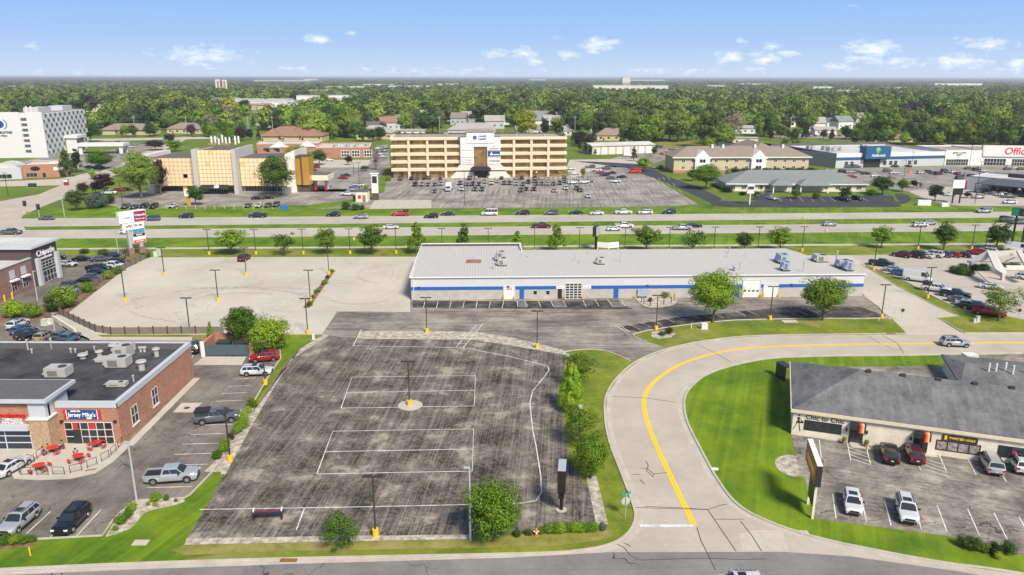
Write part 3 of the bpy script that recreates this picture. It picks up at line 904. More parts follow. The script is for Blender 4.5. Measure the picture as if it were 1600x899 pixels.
KNAME = dict(sedan='sedan', hatch='hatchback', suv='suv', bigsuv='suv', minivan='minivan', pickup='pickup_truck', capped='pickup_truck', van='cargo_van', camper='camper_van', boxtruck='box_truck')
KCAT = dict(sedan='car', hatch='car', suv='suv', bigsuv='suv', minivan='minivan', pickup='pickup truck', capped='pickup truck', van='van', camper='van', boxtruck='truck')
KWORD = dict(sedan='sedan', hatch='hatchback', suv='SUV', bigsuv='large SUV', minivan='minivan', pickup='pickup truck', capped='pickup truck with bed cap', van='tall cargo van', camper='high-roof van', boxtruck='box truck')
CWORD = dict(grey='dark grey', navy='dark blue', bluegrey='blue-grey', bright='bright red', green='dark green')
def vehicle(kind, colr, p, ang, label, group=None, hi=True, z=.06):
    pr = vehicle_proto(kind, hi)
    paint = PAINT[colr]
    if hi:
        root = empty(KNAME[kind], (p.x, p.y, z), ang, label, KCAT[kind], group)
        for nm, me, sub in pr:
            o = bpy.data.objects.new(nm, me)
            o.parent = root
            COL.objects.link(o)
            if nm in ('body',):
                o.material_slots[0].link = 'OBJECT'
                o.material_slots[0].material = paint
            if sub:
                s = bpy.data.objects.new('rim', sub)
                s.parent = o
                COL.objects.link(s)
    else:
        root = bpy.data.objects.new(KNAME[kind], pr)
        root.location = (p.x, p.y, z)
        root.rotation_euler = (0, 0, ang)
        COL.objects.link(root)
        root.material_slots[0].link = 'OBJECT'
        root.material_slots[0].material = paint
        tag(root, label, KCAT[kind], group)
    return root

ORD = ['', 'first', 'second', 'third', 'fourth', 'fifth', 'sixth', 'seventh', 'eighth', 'ninth', 'tenth', 'eleventh', 'twelfth', 'thirteenth', 'fourteenth', 'fifteenth', 'sixteenth', 'seventeenth', 'eighteenth', 'nineteenth', 'twentieth']
def ordinal(i):
    if i <= 20:
        return ORD[i]
    if i > 100:
        return 'hundred and '+ordinal(i-100)
    t = ['twent', 'thirt', 'fort', 'fift', 'sixt', 'sevent', 'eight', 'ninet'][i//10-2] if i < 100 else 'hundredth'
    return (t+'y-'+ORD[i % 10] if i % 10 else t+'ieth') if i < 100 else t
def fleet(rows, where, group, head, hi=True, z=.06, jit=.03):
    """rows: (kind, colour, px, py[, extra words][, own heading])"""
    rows = sorted(rows, key=lambda r: r[2])
    for i, r in enumerate(rows):
        kind, colr, px, py = r[:4]
        a = head
        for e in r[4:]:
            if isinstance(e, (int, float)):
                a = math.radians(e)
        p = G(px, py)
        base = f"{CWORD.get(colr, colr)} {KWORD[kind]}"
        lab = f"{base}, {ordinal(i+1)} from left {where}" if len(rows) > 1 else f"{base} {where}"
        vehicle(kind, colr, p, a+rnd.uniform(-jit, jit), lab, group, hi, z)
def hd(a, b):
    d = G(*b)-G(*a)
    return math.atan2(d.y, d.x)

# ---------------------------------------------------------------- foliage
def leafmat(name, dark, light, trans=.16):
    m = bpy.data.materials.new(name)
    m.use_nodes = True
    t = m.node_tree
    t.nodes.clear()
    g = t.nodes.new('ShaderNodeNewGeometry')
    oi = t.nodes.new('ShaderNodeObjectInfo')
    v = mth(t, 'ADD', mth(t, 'MULTIPLY', g.outputs['Random Per Island'], .62), mth(t, 'MULTIPLY_ADD', oi.outputs['Random'], 1.05, -.22), clamp=True)
    c = mixc(t, v, dark, light)
    b = nn(t, 'ShaderNodeBsdfPrincipled', inp={'Roughness': .65, 'Specular IOR Level': .25})
    t.links.new(c, b.inputs['Base Color'])
    tr = t.nodes.new('ShaderNodeBsdfTranslucent')
    t.links.new(c, tr.inputs[0])
    mx = nn(t, 'ShaderNodeMixShader', inp={0: trans})
    t.links.new(b.outputs[0], mx.inputs[1])
    t.links.new(tr.outputs[0], mx.inputs[2])
    fin(m, mx)
    MATS[name] = m
    return m
L_mid = leafmat('leaf_mid', (.018, .052, .004), (.20, .315, .018))
L_bright = leafmat('leaf_bright', (.035, .10, .005), (.29, .43, .022))
L_dark = leafmat('leaf_dark', (.012, .034, .008), (.080, .145, .022))
L_purple = leafmat('leaf_purple', (.018, .010, .012), (.075, .045, .045))
L_yel = leafmat('leaf_yellow', (.12, .16, .01), (.34, .36, .03))
L_blue = leafmat('leaf_blue', (.030, .055, .045), (.12, .17, .14))
L_fm = leafmat('leaf_far_mid', (.024, .055, .010), (.21, .31, .042))
L_fb = leafmat('leaf_far_bright', (.05, .10, .014), (.31, .42, .052))
L_fd = leafmat('leaf_far_dark', (.013, .034, .011), (.095, .155, .038))
L_tan = leafmat('leaf_tan', (.12, .09, .06), (.30, .24, .17))

def crown_mesh(name, kind, rx, rz, nclump, nleaf, leaf, mat, seed, core=.25):
    """leaf-sized faces gathered in clumps; crown centre at z = 0, half height rz"""
    r = np.random.default_rng(seed)
    C = []
    while len(C) < nclump:
        d = r.normal(size=3); d /= np.linalg.norm(d)
        rad = r.uniform(.50, .86) if kind != 'sparse' else r.uniform(.35, .92)
        p = d*rad
        z = p[2]
        if kind == 'cone':
            p[2] = r.uniform(-.92, .92)
            k = (1-(p[2]+1)/2)**.75*1.0+.05
            if p[2] < -.8: k *= .75
            a = r.uniform(0, 2*math.pi); rr_ = k*math.sqrt(r.uniform(.45, .8))
            p[0], p[1] = rr_*math.cos(a), rr_*math.sin(a)
        elif kind == 'bush':
            p = d*r.uniform(.60, .72)
        elif kind == 'oval':
            k = 1.12-.30*z if z > 0 else 1.12-.05*z
            p[0] *= k*.95; p[1] *= k*.95
        elif kind == 'vase':
            k = .72+.42*(z+1)/2*1.1
            p[0] *= k; p[1] *= k
        C.append(p)
    C = np.array(C)
    cs = r.uniform(.65, 1.35, nclump)
    cr = {'cone': .22, 'sparse': .24, 'bush': .32}.get(kind, .27)
    n = nclump*nleaf
    idx = np.repeat(np.arange(nclump), nleaf)
    d = r.normal(size=(n, 3)); d /= np.linalg.norm(d, axis=1)[:, None]
    rad = r.uniform(.55, 1.0, n)**.6*cr*cs[idx]
    if kind == 'cone':
        rad = rad*(0.55+.75*(1-(C[idx, 2]+1)/2))
    off = d*rad[:, None]
    off[:, 2] *= .72 if kind != 'bush' else 1.0
    Pn = C[idx]+off
    P = Pn*np.array([rx, rx, rz])
    nr = d*1.1+Pn*.9+r.normal(size=(n, 3))*(.4 if nclump > 50 else .22)+np.array([0, 0, .3])
    size = leaf*r.uniform(.6, 1.35, n)
    nc = int(n*core)
    if nc:
        q = r.normal(size=(nc, 3)); q /= np.linalg.norm(q, axis=1)[:, None]
        q = q*r.uniform(.15, .62, nc)[:, None]
        if kind == 'cone':
            k = (1-(q[:, 2]+1)/2)[:, None]*1.3; q[:, :2] *= k
        P = np.vstack([P, q*np.array([rx, rx, rz])])
        nr = np.vstack([nr, q+r.normal(size=(nc, 3))*.6])
        size = np.concatenate([size, leaf*r.uniform(1.3, 2.2, nc)])
        n += nc
    nr /= np.linalg.norm(nr, axis=1)[:, None]
    rv = r.normal(size=(n, 3))
    u = np.cross(nr, rv); u /= np.linalg.norm(u, axis=1)[:, None]
    v = np.cross(nr, u)
    s = size[:, None]
    V = np.empty((n, 4, 3))
    V[:, 0] = P-u*s*.5; V[:, 1] = P-v*s*.38+nr*s*.08; V[:, 2] = P+u*s*.5; V[:, 3] = P+v*s*.38+nr*s*.08
    me = bpy.data.meshes.new(name)
    me.vertices.add(n*4); me.loops.add(n*4); me.polygons.add(n)
    me.vertices.foreach_set('co', V.reshape(-1))
    me.loops.foreach_set('vertex_index', np.arange(n*4, dtype=np.int32))
    me.polygons.foreach_set('loop_start', np.arange(0, n*4, 4, dtype=np.int32))
    me.materials.append(mat)
    me.update(calc_edges=True)
    return me

def trunk_mesh(h, r, seed, limbs=6, spread=1.0, top=1.0):
    rr_ = random.Random(seed)
    mb = MB()
    p = Vector((0, 0, -.1)); rad = r
    pts = [p]
    n = 5
    for i in range(n):
        p = p+Vector((rr_.uniform(-.05, .05)*h*.4, rr_.uniform(-.05, .05)*h*.4, h*top/n))
        pts.append(p)
    for i in range(n):
        mb.tube(pts[i], pts[i+1], r*(1-.13*i), r*(1-.13*(i+1)), 8, cap=False)
    for k in range(limbs):
        a = 2*math.pi*k/limbs+rr_.uniform(-.4, .4)
        s = pts[2+k % 3]
        e = s+Vector((math.cos(a)*spread, math.sin(a)*spread, rr_.uniform(.5, 1.1)*spread*.9))
        m = (s+e)/2+Vector((0, 0, -.1*spread))
        mb.tube(s, m, r*.42, r*.3, 6, cap=False); mb.tube(m, e, r*.3, r*.1, 6, cap=False)
    return mb.mesh('trunk', [m_bark], 50)

CR = {}
def crown_var(key):
    """unit crowns (radius 1, half height 1) that the trees scale"""
    if key not in CR:
        kind, matn, det, sd = key
        mt = {'mid': L_mid, 'bright': L_bright, 'dark': L_dark, 'purple': L_purple, 'yellow': L_yel, 'blue': L_blue, 'tan': L_tan, 'fmid': L_fm, 'fbright': L_fb, 'fdark': L_fd}[matn]
        nc, nl, lf = {3: (85, 130, .058), 2: (50, 60, .095), 1: (24, 36, .17), 0: (14, 22, .26)}[det]
        core = .25
        if kind == 'sparse':
            nc, nl, core = int(nc*.55), int(nl*.75), .04
        if kind == 'bush':
            nc = int(nc*.8)
        CR[key] = crown_mesh('crown', kind, 1, 1, nc, nl, lf, mt, sd*17+hash(kind) % 7 if False else sd*17+len(kind), core)
    return CR[key]
TR = {}
def tree(px, py, x0, x1, yt, kind, matn, label, group=None, det=2, ybot=None, name=None, cat='tree', world=None, dims=None):
    """trunk base at (px,py); crown spans x0..x1 and reaches yt (marks of the photograph)"""
    if world is None:
        g = G(px, py)
        depth = math.hypot(g.y, CAMH) if False else None
        c = CM.transposed() @ (g-Vector((0, 0, CAMH)))
        R = (x1-x0)/2*(-c.z)/FPX
        H = Ht(px, py, yt)
        zb = Ht(px, py, ybot) if ybot else H*(.22 if kind != 'bush' else 0.0)
    else:
        g = world; R, H, zb = dims
    nm = name or {'cone': 'conical_tree', 'bush': 'bush'}.get(kind, 'leafy_tree')
    root = empty(nm, (g.x, g.y, 0), rnd.uniform(0, 6.28), label, cat, group)
    hz = (H-zb)/2
    zb -= .08*hz
    me = crown_var((kind, matn, det, rnd.randint(0, 2 if det > 1 else 3)))
    o = bpy.data.objects.new('crown', me)
    k_ = 1.08 if kind == 'bush' else (1.0 if det > 2 else .95)
    o.scale = (R*k_, R*k_, hz*1.03)
    o.location = (0, 0, zb+hz)
    o.parent = root
    COL.objects.link(o)
    if kind != 'bush':
        k = rnd.randint(0, 2)
        if k not in TR:
            TR[k] = trunk_mesh(1.0, .045, k+5, 6, .34, 1.0)
        t = bpy.data.objects.new('trunk', TR[k])
        t.scale = (H*.62,)*3
        t.parent = root
        COL.objects.link(t)
    return root

# ---------------------------------------------------------------- lamp posts
def lamp_post(px, py, yt, label, kind='T', group='parking lot lamp posts', name='lamp_post', rz=0.0, h=None):
    g = G(px, py)
    h = h or Ht(px, py, yt)
    root = empty(name, (g.x, g.y, 0), rz, label, 'lamp post', group)
    if kind == 'white':
        p = MB(); p.tube((0, 0, 0), (0, 0, h), .13, .09, 10); p.build('pole', m_galv, root)
        q = MB(); q.box(-.55, .05, -.16, .16, h-.06, h+.06); q.build('lamp_head', m_galv, root)
        return root
    pm = m_bronze
    if kind in ('T', 'L'):
        b = MB(); b.tube((0, 0, 0), (0, 0, .85), .33, .33, 14); b.build('concrete_base', m_ybase, root, smooth=True)
    p = MB(); p.box(-.075, .075, -.075, .075, .0, h-.1); p.build('pole', pm, root)
    if kind in ('T', 'plainT'):
        for s in (-1, 1):
            q = MB(); q.box(min(s*.12, s*1.0), max(s*.12, s*1.0), -.19, .19, h-.15, h-.02); q.tube((0, 0, h-.1), (s*.14, 0, h-.1), .04)
            q.build('lamp_head', pm, root)
    else:
        q = MB(); q.box(-.22, .22, -.9, .1, h-.14, h); q.build('lamp_head', m_galv, root)
    return root
# ---------------------------------------------------------------- building helpers
def brickmat(name, c1, c2, mortar, sc=1.0):
    m = bpy.data.materials.new(name); m.use_nodes = True
    t = m.node_tree; t.nodes.clear()
    g = nn(t, 'ShaderNodeTexCoord')
    sp = nn(t, 'ShaderNodeSeparateXYZ'); t.links.new(g.outputs['Object'], sp.inputs[0])
    cb = nn(t, 'ShaderNodeCombineXYZ')
    t.links.new(mth(t, 'ADD', sp.outputs[0], sp.outputs[1]), cb.inputs[0]); t.links.new(sp.outputs[2], cb.inputs[1])
    br = nn(t, 'ShaderNodeTexBrick', inp={'Scale': sc, 'Mortar Size': .012, 'Brick Width': .42, 'Row Height': .14, 'Color1': (*c1, 1), 'Color2': (*c2, 1), 'Mortar': (*mortar, 1)})
    t.links.new(cb.outputs[0], br.inputs[0])
    n = nn(t, 'ShaderNodeTexNoise', inp={'Scale': .8, 'Detail': 5.0}); t.links.new(g.outputs['Object'], n.inputs['Vector'])
    s = nn(t, 'ShaderNodeVectorMath', operation='SCALE'); t.links.new(br.outputs[0], s.inputs[0]); t.links.new(mth(t, 'MULTIPLY_ADD', n.outputs[0], .5, .75), s.inputs[3])
    b = nn(t, 'ShaderNodeBsdfPrincipled', inp={'Roughness': .85}); t.links.new(s.outputs[0], b.inputs['Base Color']); fin(m, b)
    MATS[name] = m
    return m
m_brick = brickmat('brick', (.33, .13, .070), (.46, .205, .11), (.35, .27, .22))
m_brick2 = brickmat('brick_brown', (.21, .095, .065), (.30, .15, .11), (.30, .25, .22))
m_brick3 = brickmat('brick_orange', (.36, .13, .07), (.44, .19, .11), (.4, .3, .24))
m_cmu = brickmat('block_wall', (.44, .41, .36), (.50, .46, .405), (.38, .35, .31), .45)
m_cream = brickmat('cream_block', (.74, .66, .50), (.77, .70, .55), (.66, .58, .44), .45)
m_stone = M('ledge_stone', (.42, .29, .17), .9, var=.9, scale=5)
m_membrane = ground_mat('roof_membrane', (.030, .030, .033), (.10, .098, .10), sc=.18, contrast=1.1, bias=.4, speck=.4, streak=[(math.radians(60), 12, .5, .4)], sstr=.25, joint=[(1, 3.0, .07), (0, 9.0, .06)])
m_darkroof = M('dark_roof', (.11, .105, .105), .85, var=.3)
m_grit = ground_mat('roof_gravel', (.26, .22, .18), (.42, .37, .31), sc=.2, speck=.4)
m_paleroof = ground_mat('pale_roof', (.45, .44, .42), (.62, .61, .58), sc=.1, speck=.3)
def ribroof(name, col, dark, sp, ax=0, metal=.15):
    m = bpy.data.materials.new(name); m.use_nodes = True
    t = m.node_tree; t.nodes.clear()
    g = nn(t, 'ShaderNodeTexCoord'); s3 = nn(t, 'ShaderNodeSeparateXYZ'); t.links.new(g.outputs['Object'], s3.inputs[0])
    q = mth(t, 'FRACT', mth(t, 'DIVIDE', s3.outputs[ax], sp))
    q = mth(t, 'LESS_THAN', q, .16)
    n = nn(t, 'ShaderNodeTexNoise', inp={'Scale': .25, 'Detail': 6.0, 'Roughness': .7}); t.links.new(g.outputs['Object'], n.inputs['Vector'])
    c = mixc(t, mth(t, 'MULTIPLY_ADD', n.outputs[0], 1.4, -.2, clamp=True), tuple(x*.86 for x in col), col)
    c = mixc(t, q, c, dark)
    b = nn(t, 'ShaderNodeBsdfPrincipled', inp={'Roughness': .5, 'Metallic': metal}); t.links.new(c, b.inputs['Base Color']); fin(m, b)
    MATS[name] = m
    return m
m_metalroof = ribroof('ribbed_roof', (.56, .53, .48), (.38, .36, .325), .61, 0, 0.0)
m_siding = ribroof('ribbed_siding', (.70, .70, .69), (.60, .60, .60), .30)
m_shing = ground_mat('grey_shingle', (.085, .085, .088), (.21, .205, .20), sc=.25, contrast=.9, bias=.45, speck=.5, streak=[(math.radians(72), 4, .9, .5)], sstr=.35)
m_shing2 = M('brown_shingle', (.25, .20, .155), .9, var=.2, scale=.5)
m_shing3 = M('slate_shingle', (.20, .215, .21), .9, var=.2, scale=.5)
m_shing4 = M('red_brown_shingle', (.27, .15, .10), .9, var=.2, scale=.6)
m_shing5 = M('pale_shingle', (.36, .33, .30), .9, var=.2, scale=.6)
m_tan = M('tan_siding', (.54, .45, .28), .8, var=.06)
m_beige = M('beige_panel', (.70, .575, .40), .7, var=.06)
m_sand = M('sand_concrete', (.70, .64, .55), .8, var=.1)
m_offw = M('off_white_wall', (.76, .74, .69), .75, var=.07)
m_greyw = M('grey_wall', (.50, .51, .52), .75, var=.08)
m_coping = M('grey_coping', (.50, .52, .54), .5, var=.06)
m_blue = M('blue_band', (.015, .11, .40), .55, var=.06)
m_teal = M('deep_blue_panel', (.015, .10, .20), .5, var=.08)
m_red = M('red_paint', (.62, .025, .015), .4, var=.05)
m_orange = M('orange_plastic', (.85, .16, .015), .5, var=0)
m_brownm = M('brown_cladding', (.085, .06, .052), .7, var=.1)
m_frame = M('window_frame', (.62, .61, .58), .5, var=0)
m_framed = M('dark_frame', (.03, .03, .032), .4, var=0)
m_hvac = M('hvac_metal', (.47, .45, .41), .5, .1, var=.15, scale=2)
m_hvacb = M('hvac_blue_grey', (.36, .42, .50), .5, .1, var=.15, scale=2)
m_fan = M('fan_dark', (.04, .045, .045), .6)
m_wood = M('weathered_wood', (.20, .165, .13), .9, var=.35, scale=2)
m_maroon = M('sign_maroon', (.28, .012, .06), .5, var=0)
m_navy = M('sign_navy', (.012, .07, .24), .5, var=0)
m_signw = M('sign_white', (.85, .84, .81), .4, var=0)
m_amber = M('amber_glass', (.60, .33, .06), .2, .3, var=.1)

def frame(side, L, D):
    """local point on a wall face: u along it, o outwards"""
    if side == 'front': return lambda u, z, o: (u, -o, z)
    if side == 'right': return lambda u, z, o: (L+o, u, z)
    if side == 'left': return lambda u, z, o: (-o, u, z)
    return lambda u, z, o: (u, D+o, z)
def slab(mb, F, u0, u1, z0, z1, o0, o1, m=0):
    a = [F(u, z, o) for u, z, o in ((u0, z0, o0), (u1, z0, o0), (u1, z0, o1), (u0, z0, o1), (u0, z1, o0), (u1, z1, o0), (u1, z1, o1), (u0, z1, o1))]
    return mb.add(a, [(0, 1, 2, 3), (7, 6, 5, 4), (0, 4, 5, 1), (1, 5, 6, 2), (2, 6, 7, 3), (3, 7, 4, 0)], m)
def window(root, F, u0, u1, z0, z1, nx=1, nz=1, gm=None, fm=None, wd=.07, name='window', proud=.03, lite=False):
    g = MB(); slab(g, F, u0, u1, z0, z1, -.02, proud)
    o = g.build(name, gm or m_glass, root)
    if not lite:
        f = MB()
        for i in range(nx+1):
            u = u0+(u1-u0)*i/nx; slab(f, F, u-wd/2, u+wd/2, z0-wd/2, z1+wd/2, .0, proud+.03)
        for i in range(nz+1):
            z = z0+(z1-z0)*i/nz; slab(f, F, u0-wd/2, u1+wd/2, z-wd/2, z+wd/2, .0, proud+.028)
        f.build('frame', fm or m_frame, o)
    return o
def lot_building(name, a, b, label, cat='building'):
    """an Empty at mark a with its x axis along the facade towards mark b; returns it and the facade length"""
    A, B = (G(*a) if len(a) == 2 else Vector(a)), (G(*b) if len(b) == 2 else Vector(b))
    d = B-A
    return empty(name, (A.x, A.y, 0), math.atan2(d.y, d.x), label, cat), d.length
SPLIT = set('pilaster concrete_fin post column pillar leg brace sign_panel sign_mark vent_pipe roof_vent stair_window window wall_light ridge_vent canopy_post porch_post shutter sill brick_base roof_stack teller_post pergola_post gabled_bay stone_base sign_tower tower_cornice flared_base blue_awning gable shopfront_poster end_panel poster penthouse arm panel emblem rear_window amber_glass porte_cochere dome_roof gate replaced_pane'.split())
def part(name, fn, mat, root, smooth=False):
    mb = MB(); fn(mb)
    if name in SPLIT and len(mb.c) > 1:
        for i, (v0, f0) in enumerate(mb.c):
            v1, f1 = mb.c[i+1] if i+1 < len(mb.c) else (len(mb.v), len(mb.f))
            q = MB(); q.add(mb.v[v0:v1], [tuple(k-v0 for k in f) for f in mb.f[f0:f1]]); o = q.build(name, mat, root, smooth=smooth)
        return o
    return mb.build(name, mat, root, smooth=smooth)
def walls(root, L, D, H, mat, roofmat, par=.5, t=.3, cop=None, rz=None):
    rz = H-par if rz is None else rz
    def f(m):
        m.box(0, L, 0, t, 0, H); m.box(0, L, D-t, D, 0, H); m.box(0, t, t, D-t, 0, H); m.box(L-t, L, t, D-t, 0, H)
    part('wall', f, mat, root)
    r = part('roof', lambda m: m.box(t, L-t, t, D-t, rz-.3, rz), roofmat, root)
    if cop:
        c = .06
        def f(m):
            m.box(-c, L+c, -c, t+c, H, H+.12); m.box(-c, L+c, D-t-c, D+c, H, H+.12); m.box(-c, t+c, t+c, D-t-c, H, H+.12); m.box(L-t-c, L+c, t+c, D-t-c, H, H+.12)
        part('coping', f, cop, root)
    return r
def hip(mb, x0, x1, y0, y1, z0, z1, ridge=None, ov=.5, gable=False):
    x0 -= ov; x1 += ov; y0 -= ov; y1 += ov
    if (x1-x0) >= (y1-y0):
        s = 0.0 if gable else (y1-y0)/2*(1 if ridge is None else ridge)
        ym = (y0+y1)/2
        r = [(x0+s, ym, z1), (x1-s, ym, z1)]
        vs = [(x0, y0, z0), (x1, y0, z0), (x1, y1, z0), (x0, y1, z0)]+r+[(x0, y0, z0-.25), (x1, y0, z0-.25), (x1, y1, z0-.25), (x0, y1, z0-.25)]
        fs = [(0, 1, 5, 4), (1, 2, 5), (2, 3, 4, 5), (3, 0, 4)]
    else:
        s = 0.0 if gable else (x1-x0)/2*(1 if ridge is None else ridge)
        xm = (x0+x1)/2
        r = [(xm, y0+s, z1), (xm, y1-s, z1)]
        vs = [(x0, y0, z0), (x1, y0, z0), (x1, y1, z0), (x0, y1, z0)]+r+[(x0, y0, z0-.25), (x1, y0, z0-.25), (x1, y1, z0-.25), (x0, y1, z0-.25)]
        fs = [(0, 1, 4), (1, 2, 5, 4), (2, 3, 5), (3, 0, 4, 5)]
    fs += [(6, 7, 1, 0), (7, 8, 2, 1), (8, 9, 3, 2), (9, 6, 0, 3), (9, 8, 7, 6)]
    return mb.add(vs, fs)
def hvac(name, parent_loc, rz, size, label, mat=None, kind='box', z=0.0):
    r = empty(name, parent_loc, rz, label, 'roof unit', None)
    mat = mat or m_hvac
    sx_, sy_, sz_ = size
    part('cabinet', lambda m: m.box(-sx_/2, sx_/2, -sy_/2, sy_/2, .15, sz_), mat, r)
    part('curb', lambda m: m.box(-sx_/2-.1, sx_/2+.1, -sy_/2-.1, sy_/2+.1, 0, .15), m_fan, r)
    part('fan', lambda m: m.disc((sx_*.2, 0, sz_), min(sx_, sy_)*.3, .05, 16), m_fan, r)
    part('hood', lambda m: m.add([(-sx_/2, -sy_*.4, .4), (-sx_/2-.45, -sy_*.4, .4), (-sx_/2, -sy_*.4, sz_*.9), (-sx_/2, sy_*.4, .4), (-sx_/2-.45, sy_*.4, .4), (-sx_/2, sy_*.4, sz_*.9)],
         [(0, 1, 2), (5, 4, 3), (0, 3, 4, 1), (1, 4, 5, 2)]), mat, r)
    part('grille', lambda m: [m.box(-sx_*.35, sx_*.1, -sy_/2-.02, -sy_/2+.02, .3+k*.16, .38+k*.16) for k in range(int((sz_-.5)/.16))], m_fan, r)
    return r
def vent(loc, h, r, label, mat=None, cap=True):
    mb = MB(); mb.tube((0, 0, 0), (0, 0, h), r, r, 10)
    if cap: mb.tube((0, 0, h-.05), (0, 0, h+.12), r*1.7, r*1.5, 10)
    o = mb.build('roof_vent', mat or m_hvac, loc=loc)
    return tag(o, label, 'vent', 'roof vents')

# ---------------------------------------------------------------- white metal building
WA, WB_ = G(643, 469), G(1347, 463)
wang = math.atan2(WB_.y-WA.y, WB_.x-WA.x); WL = (WB_-WA).length
wr_ = empty('metal_warehouse', (WA.x, WA.y, 0), wang, 'long white metal building with a blue stripe and ribbed roof, behind the sealed parking lot', 'building')
def wl_(px, py, z=0):
    """photo mark to the building's own axes"""
    p = G(px, py, z)-WA
    c, s = math.cos(-wang), math.sin(-wang)
    return p.x*c-p.y*s, p.x*s+p.y*c
EH = 5.0
xj = wl_(813, 397, EH)[0]
D1, D2 = 28.5, 23.5
def f(m):
    m.box(0, WL, 0, .3, 0, 2.15); m.box(0, .3, .3, D1, 0, 2.15); m.box(WL-.3, WL, .3, D2-8, 0, 2.15)
part('block_wall', f, m_cmu, wr_)
def f(m):
    m.box(0, WL, .02, .3, 2.15, EH); m.box(.02, .3, .3, D1, 2.15, EH+.1)
    m.add([(WL-.3, .3, 2.15), (WL-.02, .3, 2.15), (WL-8-.02, D2, 2.15), (WL-8.3, D2, 2.15), (WL-.3, .3, EH), (WL-.02, .3, EH), (WL-8.02, D2, EH+.1), (WL-8.3, D2, EH+.1)], [(0, 1, 5, 4), (1, 2, 6, 5), (3, 0, 4, 7), (4, 5, 6, 7)])
    m.box(0, xj, D1-.3, D1, 0, EH+.9); m.box(xj, WL-8, D2-.3, D2, 0, EH)
    m.box(xj, xj+.3, D2, D1, 0, EH+.9)
part('siding', f, m_siding, wr_)
def f(m):
    m.add([(-.15, -.15, EH), (xj, -.15, EH), (xj, D1-.3, EH+.35), (-.15, D1-.3, EH+.35), (-.15, -.15, EH-.12), (xj, -.15, EH-.12)], [(0, 1, 2, 3), (4, 5, 1, 0)])
    m.add([(xj, -.15, EH), (WL+.1, -.15, EH), (WL-8, D2, EH+.3), (xj, D2, EH+.3), (xj, -.15, EH-.12), (WL+.1, -.15, EH-.12)], [(0, 1, 2, 3), (4, 5, 1, 0)])
part('roof', f, m_metalroof, wr_)
part('gutter', lambda m: (m.box(-.2, WL+.15, -.34, -.15, EH-.18, EH+.03), m.box(-.26, -.12, -.2, D1, EH-.1, EH+.30)), m_white, wr_)
part('parapet', lambda m: (m.box(0, xj+.3, D1-.3, D1+.1, EH+.9, EH+1.0), m.box(xj+.3, xj+.5, D2-1, D1, EH+.3, EH+.95)), m_white, wr_)
part('parapet_flashing', lambda m: m.box(.2, xj, D1-.42, D1-.3, EH+.36, EH+.82), m_brownm, wr_)
F = frame('front', WL, D1)
def wx(px): return wl_(px, 469)[0] if px < 1000 else wl_(px, 465)[0]
holes = [(786, 804), (869, 911), (1159, 1187), (1192, 1216)]
edges = [0]+[e for a, b in [(786, 804), (869, 924), (1159, 1187)] for e in (wx(a), wx(b))]+[WL]
def f(m):
    for i in range(0, len(edges), 2):
        slab(m, F, edges[i], edges[i+1], 2.12, 2.82, 0, .05)
part('blue_stripe', f, m_blue, wr_)
def roll(x0, x1, z1, nm, mat, nz=5, glassn=0):
    g = MB(); slab(g, F, wx(x0), wx(x1), 0.02, z1, -.02, .08); o = g.build(nm, mat, wr_)
    f_ = MB()
    for k in range(1, nz):
        slab(f_, F, wx(x0), wx(x1), z1*k/nz-.02, z1*k/nz+.02, .08, .10)
    slab(f_, F, wx(x0)-.15, wx(x0), 0, z1+.1, 0, .14); slab(f_, F, wx(x1), wx(x1)+.15, 0, z1+.1, 0, .14); slab(f_, F, wx(x0)-.15, wx(x1)+.15, z1, z1+.15, 0, .14)
    f_.build('frame', m_frame, o)
    if glassn:
        p_ = MB(); L_ = wx(x1)-wx(x0)
        for i in range(glassn):
            slab(p_, F, wx(x0)+L_*(i+.2)/glassn, wx(x0)+L_*(i+.8)/glassn, z1*.34, z1*.42, .08, .12)
        p_.build('pane', m_glass, o)
    return o
roll(787.5, 804, 2.7, 'overhead_door', m_offw)
roll(1160, 1186.5, 3.75, 'overhead_door', m_offw, 6, 4)
roll(1193, 1215, 2.75, 'overhead_door', m_offw)
window(wr_, F, wx(884), wx(909.5), .05, 3.35, 4, 6, m_glass, m_frame, .16, 'glass_overhead_door')
for a, b in ((812, 819), (960, 967.5), (1147.5, 1155)):
    g = MB(); slab(g, F, wx(a), wx(b), .02, 2.1, -.02, .07); g.build('door', m_blue, wr_)
g = MB(); slab(g, F, wx(872), wx(878.5), .02, 2.15, -.02, .07); g.build('door', m_glass, wr_)
window(wr_, F, wx(833.5), wx(839.5), .95, 1.85, 1, 1); window(wr_, F, wx(853.5), wx(859.5), .95, 1.85, 1, 1)
part('sign_panel', lambda m: (slab(m, F, wx(870), wx(882), 2.2, 2.72, 0, .08), slab(m, F, wx(911.5), wx(924), 2.2, 2.72, 0, .08)), m_signw, wr_)
text('ENTER', .34, m_red, wr_, (wx(876), -.085, 2.46), ext=.01); text('ENTER', .34, m_red, wr_, (wx(917.5), -.085, 2.46), ext=.01)
text('RENTAL\nRETURN', .28, m_red, wr_, (wx(796), -.12, 2.3), ext=.01)
for px in (653+0, 792+0, 1008, 1234, 1328):
    part('wall_light', lambda m: slab(m, F, wx(px), wx(px)+.5, 2.7, 2.9, 0, .25), m_fan, wr_)
part('downpipe', lambda m: (m.tube((.5, -.12, 0), (.5, -.12, EH-.2), .06), ), m_white, wr_)
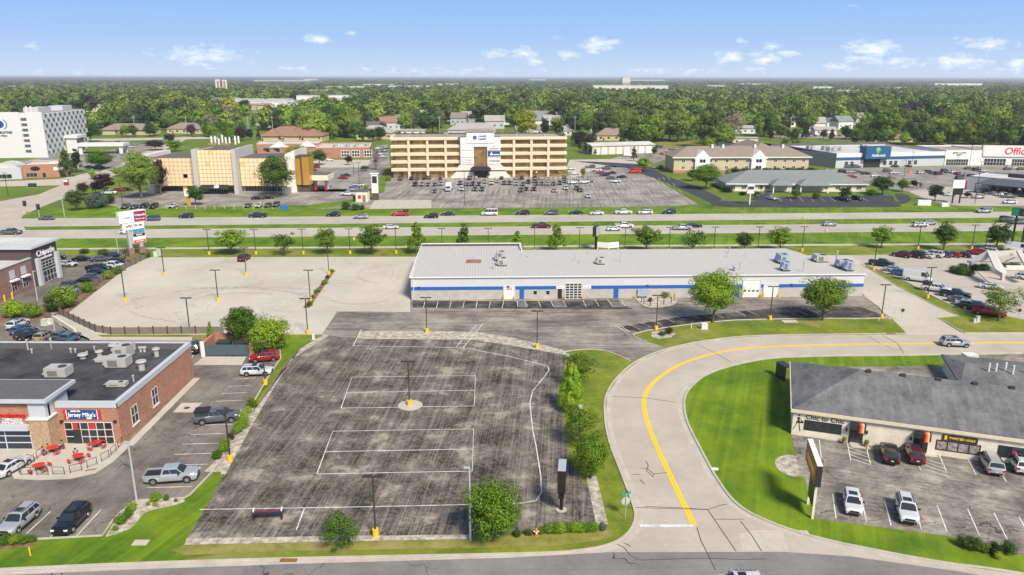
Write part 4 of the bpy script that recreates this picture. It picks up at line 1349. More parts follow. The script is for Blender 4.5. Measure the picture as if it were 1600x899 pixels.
for i, px in enumerate((787, 804.5, 883, 912, 994, 1048.5, 1158.5, 1188.5, 1192, 1217)):
    x = wx(px)
    c, s = math.cos(wang), math.sin(wang)
    q = WA+Vector((x*c+.7*s, x*s-.7*c, 0))
    mb = MB(); mb.tube((0, 0, 0), (0, 0, 1.1), .12, .12, 10); mb.tube((0, 0, 1.1), (0, 0, 1.16), .12, .05, 10)
    o = mb.build('bollard', m_ybase, loc=q); tag(o, f'yellow bollard, {ordinal(i+1)} from left along the white metal building', 'bollard', 'bollards along the metal building')
def onroof(px, py): return G(px, py, EH+.2)
R_ = [(782, 407, 1.7, 2.2, 2.1, 0, 'tall rooftop cooling unit on the left end of the white roof, rear one'), (784.5, 414, 1.8, 2.0, 1.6, 0, 'rooftop cooling unit on the left end of the white roof, front one'),
      (938, 412, 1.6, 1.6, 1.4, 0, 'pale grey rooftop unit near the middle of the white ribbed roof'), (1222, 410, 2.0, 3.2, 1.9, 1, 'blue-grey duct unit on the white roof right of the big tree'),
      (1227, 422, 1.5, 1.4, 1.8, 1, 'small blue-grey unit below the duct unit on the white roof'), (1281, 408, 2.6, 2.4, 1.5, 0, 'grey rooftop unit with dark louvres near the right end of the white roof'),
      (1317, 417, 2.6, 2.0, 1.6, 1, 'wide blue-grey unit at the right end of the white roof'), (1326, 422, 1.5, 1.4, 2.0, 1, 'narrow blue-grey unit at the right corner of the white roof')]
for px, py, a, b, c, bl, lab in R_:
    hvac('roof_unit', onroof(px, py), wang, (a, b, c), lab, m_hvacb if bl else None)
for i, (px, py, h, r) in enumerate([(826, 402, .9, .10), (899, 407, 1.0, .08), (906, 411, .7, .1), (970, 409, 2.1, .09), (921, 397, 1.0, .12), (1136, 402, .9, .1), (1165, 401, .9, .09), (1156, 422, 1.5, .12), (1148, 422, .8, .4), (1255, 424, 2.0, .1), (1306, 412, 2.8, .17), (1294, 403, .8, .08), (740.5, 405, 1.2, .05), (772, 420, 1.3, .12), (1139, 396, 1.4, .12)]):
    vent(onroof(px, py), h, r, f'small metal vent pipe on the white ribbed roof {["left of the roof joint","behind the pale unit","left of the pale unit","tall one mid roof","at the rear eave","right of the middle","far right of the middle","behind the large tree crown","squat one behind the tree","tall one right of the duct unit","thick one by the right end","near the rear right corner","over the framed hatch","in front of the cooling units","standing at the back eave"][i]}')
mb = MB(); mb.box(-1.6, 1.6, -.9, .9, 0, .35); o = mb.build('roof_hatch', m_brick2, loc=onroof(740.5, 409.5), rz=wang); tag(o, 'brown framed roof hatch on the left part of the white roof', 'roof hatch')
# meters and posts in front
r = empty('utility_cabinet', G(1002.5, 465), wang, 'blue-grey electrical cabinet against the block wall in the round bed', 'cabinet')
part('cabinet_box', lambda m: m.box(-1.1, 1.1, -.9, -.1, .5, 2.0), m_hvacb, r); part('leg', lambda m: (m.box(-.9, -.75, -.6, -.45, 0, .5), m.box(.75, .9, -.6, -.45, 0, .5)), m_fan, r); part('meter', lambda m: m.box(1.4, 2.0, -.5, -.1, .9, 1.8), m_hvac, r)
for i, (px, py) in enumerate(((1002, 473), (1006, 476), (1016, 479), (1037, 475), (1049, 473), (1053, 469))):
    mb = MB(); mb.tube((0, 0, 0), (0, 0, 1.3), .08, .08, 8); o = mb.build('guard_post', m_bronze, loc=G(px, py)); tag(o, f'dark guard post, {ordinal(i+1)} from left around the round gravel bed', 'post', 'guard posts round the meter bed')

# ---------------------------------------------------------------- brick strip shop (left)
BX, BY = -49.55, 86.6
SL_ = 95.0
root = empty('brick_shop', (BX-SL_, BY, 0), 0, 'red brick strip shop building with grey coping and black membrane roof, at left', 'building')
L, D, H = SL_, 22.4, 5.7
def f(m):
    m.box(L-7.9, L, 0, .35, 0, H); m.box(0, L-7.9, -1.2, -.85, 0, H+.35); m.box(L-.35, L, .35, D, 0, H); m.box(0, L-.35, D-.35, D, 0, H)
part('wall', f, m_brick, root)
part('roof', lambda m: m.box(0, L-.35, .35, D-.35, H-1.3, H-.95), m_membrane, root)
part('parapet_lining', lambda m: (m.box(0, L-.35, D-.42, D-.35, H-.95, H), m.box(L-.42, L-.35, .35, D-.42, H-.95, H), m.box(L-7.6, L-.42, .35, .42, H-.95, H)), m_darkroof, root)
part('coping', lambda m: (m.box(L-.5, L+.12, -.12, D+.1, H, H+.1), m.box(L-7.7, L-.5, -.12, .5, H, H+.1), m.box(0, L-.5, D-.5, D+.1, H, H+.1)), m_coping, root)
part('coping_band', lambda m: (m.box(L, L+.1, -.1, D+.08, H-.62, H), m.box(L-7.7, L+.1, -.1, 0, H-.62, H)), m_coping, root)
# raised tower over the tobacco shop
TX = L-9.1
part('tower_wall', lambda m: (m.box(0, TX, -1.25, 3.4, H+.35, H+.9), m.box(0, TX-.4, -1.5, -1.25, 3.0, H+.9)), m_brick, root)
part('tower_roof', lambda m: (m.box(-.2, TX+1.7, -2.2, 4.4, H+.9, H+1.35)), m_coping, root)
part('tower_deck', lambda m: (m.box(0, TX+1.35, -1.9, 4.1, H+1.35, H+1.42)), m_darkroof, root)
part('tower_end', lambda m: (m.box(TX-.9, TX+1.2, -1.75, 3.0, H-1.4, H+.9)), m_coping, root)
part('stone_pillar', lambda m: m.box(TX-1.0, TX+1.35, -1.95, 1.0, 0, H-1.4), m_stone, root)
part('pillar_cap', lambda m: m.box(TX-1.15, TX+1.5, -2.1, .2, H-1.42, H-1.25), m_offw, root)
part('canopy', lambda m: m.box(0, TX-1.0, -2.3, -1.5, 2.95, 3.55), m_coping, root)
F = frame('front', L, D)
F2 = lambda u, z, o: (u, -1.5-o, z)
window(root, F2, 8, TX-1.3, .1, 2.85, 24, 3, m_glass, M('pale_blue_frame', (.55, .65, .85), .5, var=0), .12, 'shopfront')
part('shopfront_blue_band', lambda m: slab(m, F2, 8.2, TX-1.5, 2.45, 2.75, .04, .05), m_blue, root)
o = window(root, F, L-7.0, L-.95, .1, 3.05, 6, 3, m_glass, m_frame, .1, 'shopfront')
part('door', lambda m: slab(m, F, L-6.0, L-5.0, .1, 2.1, .05, .12), m_framed, root)
part('shopfront_poster', lambda m: (slab(m, F, L-5.9, L-5.3, 2.2, 2.9, .05, .07), slab(m, F, L-3.8, L-3.1, 2.2, 2.9, .05, .07)), m_red, root)
for u0 in (3.0, 8.8):
    window(root, frame('right', L, D), u0, u0+1.6, 1.2, 3.6, 2, 2, m_glass, m_frame, .1)
    part('sill', lambda m: slab(m, frame('right', L, D), u0-.15, u0+1.75, .98, 1.12, 0, .14), m_offw, root)
part('pilaster', lambda m: [slab(m, F, u, u+.5, 0, H-.7, 0, .07) for u in (L-7.5, L-.7)], m_brick, root)
part('wall_light', lambda m: [slab(m, F, u, u+.35, 3.1, 3.4, 0, .3) for u in (L-7.35, L-.6)], m_framed, root)
# sandwich shop sign
part('sign_panel', lambda m: slab(m, F, L-6.4, L-2.55, 3.55, 4.75, 0, .12), m_navy, root)
part('sign_panel', lambda m: (slab(m, F, L-6.8, L-6.35, 3.5, 4.8, 0, .14), slab(m, F, L-2.6, L-2.15, 3.5, 4.8, 0, .14)), m_red, root)
part('sign_panel', lambda m: (slab(m, F, L-6.45, L-6.35, 3.5, 4.8, .13, .15), slab(m, F, L-2.6, L-2.5, 3.5, 4.8, .13, .15)), m_signw, root)
text("Jersey Mike's", .78, m_signw, root, (L-4.48, -.17, 4.12), bold=.006, sx=.84)
text('SINCE 1956', .24, m_signw, root, (L-5.2, -.17, 4.63), bold=.01); text('SUBS', .28, m_signw, root, (L-3.6, -.17, 3.68), bold=.012)
text('Smokestop', .82, m_red, root, (TX-3.3, -1.6, 4.75), bold=.01, shear=.15, ext=.08)
text('TOBACCO &\nVAPE CENTER', .42, m_signw, root, (TX-3.2, -1.6, 3.95), bold=.004, ext=.06)
part('sign_panel', lambda m: slab(m, F2, TX-7.6, TX-5.4, 4.1, 5.2, 0, .15), m_framed, root)
part('sign_flame', lambda m: [slab(m, F2, TX-7.4+k*.5, TX-7.1+k*.5, 4.25, 4.7+.2*(k % 2), .15, .18) for k in range(4)], m_red, root)
for i, (px, py, a, b, c, lab) in enumerate([(186, 572, 3.1, 2.0, 1.5, 'white box air conditioner with round fan on the black roof'), (195, 558, 2.0, 2.4, 1.9, 'taller white unit behind the box air conditioner on the black roof'), (93, 587, 3.0, 2.0, 1.4, 'white rooftop unit behind the raised shop tower'), (172, 564, 3.4, 2.0, .45, 'low flat metal curb unit on the black roof'), (184, 604, 2.6, 1.0, .7, 'small galvanised unit near the front edge of the black roof'), (-40, 580, 3, 2, 1.4, 'white rooftop unit at the far left of the black roof')]):
    hvac('roof_unit', G(px, py, H-.95), 0.0, (a, b, c), lab)
for i, (px, py, h, r) in enumerate([(130, 560, .6, .45), (156, 558, .9, .35), (222, 578, 1.3, .45), (245, 557, 1.2, .35), (177, 548, .9, .4), (211, 546, 1.5, .12), (44, 547, 1.6, .12), (81, 545, 1.6, .12), (50, 552, .6, .12), (111, 551, .6, .12), (118, 551, .5, .12), (148, 548, .6, .1), (136, 554, .4, .1), (208, 549, .6, .15), (220, 550, .7, .2), (226, 550, .7, .2), (209, 597, .9, .1)]):
    vent(G(px, py, H-.95), h, r, f'vent on the black roof, {["squat mushroom","short stack behind the units","two-tier stack by the right parapet","grey stack near the rear corner","vent on a tan curb","tall pipe near the back wall","leftmost tall T pipe","second tall T pipe","small white pipe at left","small white pipe beside its twin","bent white pipe","small pipe left of tan curb","tiny pipe by the mushroom","white pipe next to tall pipe","first dome of a pair","second dome of a pair","thin pipe near the front parapet"][i]}')
mb = MB(); mb.box(-.2, .2, -.35, .35, 0, 1.6); o = mb.build('bollard', m_ybase, loc=G(300, 588)); tag(o, 'yellow corner guard at the rear corner of the brick shop', 'bollard')
# trash enclosure
A = G(320, 557); r = empty('trash_enclosure', (A.x, A.y, 0), 0, 'brick trash enclosure with dark blue-grey gate, behind the brick shop', 'enclosure')
part('brick_wall', lambda m: (m.box(-.5, .0, 0, 5.2, 0, 2.3), m.box(7.6, 8.2, 0, 5.2, 0, 2.3), m.box(0, 7.6, 4.9, 5.2, 0, 2.3)), m_brick, r)
part('gate', lambda m: (m.box(.05, 3.78, .1, .2, .15, 2.0), m.box(3.82, 7.55, .1, .2, .15, 2.0)), M('gate_slate', (.07, .10, .12), .6), r)
part('gate_post', lambda m: m.tube((-.25, -.05, 0), (-.25, -.05, 2.6), .35, .35, 12), m_offw, r)
for i, x in enumerate((1.4, 4.4)):
    q = empty('dumpster', (A.x+x+.9, A.y+2.8, 0), 0, f'dark green dumpster inside the brick trash enclosure, {["left","right"][i]} one', 'dumpster'); part('bin', lambda m: m.box(-1.1, 1.1, -.8, .8, .1, 1.6), M('dumpster_green', (.02, .06, .045), .6), q); part('lid', lambda m: m.box(-1.15, 1.15, -.85, .85, 1.6, 1.72), m_fan, q)

# ---------------------------------------------------------------- burrito restaurant (far left)
CX, CY = -106.0, 149.5
root = empty('corner_restaurant', (CX-40, CY-22, 0), 0, 'brick restaurant with dark brown tower and tall glass front, at the far left', 'building')
L, D, H = 40.0, 34.5, 6.6
part('wall', lambda m: (m.box(0, L, 0, .4, 0, H), m.box(L-.4, L, .4, D, 0, H), m.box(0, L, D, D+.4, 0, H)), m_brick2, root)
part('roof', lambda m: m.box(0, L-.4, .4, D, H-.9, H-.5), m_paleroof, root)
part('coping', lambda m: (m.box(L-.6, L+.15, -.1, D-.1, H, H+.18), m.box(0, L-.6, -.1, .5, H, H+.18)), m_coping, root)
part('tower', lambda m: m.box(L-15, L+.2, 33.2, 42.7, 0, 8.7), m_brownm, root)
part('tower_roof', lambda m: m.box(L-15.8, L+.9, 32.5, 43.6, 8.7, 9.15), m_coping, root)
part('tower_deck', lambda m: m.box(L-15, L+.1, 33.5, 42.6, 9.15, 9.2), m_paleroof, root)
FR = frame('right', L, D)
part('pillar', lambda m: (slab(m, FR, 34.2, 35.2, 0, 6.2, .2, .9), slab(m, FR, 41.3, 42.3, 0, 6.2, .2, .9)), m_coping, root)
FR2 = lambda u, z, o: (L+.2+o, u, z)
window(root, FR2, 35.3, 41.2, .2, 2.8, 5, 2, m_glass, m_frame, .1, 'shopfront'); window(root, FR2, 35.3, 41.2, 3.5, 4.9, 5, 2, m_glass, m_frame, .1, 'shopfront')
for u in (25.5, 29.3):
    window(root, FR, u, u+1.7, 1.0, 3.2, 2, 2)
    part('awning', lambda m: slab(m, FR, u-.3, u+2.0, 3.3, 3.6, 0, .8), m_offw, root)
    part('shutter', lambda m: slab(m, FR, u, u+1.7, 3.9, 5.6, 0, .06), m_coping, root)
part('door', lambda m: slab(m, FR, 19, 20.2, .1, 2.2, 0, .06), m_coping, root)
part('ladder', lambda m: [slab(m, FR, 16.0+k*.0, 16.9, .3+k*.45, .38+k*.45, .1, .16) for k in range(14)] + [slab(m, FR, u, u+.08, 0, 6.6, .08, .18) for u in (15.95, 16.9)], m_offw, root)
text('Chipotle', 1.9, m_signw, root, (L+.28, 38.3, 7.0), rot=(math.pi/2, 0, math.pi/2), bold=.03, ext=.06)
text('MEXICAN GRILL', .6, m_signw, root, (L+.28, 38.3, 5.75), rot=(math.pi/2, 0, math.pi/2), bold=.015)
for i, (px, py) in enumerate(((8, 472), (20, 468))):
    mb = MB(); mb.tube((0, 0, 0), (0, 0, 1.5), .16, .16, 10); o = mb.build('bollard', m_ybase, loc=G(px, py)); tag(o, f'yellow bollard by the restaurant side wall, {["nearer the ladder","beside the grey door"][i]}', 'bollard')

# ---------------------------------------------------------------- boutique building (right)
CA, CB = G(1236, 679), G(1600, 731)
root, L = lot_building('boutique_building', (1236, 679), (1600, 731), 'cream shop building with large grey shingle hip roof and painted front, at right')
L += 26; D = 17.5; H = 3.6
part('wall', lambda m: (m.box(0, L, 0, .3, 0, H), m.box(0, .3, .3, D, 0, H), m.box(.3, L, D-.3, D, 0, H)), m_cream, root)
part('roof', lambda m: hip(m, 0, L, 0, D, H+.1, H+3.3, ov=.28, ridge=.95), m_shing, root)
part('fascia', lambda m: (m.box(-.34, L+.3, -.38, -.28, H-.3, H+.14), m.box(-.38, -.28, -.28, D+.28, H-.3, H+.12)), M('fascia_cream', (.70, .60, .42), .6), root)
F = frame('front', L, D)
def cxx(px, py=690): 
    p = G(px, py)-CA; return p.dot((CB-CA).normalized())
window(root, F, 1.5, 5.9, 1.0, 2.3, 4, 1, m_glass, m_framed, .1, 'shop_window')
def doorset(u):
    window(root, F, u, u+1.5, .05, 2.2, 2, 1, m_glass, m_framed, .14, 'glass_door')
    part('canopy', lambda m: slab(m, F, u-.1, u+.9, 2.25, 2.95, 0, .85), m_framed, root)
    aw = MB()
    for k in range(4):
        slab(aw, F, u+.9+k*.2, u+1.1+k*.2, 1.9, 2.95, 0, .95-.08*k, k)
    aw.build('striped_awning', [m_red, M('awning_orange', (.7, .25, .05), .7), M('awning_cream', (.75, .6, .3), .7), m_framed], root)
doorset(6.95); doorset(14.3)
window(root, F, 16.8, 21.5, .85, 2.05, 4, 1, M('poster_photo', (.32, .26, .24), .5, var=1.6, scale=2.2), m_framed, .12, 'poster_window')
part('sign_panel', lambda m: slab(m, F, 17.3, 21.1, 2.2, 2.95, 0, .12), m_framed, root)
text("TWISTED NAILS", .40, m_ybase, root, (19.4, -.14, 2.57), bold=.012); part('sign_mark', lambda m: slab(m, F, 17.5, 17.8, 2.3, 2.85, .12, .15), m_ybase, root)
window(root, F, 23.4, 30.5, 1.05, 2.45, 5, 1, m_glass, m_framed, .1, 'shop_window'); part('window_display', lambda m: slab(m, F, 24.8, 25.3, 1.1, 2.0, .035, .055), M('magenta_dress', (.5, .02, .12), .7), root)
text('Chic to Chic', .86, m_framed, root, (3.85, -.04, 2.78), bold=.004, ext=.02, sx=1.05)
def f(m):   # painted figure of a lady with handbag
    for pts in ([(1.35, 2.95), (1.55, 3.0), (1.62, 2.85), (1.5, 2.7), (1.35, 2.78)], [(1.25, 2.6), (1.65, 2.6), (1.58, 2.2), (1.75, 1.75), (1.15, 1.75), (1.38, 2.2)], [(1.25, 1.75), (1.35, 1.75), (.95, .75), (.85, .7)], [(1.5, 1.75), (1.6, 1.75), (1.85, .65), (1.72, .65)], [(1.75, 2.1), (2.05, 2.1), (2.1, 1.8), (1.7, 1.8)], [(1.62, 2.5), (1.7, 2.45), (1.95, 2.1), (1.85, 2.1)]):
        n = len(pts); pts = [(u-.75, z) for u, z in pts]; m.add([(u, -.02, z) for u, z in pts]+[(u, -.012, z) for u, z in pts], [tuple(range(n)), tuple(range(n, 2*n))[::-1]])
part('painted_lady', f, m_framed, root)
part('wall_light', lambda m: [slab(m, F, u, u+.2, 1.6, 2.0, 0, .2) for u in (6.4, 8.8, 13.8)], m_framed, root)
part('ridge_vent', lambda m: [m.box(9+k*4.2, 9.6+k*4.2, D/2-.5, D/2-.1, H+3.15, H+3.52) for k in range(12)], m_fan, root)
part('planter_wall', lambda m: slab(m, F, 22.6, 44, 0, .35, .1, 1.4), M('planter_green', (.05, .10, .05), .7), root)
for i, (u, c) in enumerate(((6.3, 'leaf_mid'), (8.9, 'leaf_yellow'))):
    p = CA+(CB-CA).normalized()*u-uy*-0.0 - uy*.6
    r = empty('flower_pot', (p.x, p.y, .05), 0, ['pot with green plant left of the boutique door', 'pot with yellow flowers right of the boutique door'][i], 'flower pot')
    part('pot', lambda m: m.tube((0, 0, 0), (0, 0, .45), .2, .28, 10), m_brick3, r)
    o = bpy.data.objects.new('plant', crown_var(('bush', 'mid' if i == 0 else 'yellow', 1, 0))); o.scale = (.4, .4, .4); o.location = (0, 0, .65); o.parent = r; COL.objects.link(o)
# rear wing
root = empty('rear_wing', G(1472, 578, 0), math.radians(-18), 'low rear wing with dark grey shingle roof and white vent pipes, behind the boutique roof', 'building')
part('wall', lambda m: m.box(0, 30, -12, 0, 0, 2.4), m_cream, root); part('roof', lambda m: hip(m, 0, 30, -12, 0, 2.5, 3.5, ov=.4, ridge=.3), m_shing, root)
part('vent_pipe', lambda m: [m.tube((x, -8+.3*x % 1, 2.8), (x, -8+.3*x % 1, 4.4+(x % 1)*.5), .14, .14, 8) for x in (4.2, 5.2, 6.5, 7.3, 9.2, 10.1)], m_offw, root)
r = empty('black_enclosure', G(1211, 588), math.radians(-74), 'black framed box attached at the back left corner of the boutique', 'enclosure'); part('panel', lambda m: m.box(0, 2.4, 0, .1, 0, 2.3), m_framed, r); part('top', lambda m: m.box(-.2, 2.4, 0, 1.3, 2.3, 2.4), m_framed, r)

# ---------------------------------------------------------------- beige office block
root, L = lot_building('office_block', (612, 279), (885, 276), 'five-storey beige office building with ribbon windows and white sign tower', 'office building')
D = 24.0; SH = 3.55; H = 17.7
part('core', lambda m: m.box(.8, L-.8, 1.6, D, 0, H), m_glassb, root)
def f(m):
    for k in range(5):
        z = 3.0+k*SH
        if k == 4: zt = H+.9
        else: zt = z+1.55
        x1 = .0
        m.add([(0, 0, z+.25), (L, 0, z+.25), (L, 0, zt-.25), (0, 0, zt-.25), (0, .45, z), (L, .45, z), (L, .45, zt), (0, .45, zt), (0, 1.7, z), (L, 1.7, z), (L, 1.7, zt), (0, 1.7, zt)],
              [(0, 1, 2, 3), (4, 5, 1, 0), (3, 2, 6, 7), (8, 9, 5, 4), (7, 6, 10, 11), (0, 3, 7, 4), (4, 7, 11, 8), (1, 5, 6, 2), (5, 9, 10, 6)])
        m.box(L-1.2, L, 1.7, D, z, zt); m.box(0, 1.2, 1.7, D, z, zt); m.box(0, L, D, D+.4, z, zt)
part('spandrel', f, m_beige, root)
part('roof', lambda m: m.box(1, L-1, 1.7, D-.1, H-.1, H+.35), m_grit, root)
part('roof_edge', lambda m: (m.box(1, L-1, D-.4, D+.3, H+.9, H+1.2), m.box(L-1.2, L-.8, 1.8, D, H+.9, H+1.2)), m_brownm, root)
part('column', lambda m: [m.box(L*t-.55, L*t+.55, -.1, 1.6, 0, H-.6) for t in (.100, .205, .307, .695, .795, .893)], m_beige, root)
mull = part('mullion', lambda m: [m.box(x, x+.09, 1.5, 1.62, z+1.6, z+SH) for x in np.arange(2, L-2, 1.6).tolist() for z in (3.0-SH+.3, 3.0, 3.0+SH, 3.0+2*SH, 3.0+3*SH) if abs(x/L-.5) > .12], m_framed, root)
c = L*.503
part('sign_tower', lambda m: (m.box(c-9.3, c-3.1, -1.6, 1.8, 5.5, 19.2), m.box(c+3.1, c+9.3, -1.6, 1.8, 5.5, 19.2), m.box(c-6.4, c+6.4, -1.9, 1.9, 16.0, 21.2), m.box(c-3.1, c+3.1, -1.6, 1.8, 14.4, 16)), m_offw, root)
part('tower_cornice', lambda m: (m.box(c-6.8, c+6.8, -2.4, 2.4, 21.2, 21.8), m.box(c-9.8, c-6.4, -2.1, 2.1, 19.2, 19.7), m.box(c+6.4, c+9.8, -2.1, 2.1, 19.2, 19.7), m.box(c-6, c+6, 6, 10, 18.0, 21.8)), M('cornice_taupe', (.33, .29, .24), .7), root)
part('tower_glass', lambda m: m.box(c-3.1, c+3.1, -.6, .2, 4.6, 14.4), m_glassb, root)
part('flared_base', lambda m: [m.add([(c+s*3.3, -1.7, z0), (c+s*w0, -1.7, z0), (c+s*w1, -1.7, z1), (c+s*3.3, -1.7, z1), (c+s*3.3, 1.6, z0), (c+s*w0, 1.6, z0), (c+s*w1, 1.6, z1), (c+s*3.3, 1.6, z1)], [(0, 1, 2, 3), (1, 5, 6, 2), (2, 6, 7, 3), (4, 7, 6, 5)] if s > 0 else [(3, 2, 1, 0), (2, 6, 5, 1), (3, 7, 6, 2)]) for s in (-1, 1) for z0, z1, w0, w1 in ((0, 2.9, 14.2, 11.6), (3.5, 6.2, 11.8, 9.6))], m_sand, root)
part('entrance_canopy', lambda m: (m.box(c-4.6, c+4.6, -4.4, 0, 3.6, 4.7), m.box(c-4.0, c+4.0, -4, 0, 4.7, 5.3)), m_framed, root)
part('canopy_post', lambda m: [m.box(c+s*3.2-.2, c+s*3.2+.2, -4, -3.6, 0, 3.6) for s in (-1, 1)], m_framed, root)
F = frame('front', L, D)
window(root, lambda u, z, o: (u, .9-o, z), c-3, c+3, .1, 3.4, 5, 2, m_glass, m_framed, .12, 'entrance_door')
FT = lambda u, z, o: (u, -1.6-o, z)
for k, z in enumerate((13.0, 9.9, 6.7)):
    part('sign_panel', lambda m: slab(m, FT, c-9.0, c-3.3, z, z+2.4, 0, .15), m_signw, root)
    part('sign_panel', lambda m: slab(m, FT, c+3.4, c+9.1, z, z+2.4, 0, .15), m_navy if k == 1 else m_signw, root)
part('shadow_joint', lambda m: [slab(m, FT, a, b, z-.35, z-.2, 0, .25) for z in (13.0, 9.9, 6.7) for a, b in ((c-9.3, c-3.1), (c+3.1, c+9.3))], m_sand, root)
text('Lucent\nHealth', 1.35, m_navy, root, (c+.9, -1.95, 18.6), bold=.03, ext=.03)
part('sign_mark', lambda m: m.tube((c-2.6, -1.92, 18.6), (c-2.6, -2.02, 18.6), .9, .9, 14), m_blue, root)
text('ROGERS', 1.35, M('sign_grey', (.35, .36, .38), .5, var=0), root, (c-6.1, -1.8, 8.2), bold=.02, ext=.03); text('BEHAVIORAL HEALTH', .42, m_framed, root, (c-6.1, -1.8, 7.15), ext=.02)
text('Aerotek', 1.25, m_framed, root, (c+6.9, -1.8, 7.9), bold=.03, ext=.03); part('sign_mark', lambda m: (slab(m, FT, c+3.9, c+4.1, 7.4, 8.5, .15, .2), slab(m, FT, c+4.3, c+4.5, 7.4, 8.2, .15, .2)), m_framed, root)
part('sign_mark', lambda m: m.add([(c+4.2, -1.8, 10.5), (c+5.9, -1.8, 10.5), (c+5.05, -1.8, 12.0)], [(0, 1, 2)]), m_signw, root); part('sign_line', lambda m: slab(m, FT, c+5.9, c+8.8, 10.5, 10.9, .15, .2), m_signw, root)
part('sign_mark', lambda m: m.add([(c+5.3, -1.8, 14.7), (c+6.2, -1.8, 14.2), (c+7.1, -1.8, 14.9), (c+6.2, -1.8, 14.6)], [(0, 1, 2, 3)]), m_framed, root); part('sign_line', lambda m: slab(m, FT, c+4.2, c+8.2, 13.3, 13.6, .15, .2), m_framed, root)
for i, px in enumerate((743.5, 762.5)):
    r = empty('planter', G(px, 278), 0, f'yellow-green planter {["left","right"][i]} of the office entrance', 'planter', None); part('tub', lambda m: m.tube((0, 0, 0), (0, 0, .9), .7, .9, 10), m_sand, r)
    o = bpy.data.objects.new('plant', crown_var(('bush', 'yellow', 1, 0))); o.scale = (1.1, 1.1, 1.0); o.location = (0, 0, 1.4); o.parent = r; COL.objects.link(o)
hvac('roof_unit', G(697, 212.5, H+.3), 0, (1.5, 1.5, 1.6), 'small rooftop unit near the left end of the office roof'); 
for i, px in enumerate((806, 850)):
    vent(G(px, 214, H+.3), 1.2, .35, f'roof vent on the office block, {["nearer the tower","nearer the right end"][i]}')

# ---------------------------------------------------------------- gold glass office
GA = G(262, 301); 
root = empty('gold_glass_office', (G(308, 303).x+1.8, G(308, 303).y, 0), math.radians(0), 'mirrored gold glass office building with grey concrete fins', 'office building')
gx = lambda px: (G(px, 303)-G(308, 303)).x
def curtain(x0, x1, y, z0, z1, nx, nz, nm='curtain_wall'):
    g = MB(); g.box(x0, x1, y, y+.5, z0, z1); o = g.build(nm, m_gold, root)
    f = MB()
    for i in range(nx+1):
        x = x0+(x1-x0)*i/nx; f.box(x-.06, x+.06, y-.05, y, z0, z1)
    for i in range(nz+1):
        z = z0+(z1-z0)*i/nz; f.box(x0, x1, y-.045, y-.001, z-.06, z+.06)
    f.build('mullion', M('gold_mullion', (.42, .22, .06), .5), o)
    p = MB()
    rr_ = random.Random(int(x0*7)+3)
    for _ in range(2):
        i, k = rr_.randrange(nx), rr_.randrange(nz)
        p.box(x0+(x1-x0)*i/nx+.08, x0+(x1-x0)*(i+1)/nx-.08, y-.02, y+.1, z0+(z1-z0)*k/nz+.08, z0+(z1-z0)*(k+1)/nz-.08)
    p.build('replaced_pane', M('gold_pane', (.85, .58, .20), .4, .1, var=0), o)
xl, x1, x2, xr_ = gx(232), gx(307), gx(364), gx(441)
WZ, CZ, BZ = 14.0, 17.4, 2.9
curtain(xl, x1-2.0, 2.0, BZ, WZ, 10, 7); curtain(x1+.3, x2-.6, -.2, BZ+.6, CZ, 9, 9); curtain(x2+1.4, xr_, 2.0, BZ, WZ, 10, 7)
part('ground_floor', lambda m: (m.box(xl, xr_, 4.0, 20, 0, BZ+.2), ), m_greyw, root)
window(root, lambda u, z, o: (u, 4.0-o, z), x2+2, xr_-1, .4, BZ-.3, 14, 1, m_glass, m_frame, .1, 'ground_window'); window(root, lambda u, z, o: (u, 4.0-o, z), x1+2, x2-1, .2, BZ-.2, 12, 1, m_glass, m_frame, .1, 'entrance_door')
window(root, lambda u, z, o: (u, 4.0-o, z), xl+1, x1-3, .4, BZ-.3, 14, 1, m_glass, m_framed, .1, 'ground_window')
part('wing_body', lambda m: (m.box(xl, x1-2, 2.5, 20, BZ+.2, WZ), m.box(x2+1.4, xr_, 2.5, 20, BZ+.2, WZ), m.box(x1-1.4, x2+1.1, .3, 20, BZ+.2, CZ-.6)), m_sand, root)
part('roof', lambda m: (m.box(xl, x1-2, 2.0, 20, WZ, WZ+.12), m.box(x2+1.4, xr_, 2.0, 20, WZ, WZ+.12), m.box(x1, x2, .4, 20, CZ-.6, CZ-.4)), m_darkroof, root)
m_fin = M('fin_concrete', (.50, .47, .43), .8)
part('concrete_fin', lambda m: (m.box(x1-1.5, x1+.3, -1.6, 3, 0, CZ+.3), m.box(x2-.4, x2+1.2, -1.6, 3, 0, CZ+.3), m.box(x2+.2, x2+1.2, 3, 20, WZ, CZ+.5), m.box(x1-1.5, x1-.6, 3, 20, WZ, CZ-.5), m.box(xr_-1, xr_+2.2, -2, .0, 0, BZ)), m_fin, root)
part('end_wall', lambda m: (m.add([(xr_, 1.5, 0), (xr_+3, 5.0, 0), (xr_+3, 24, 0), (xr_, 20, 0), (xr_, 1.5, WZ+1.6), (xr_+3, 5.0, WZ+3), (xr_+3, 24, WZ+3), (xr_, 20, WZ+1.6)], [(0, 1, 5, 4), (1, 2, 6, 5), (2, 3, 7, 6), (4, 5, 6, 7), (3, 0, 4, 7)]), m.box(xl-2.2, xl, 1.0, 20, 0, WZ+1.6)), m_sand, root)
part('amber_glass', lambda m: (m.box(xr_+3, xr_+5.4, 4.5, 5.0, 3.0, WZ-.5), m.box(xr_+5.9, xr_+8.6, 4.2, 12, 3.0, WZ+.2)), m_amber, root)
part('amber_frame', lambda m: (m.box(xr_+5.4, xr_+5.9, 4.0, 5.5, 3.0, WZ+.3), m.box(xr_+3, xr_+8.6, 5.1, 12, WZ+.2, WZ+.6), m.box(xr_+3.1, xr_+8.4, 5.1, 11.8, 0, WZ+.2)), m_brownm, root)
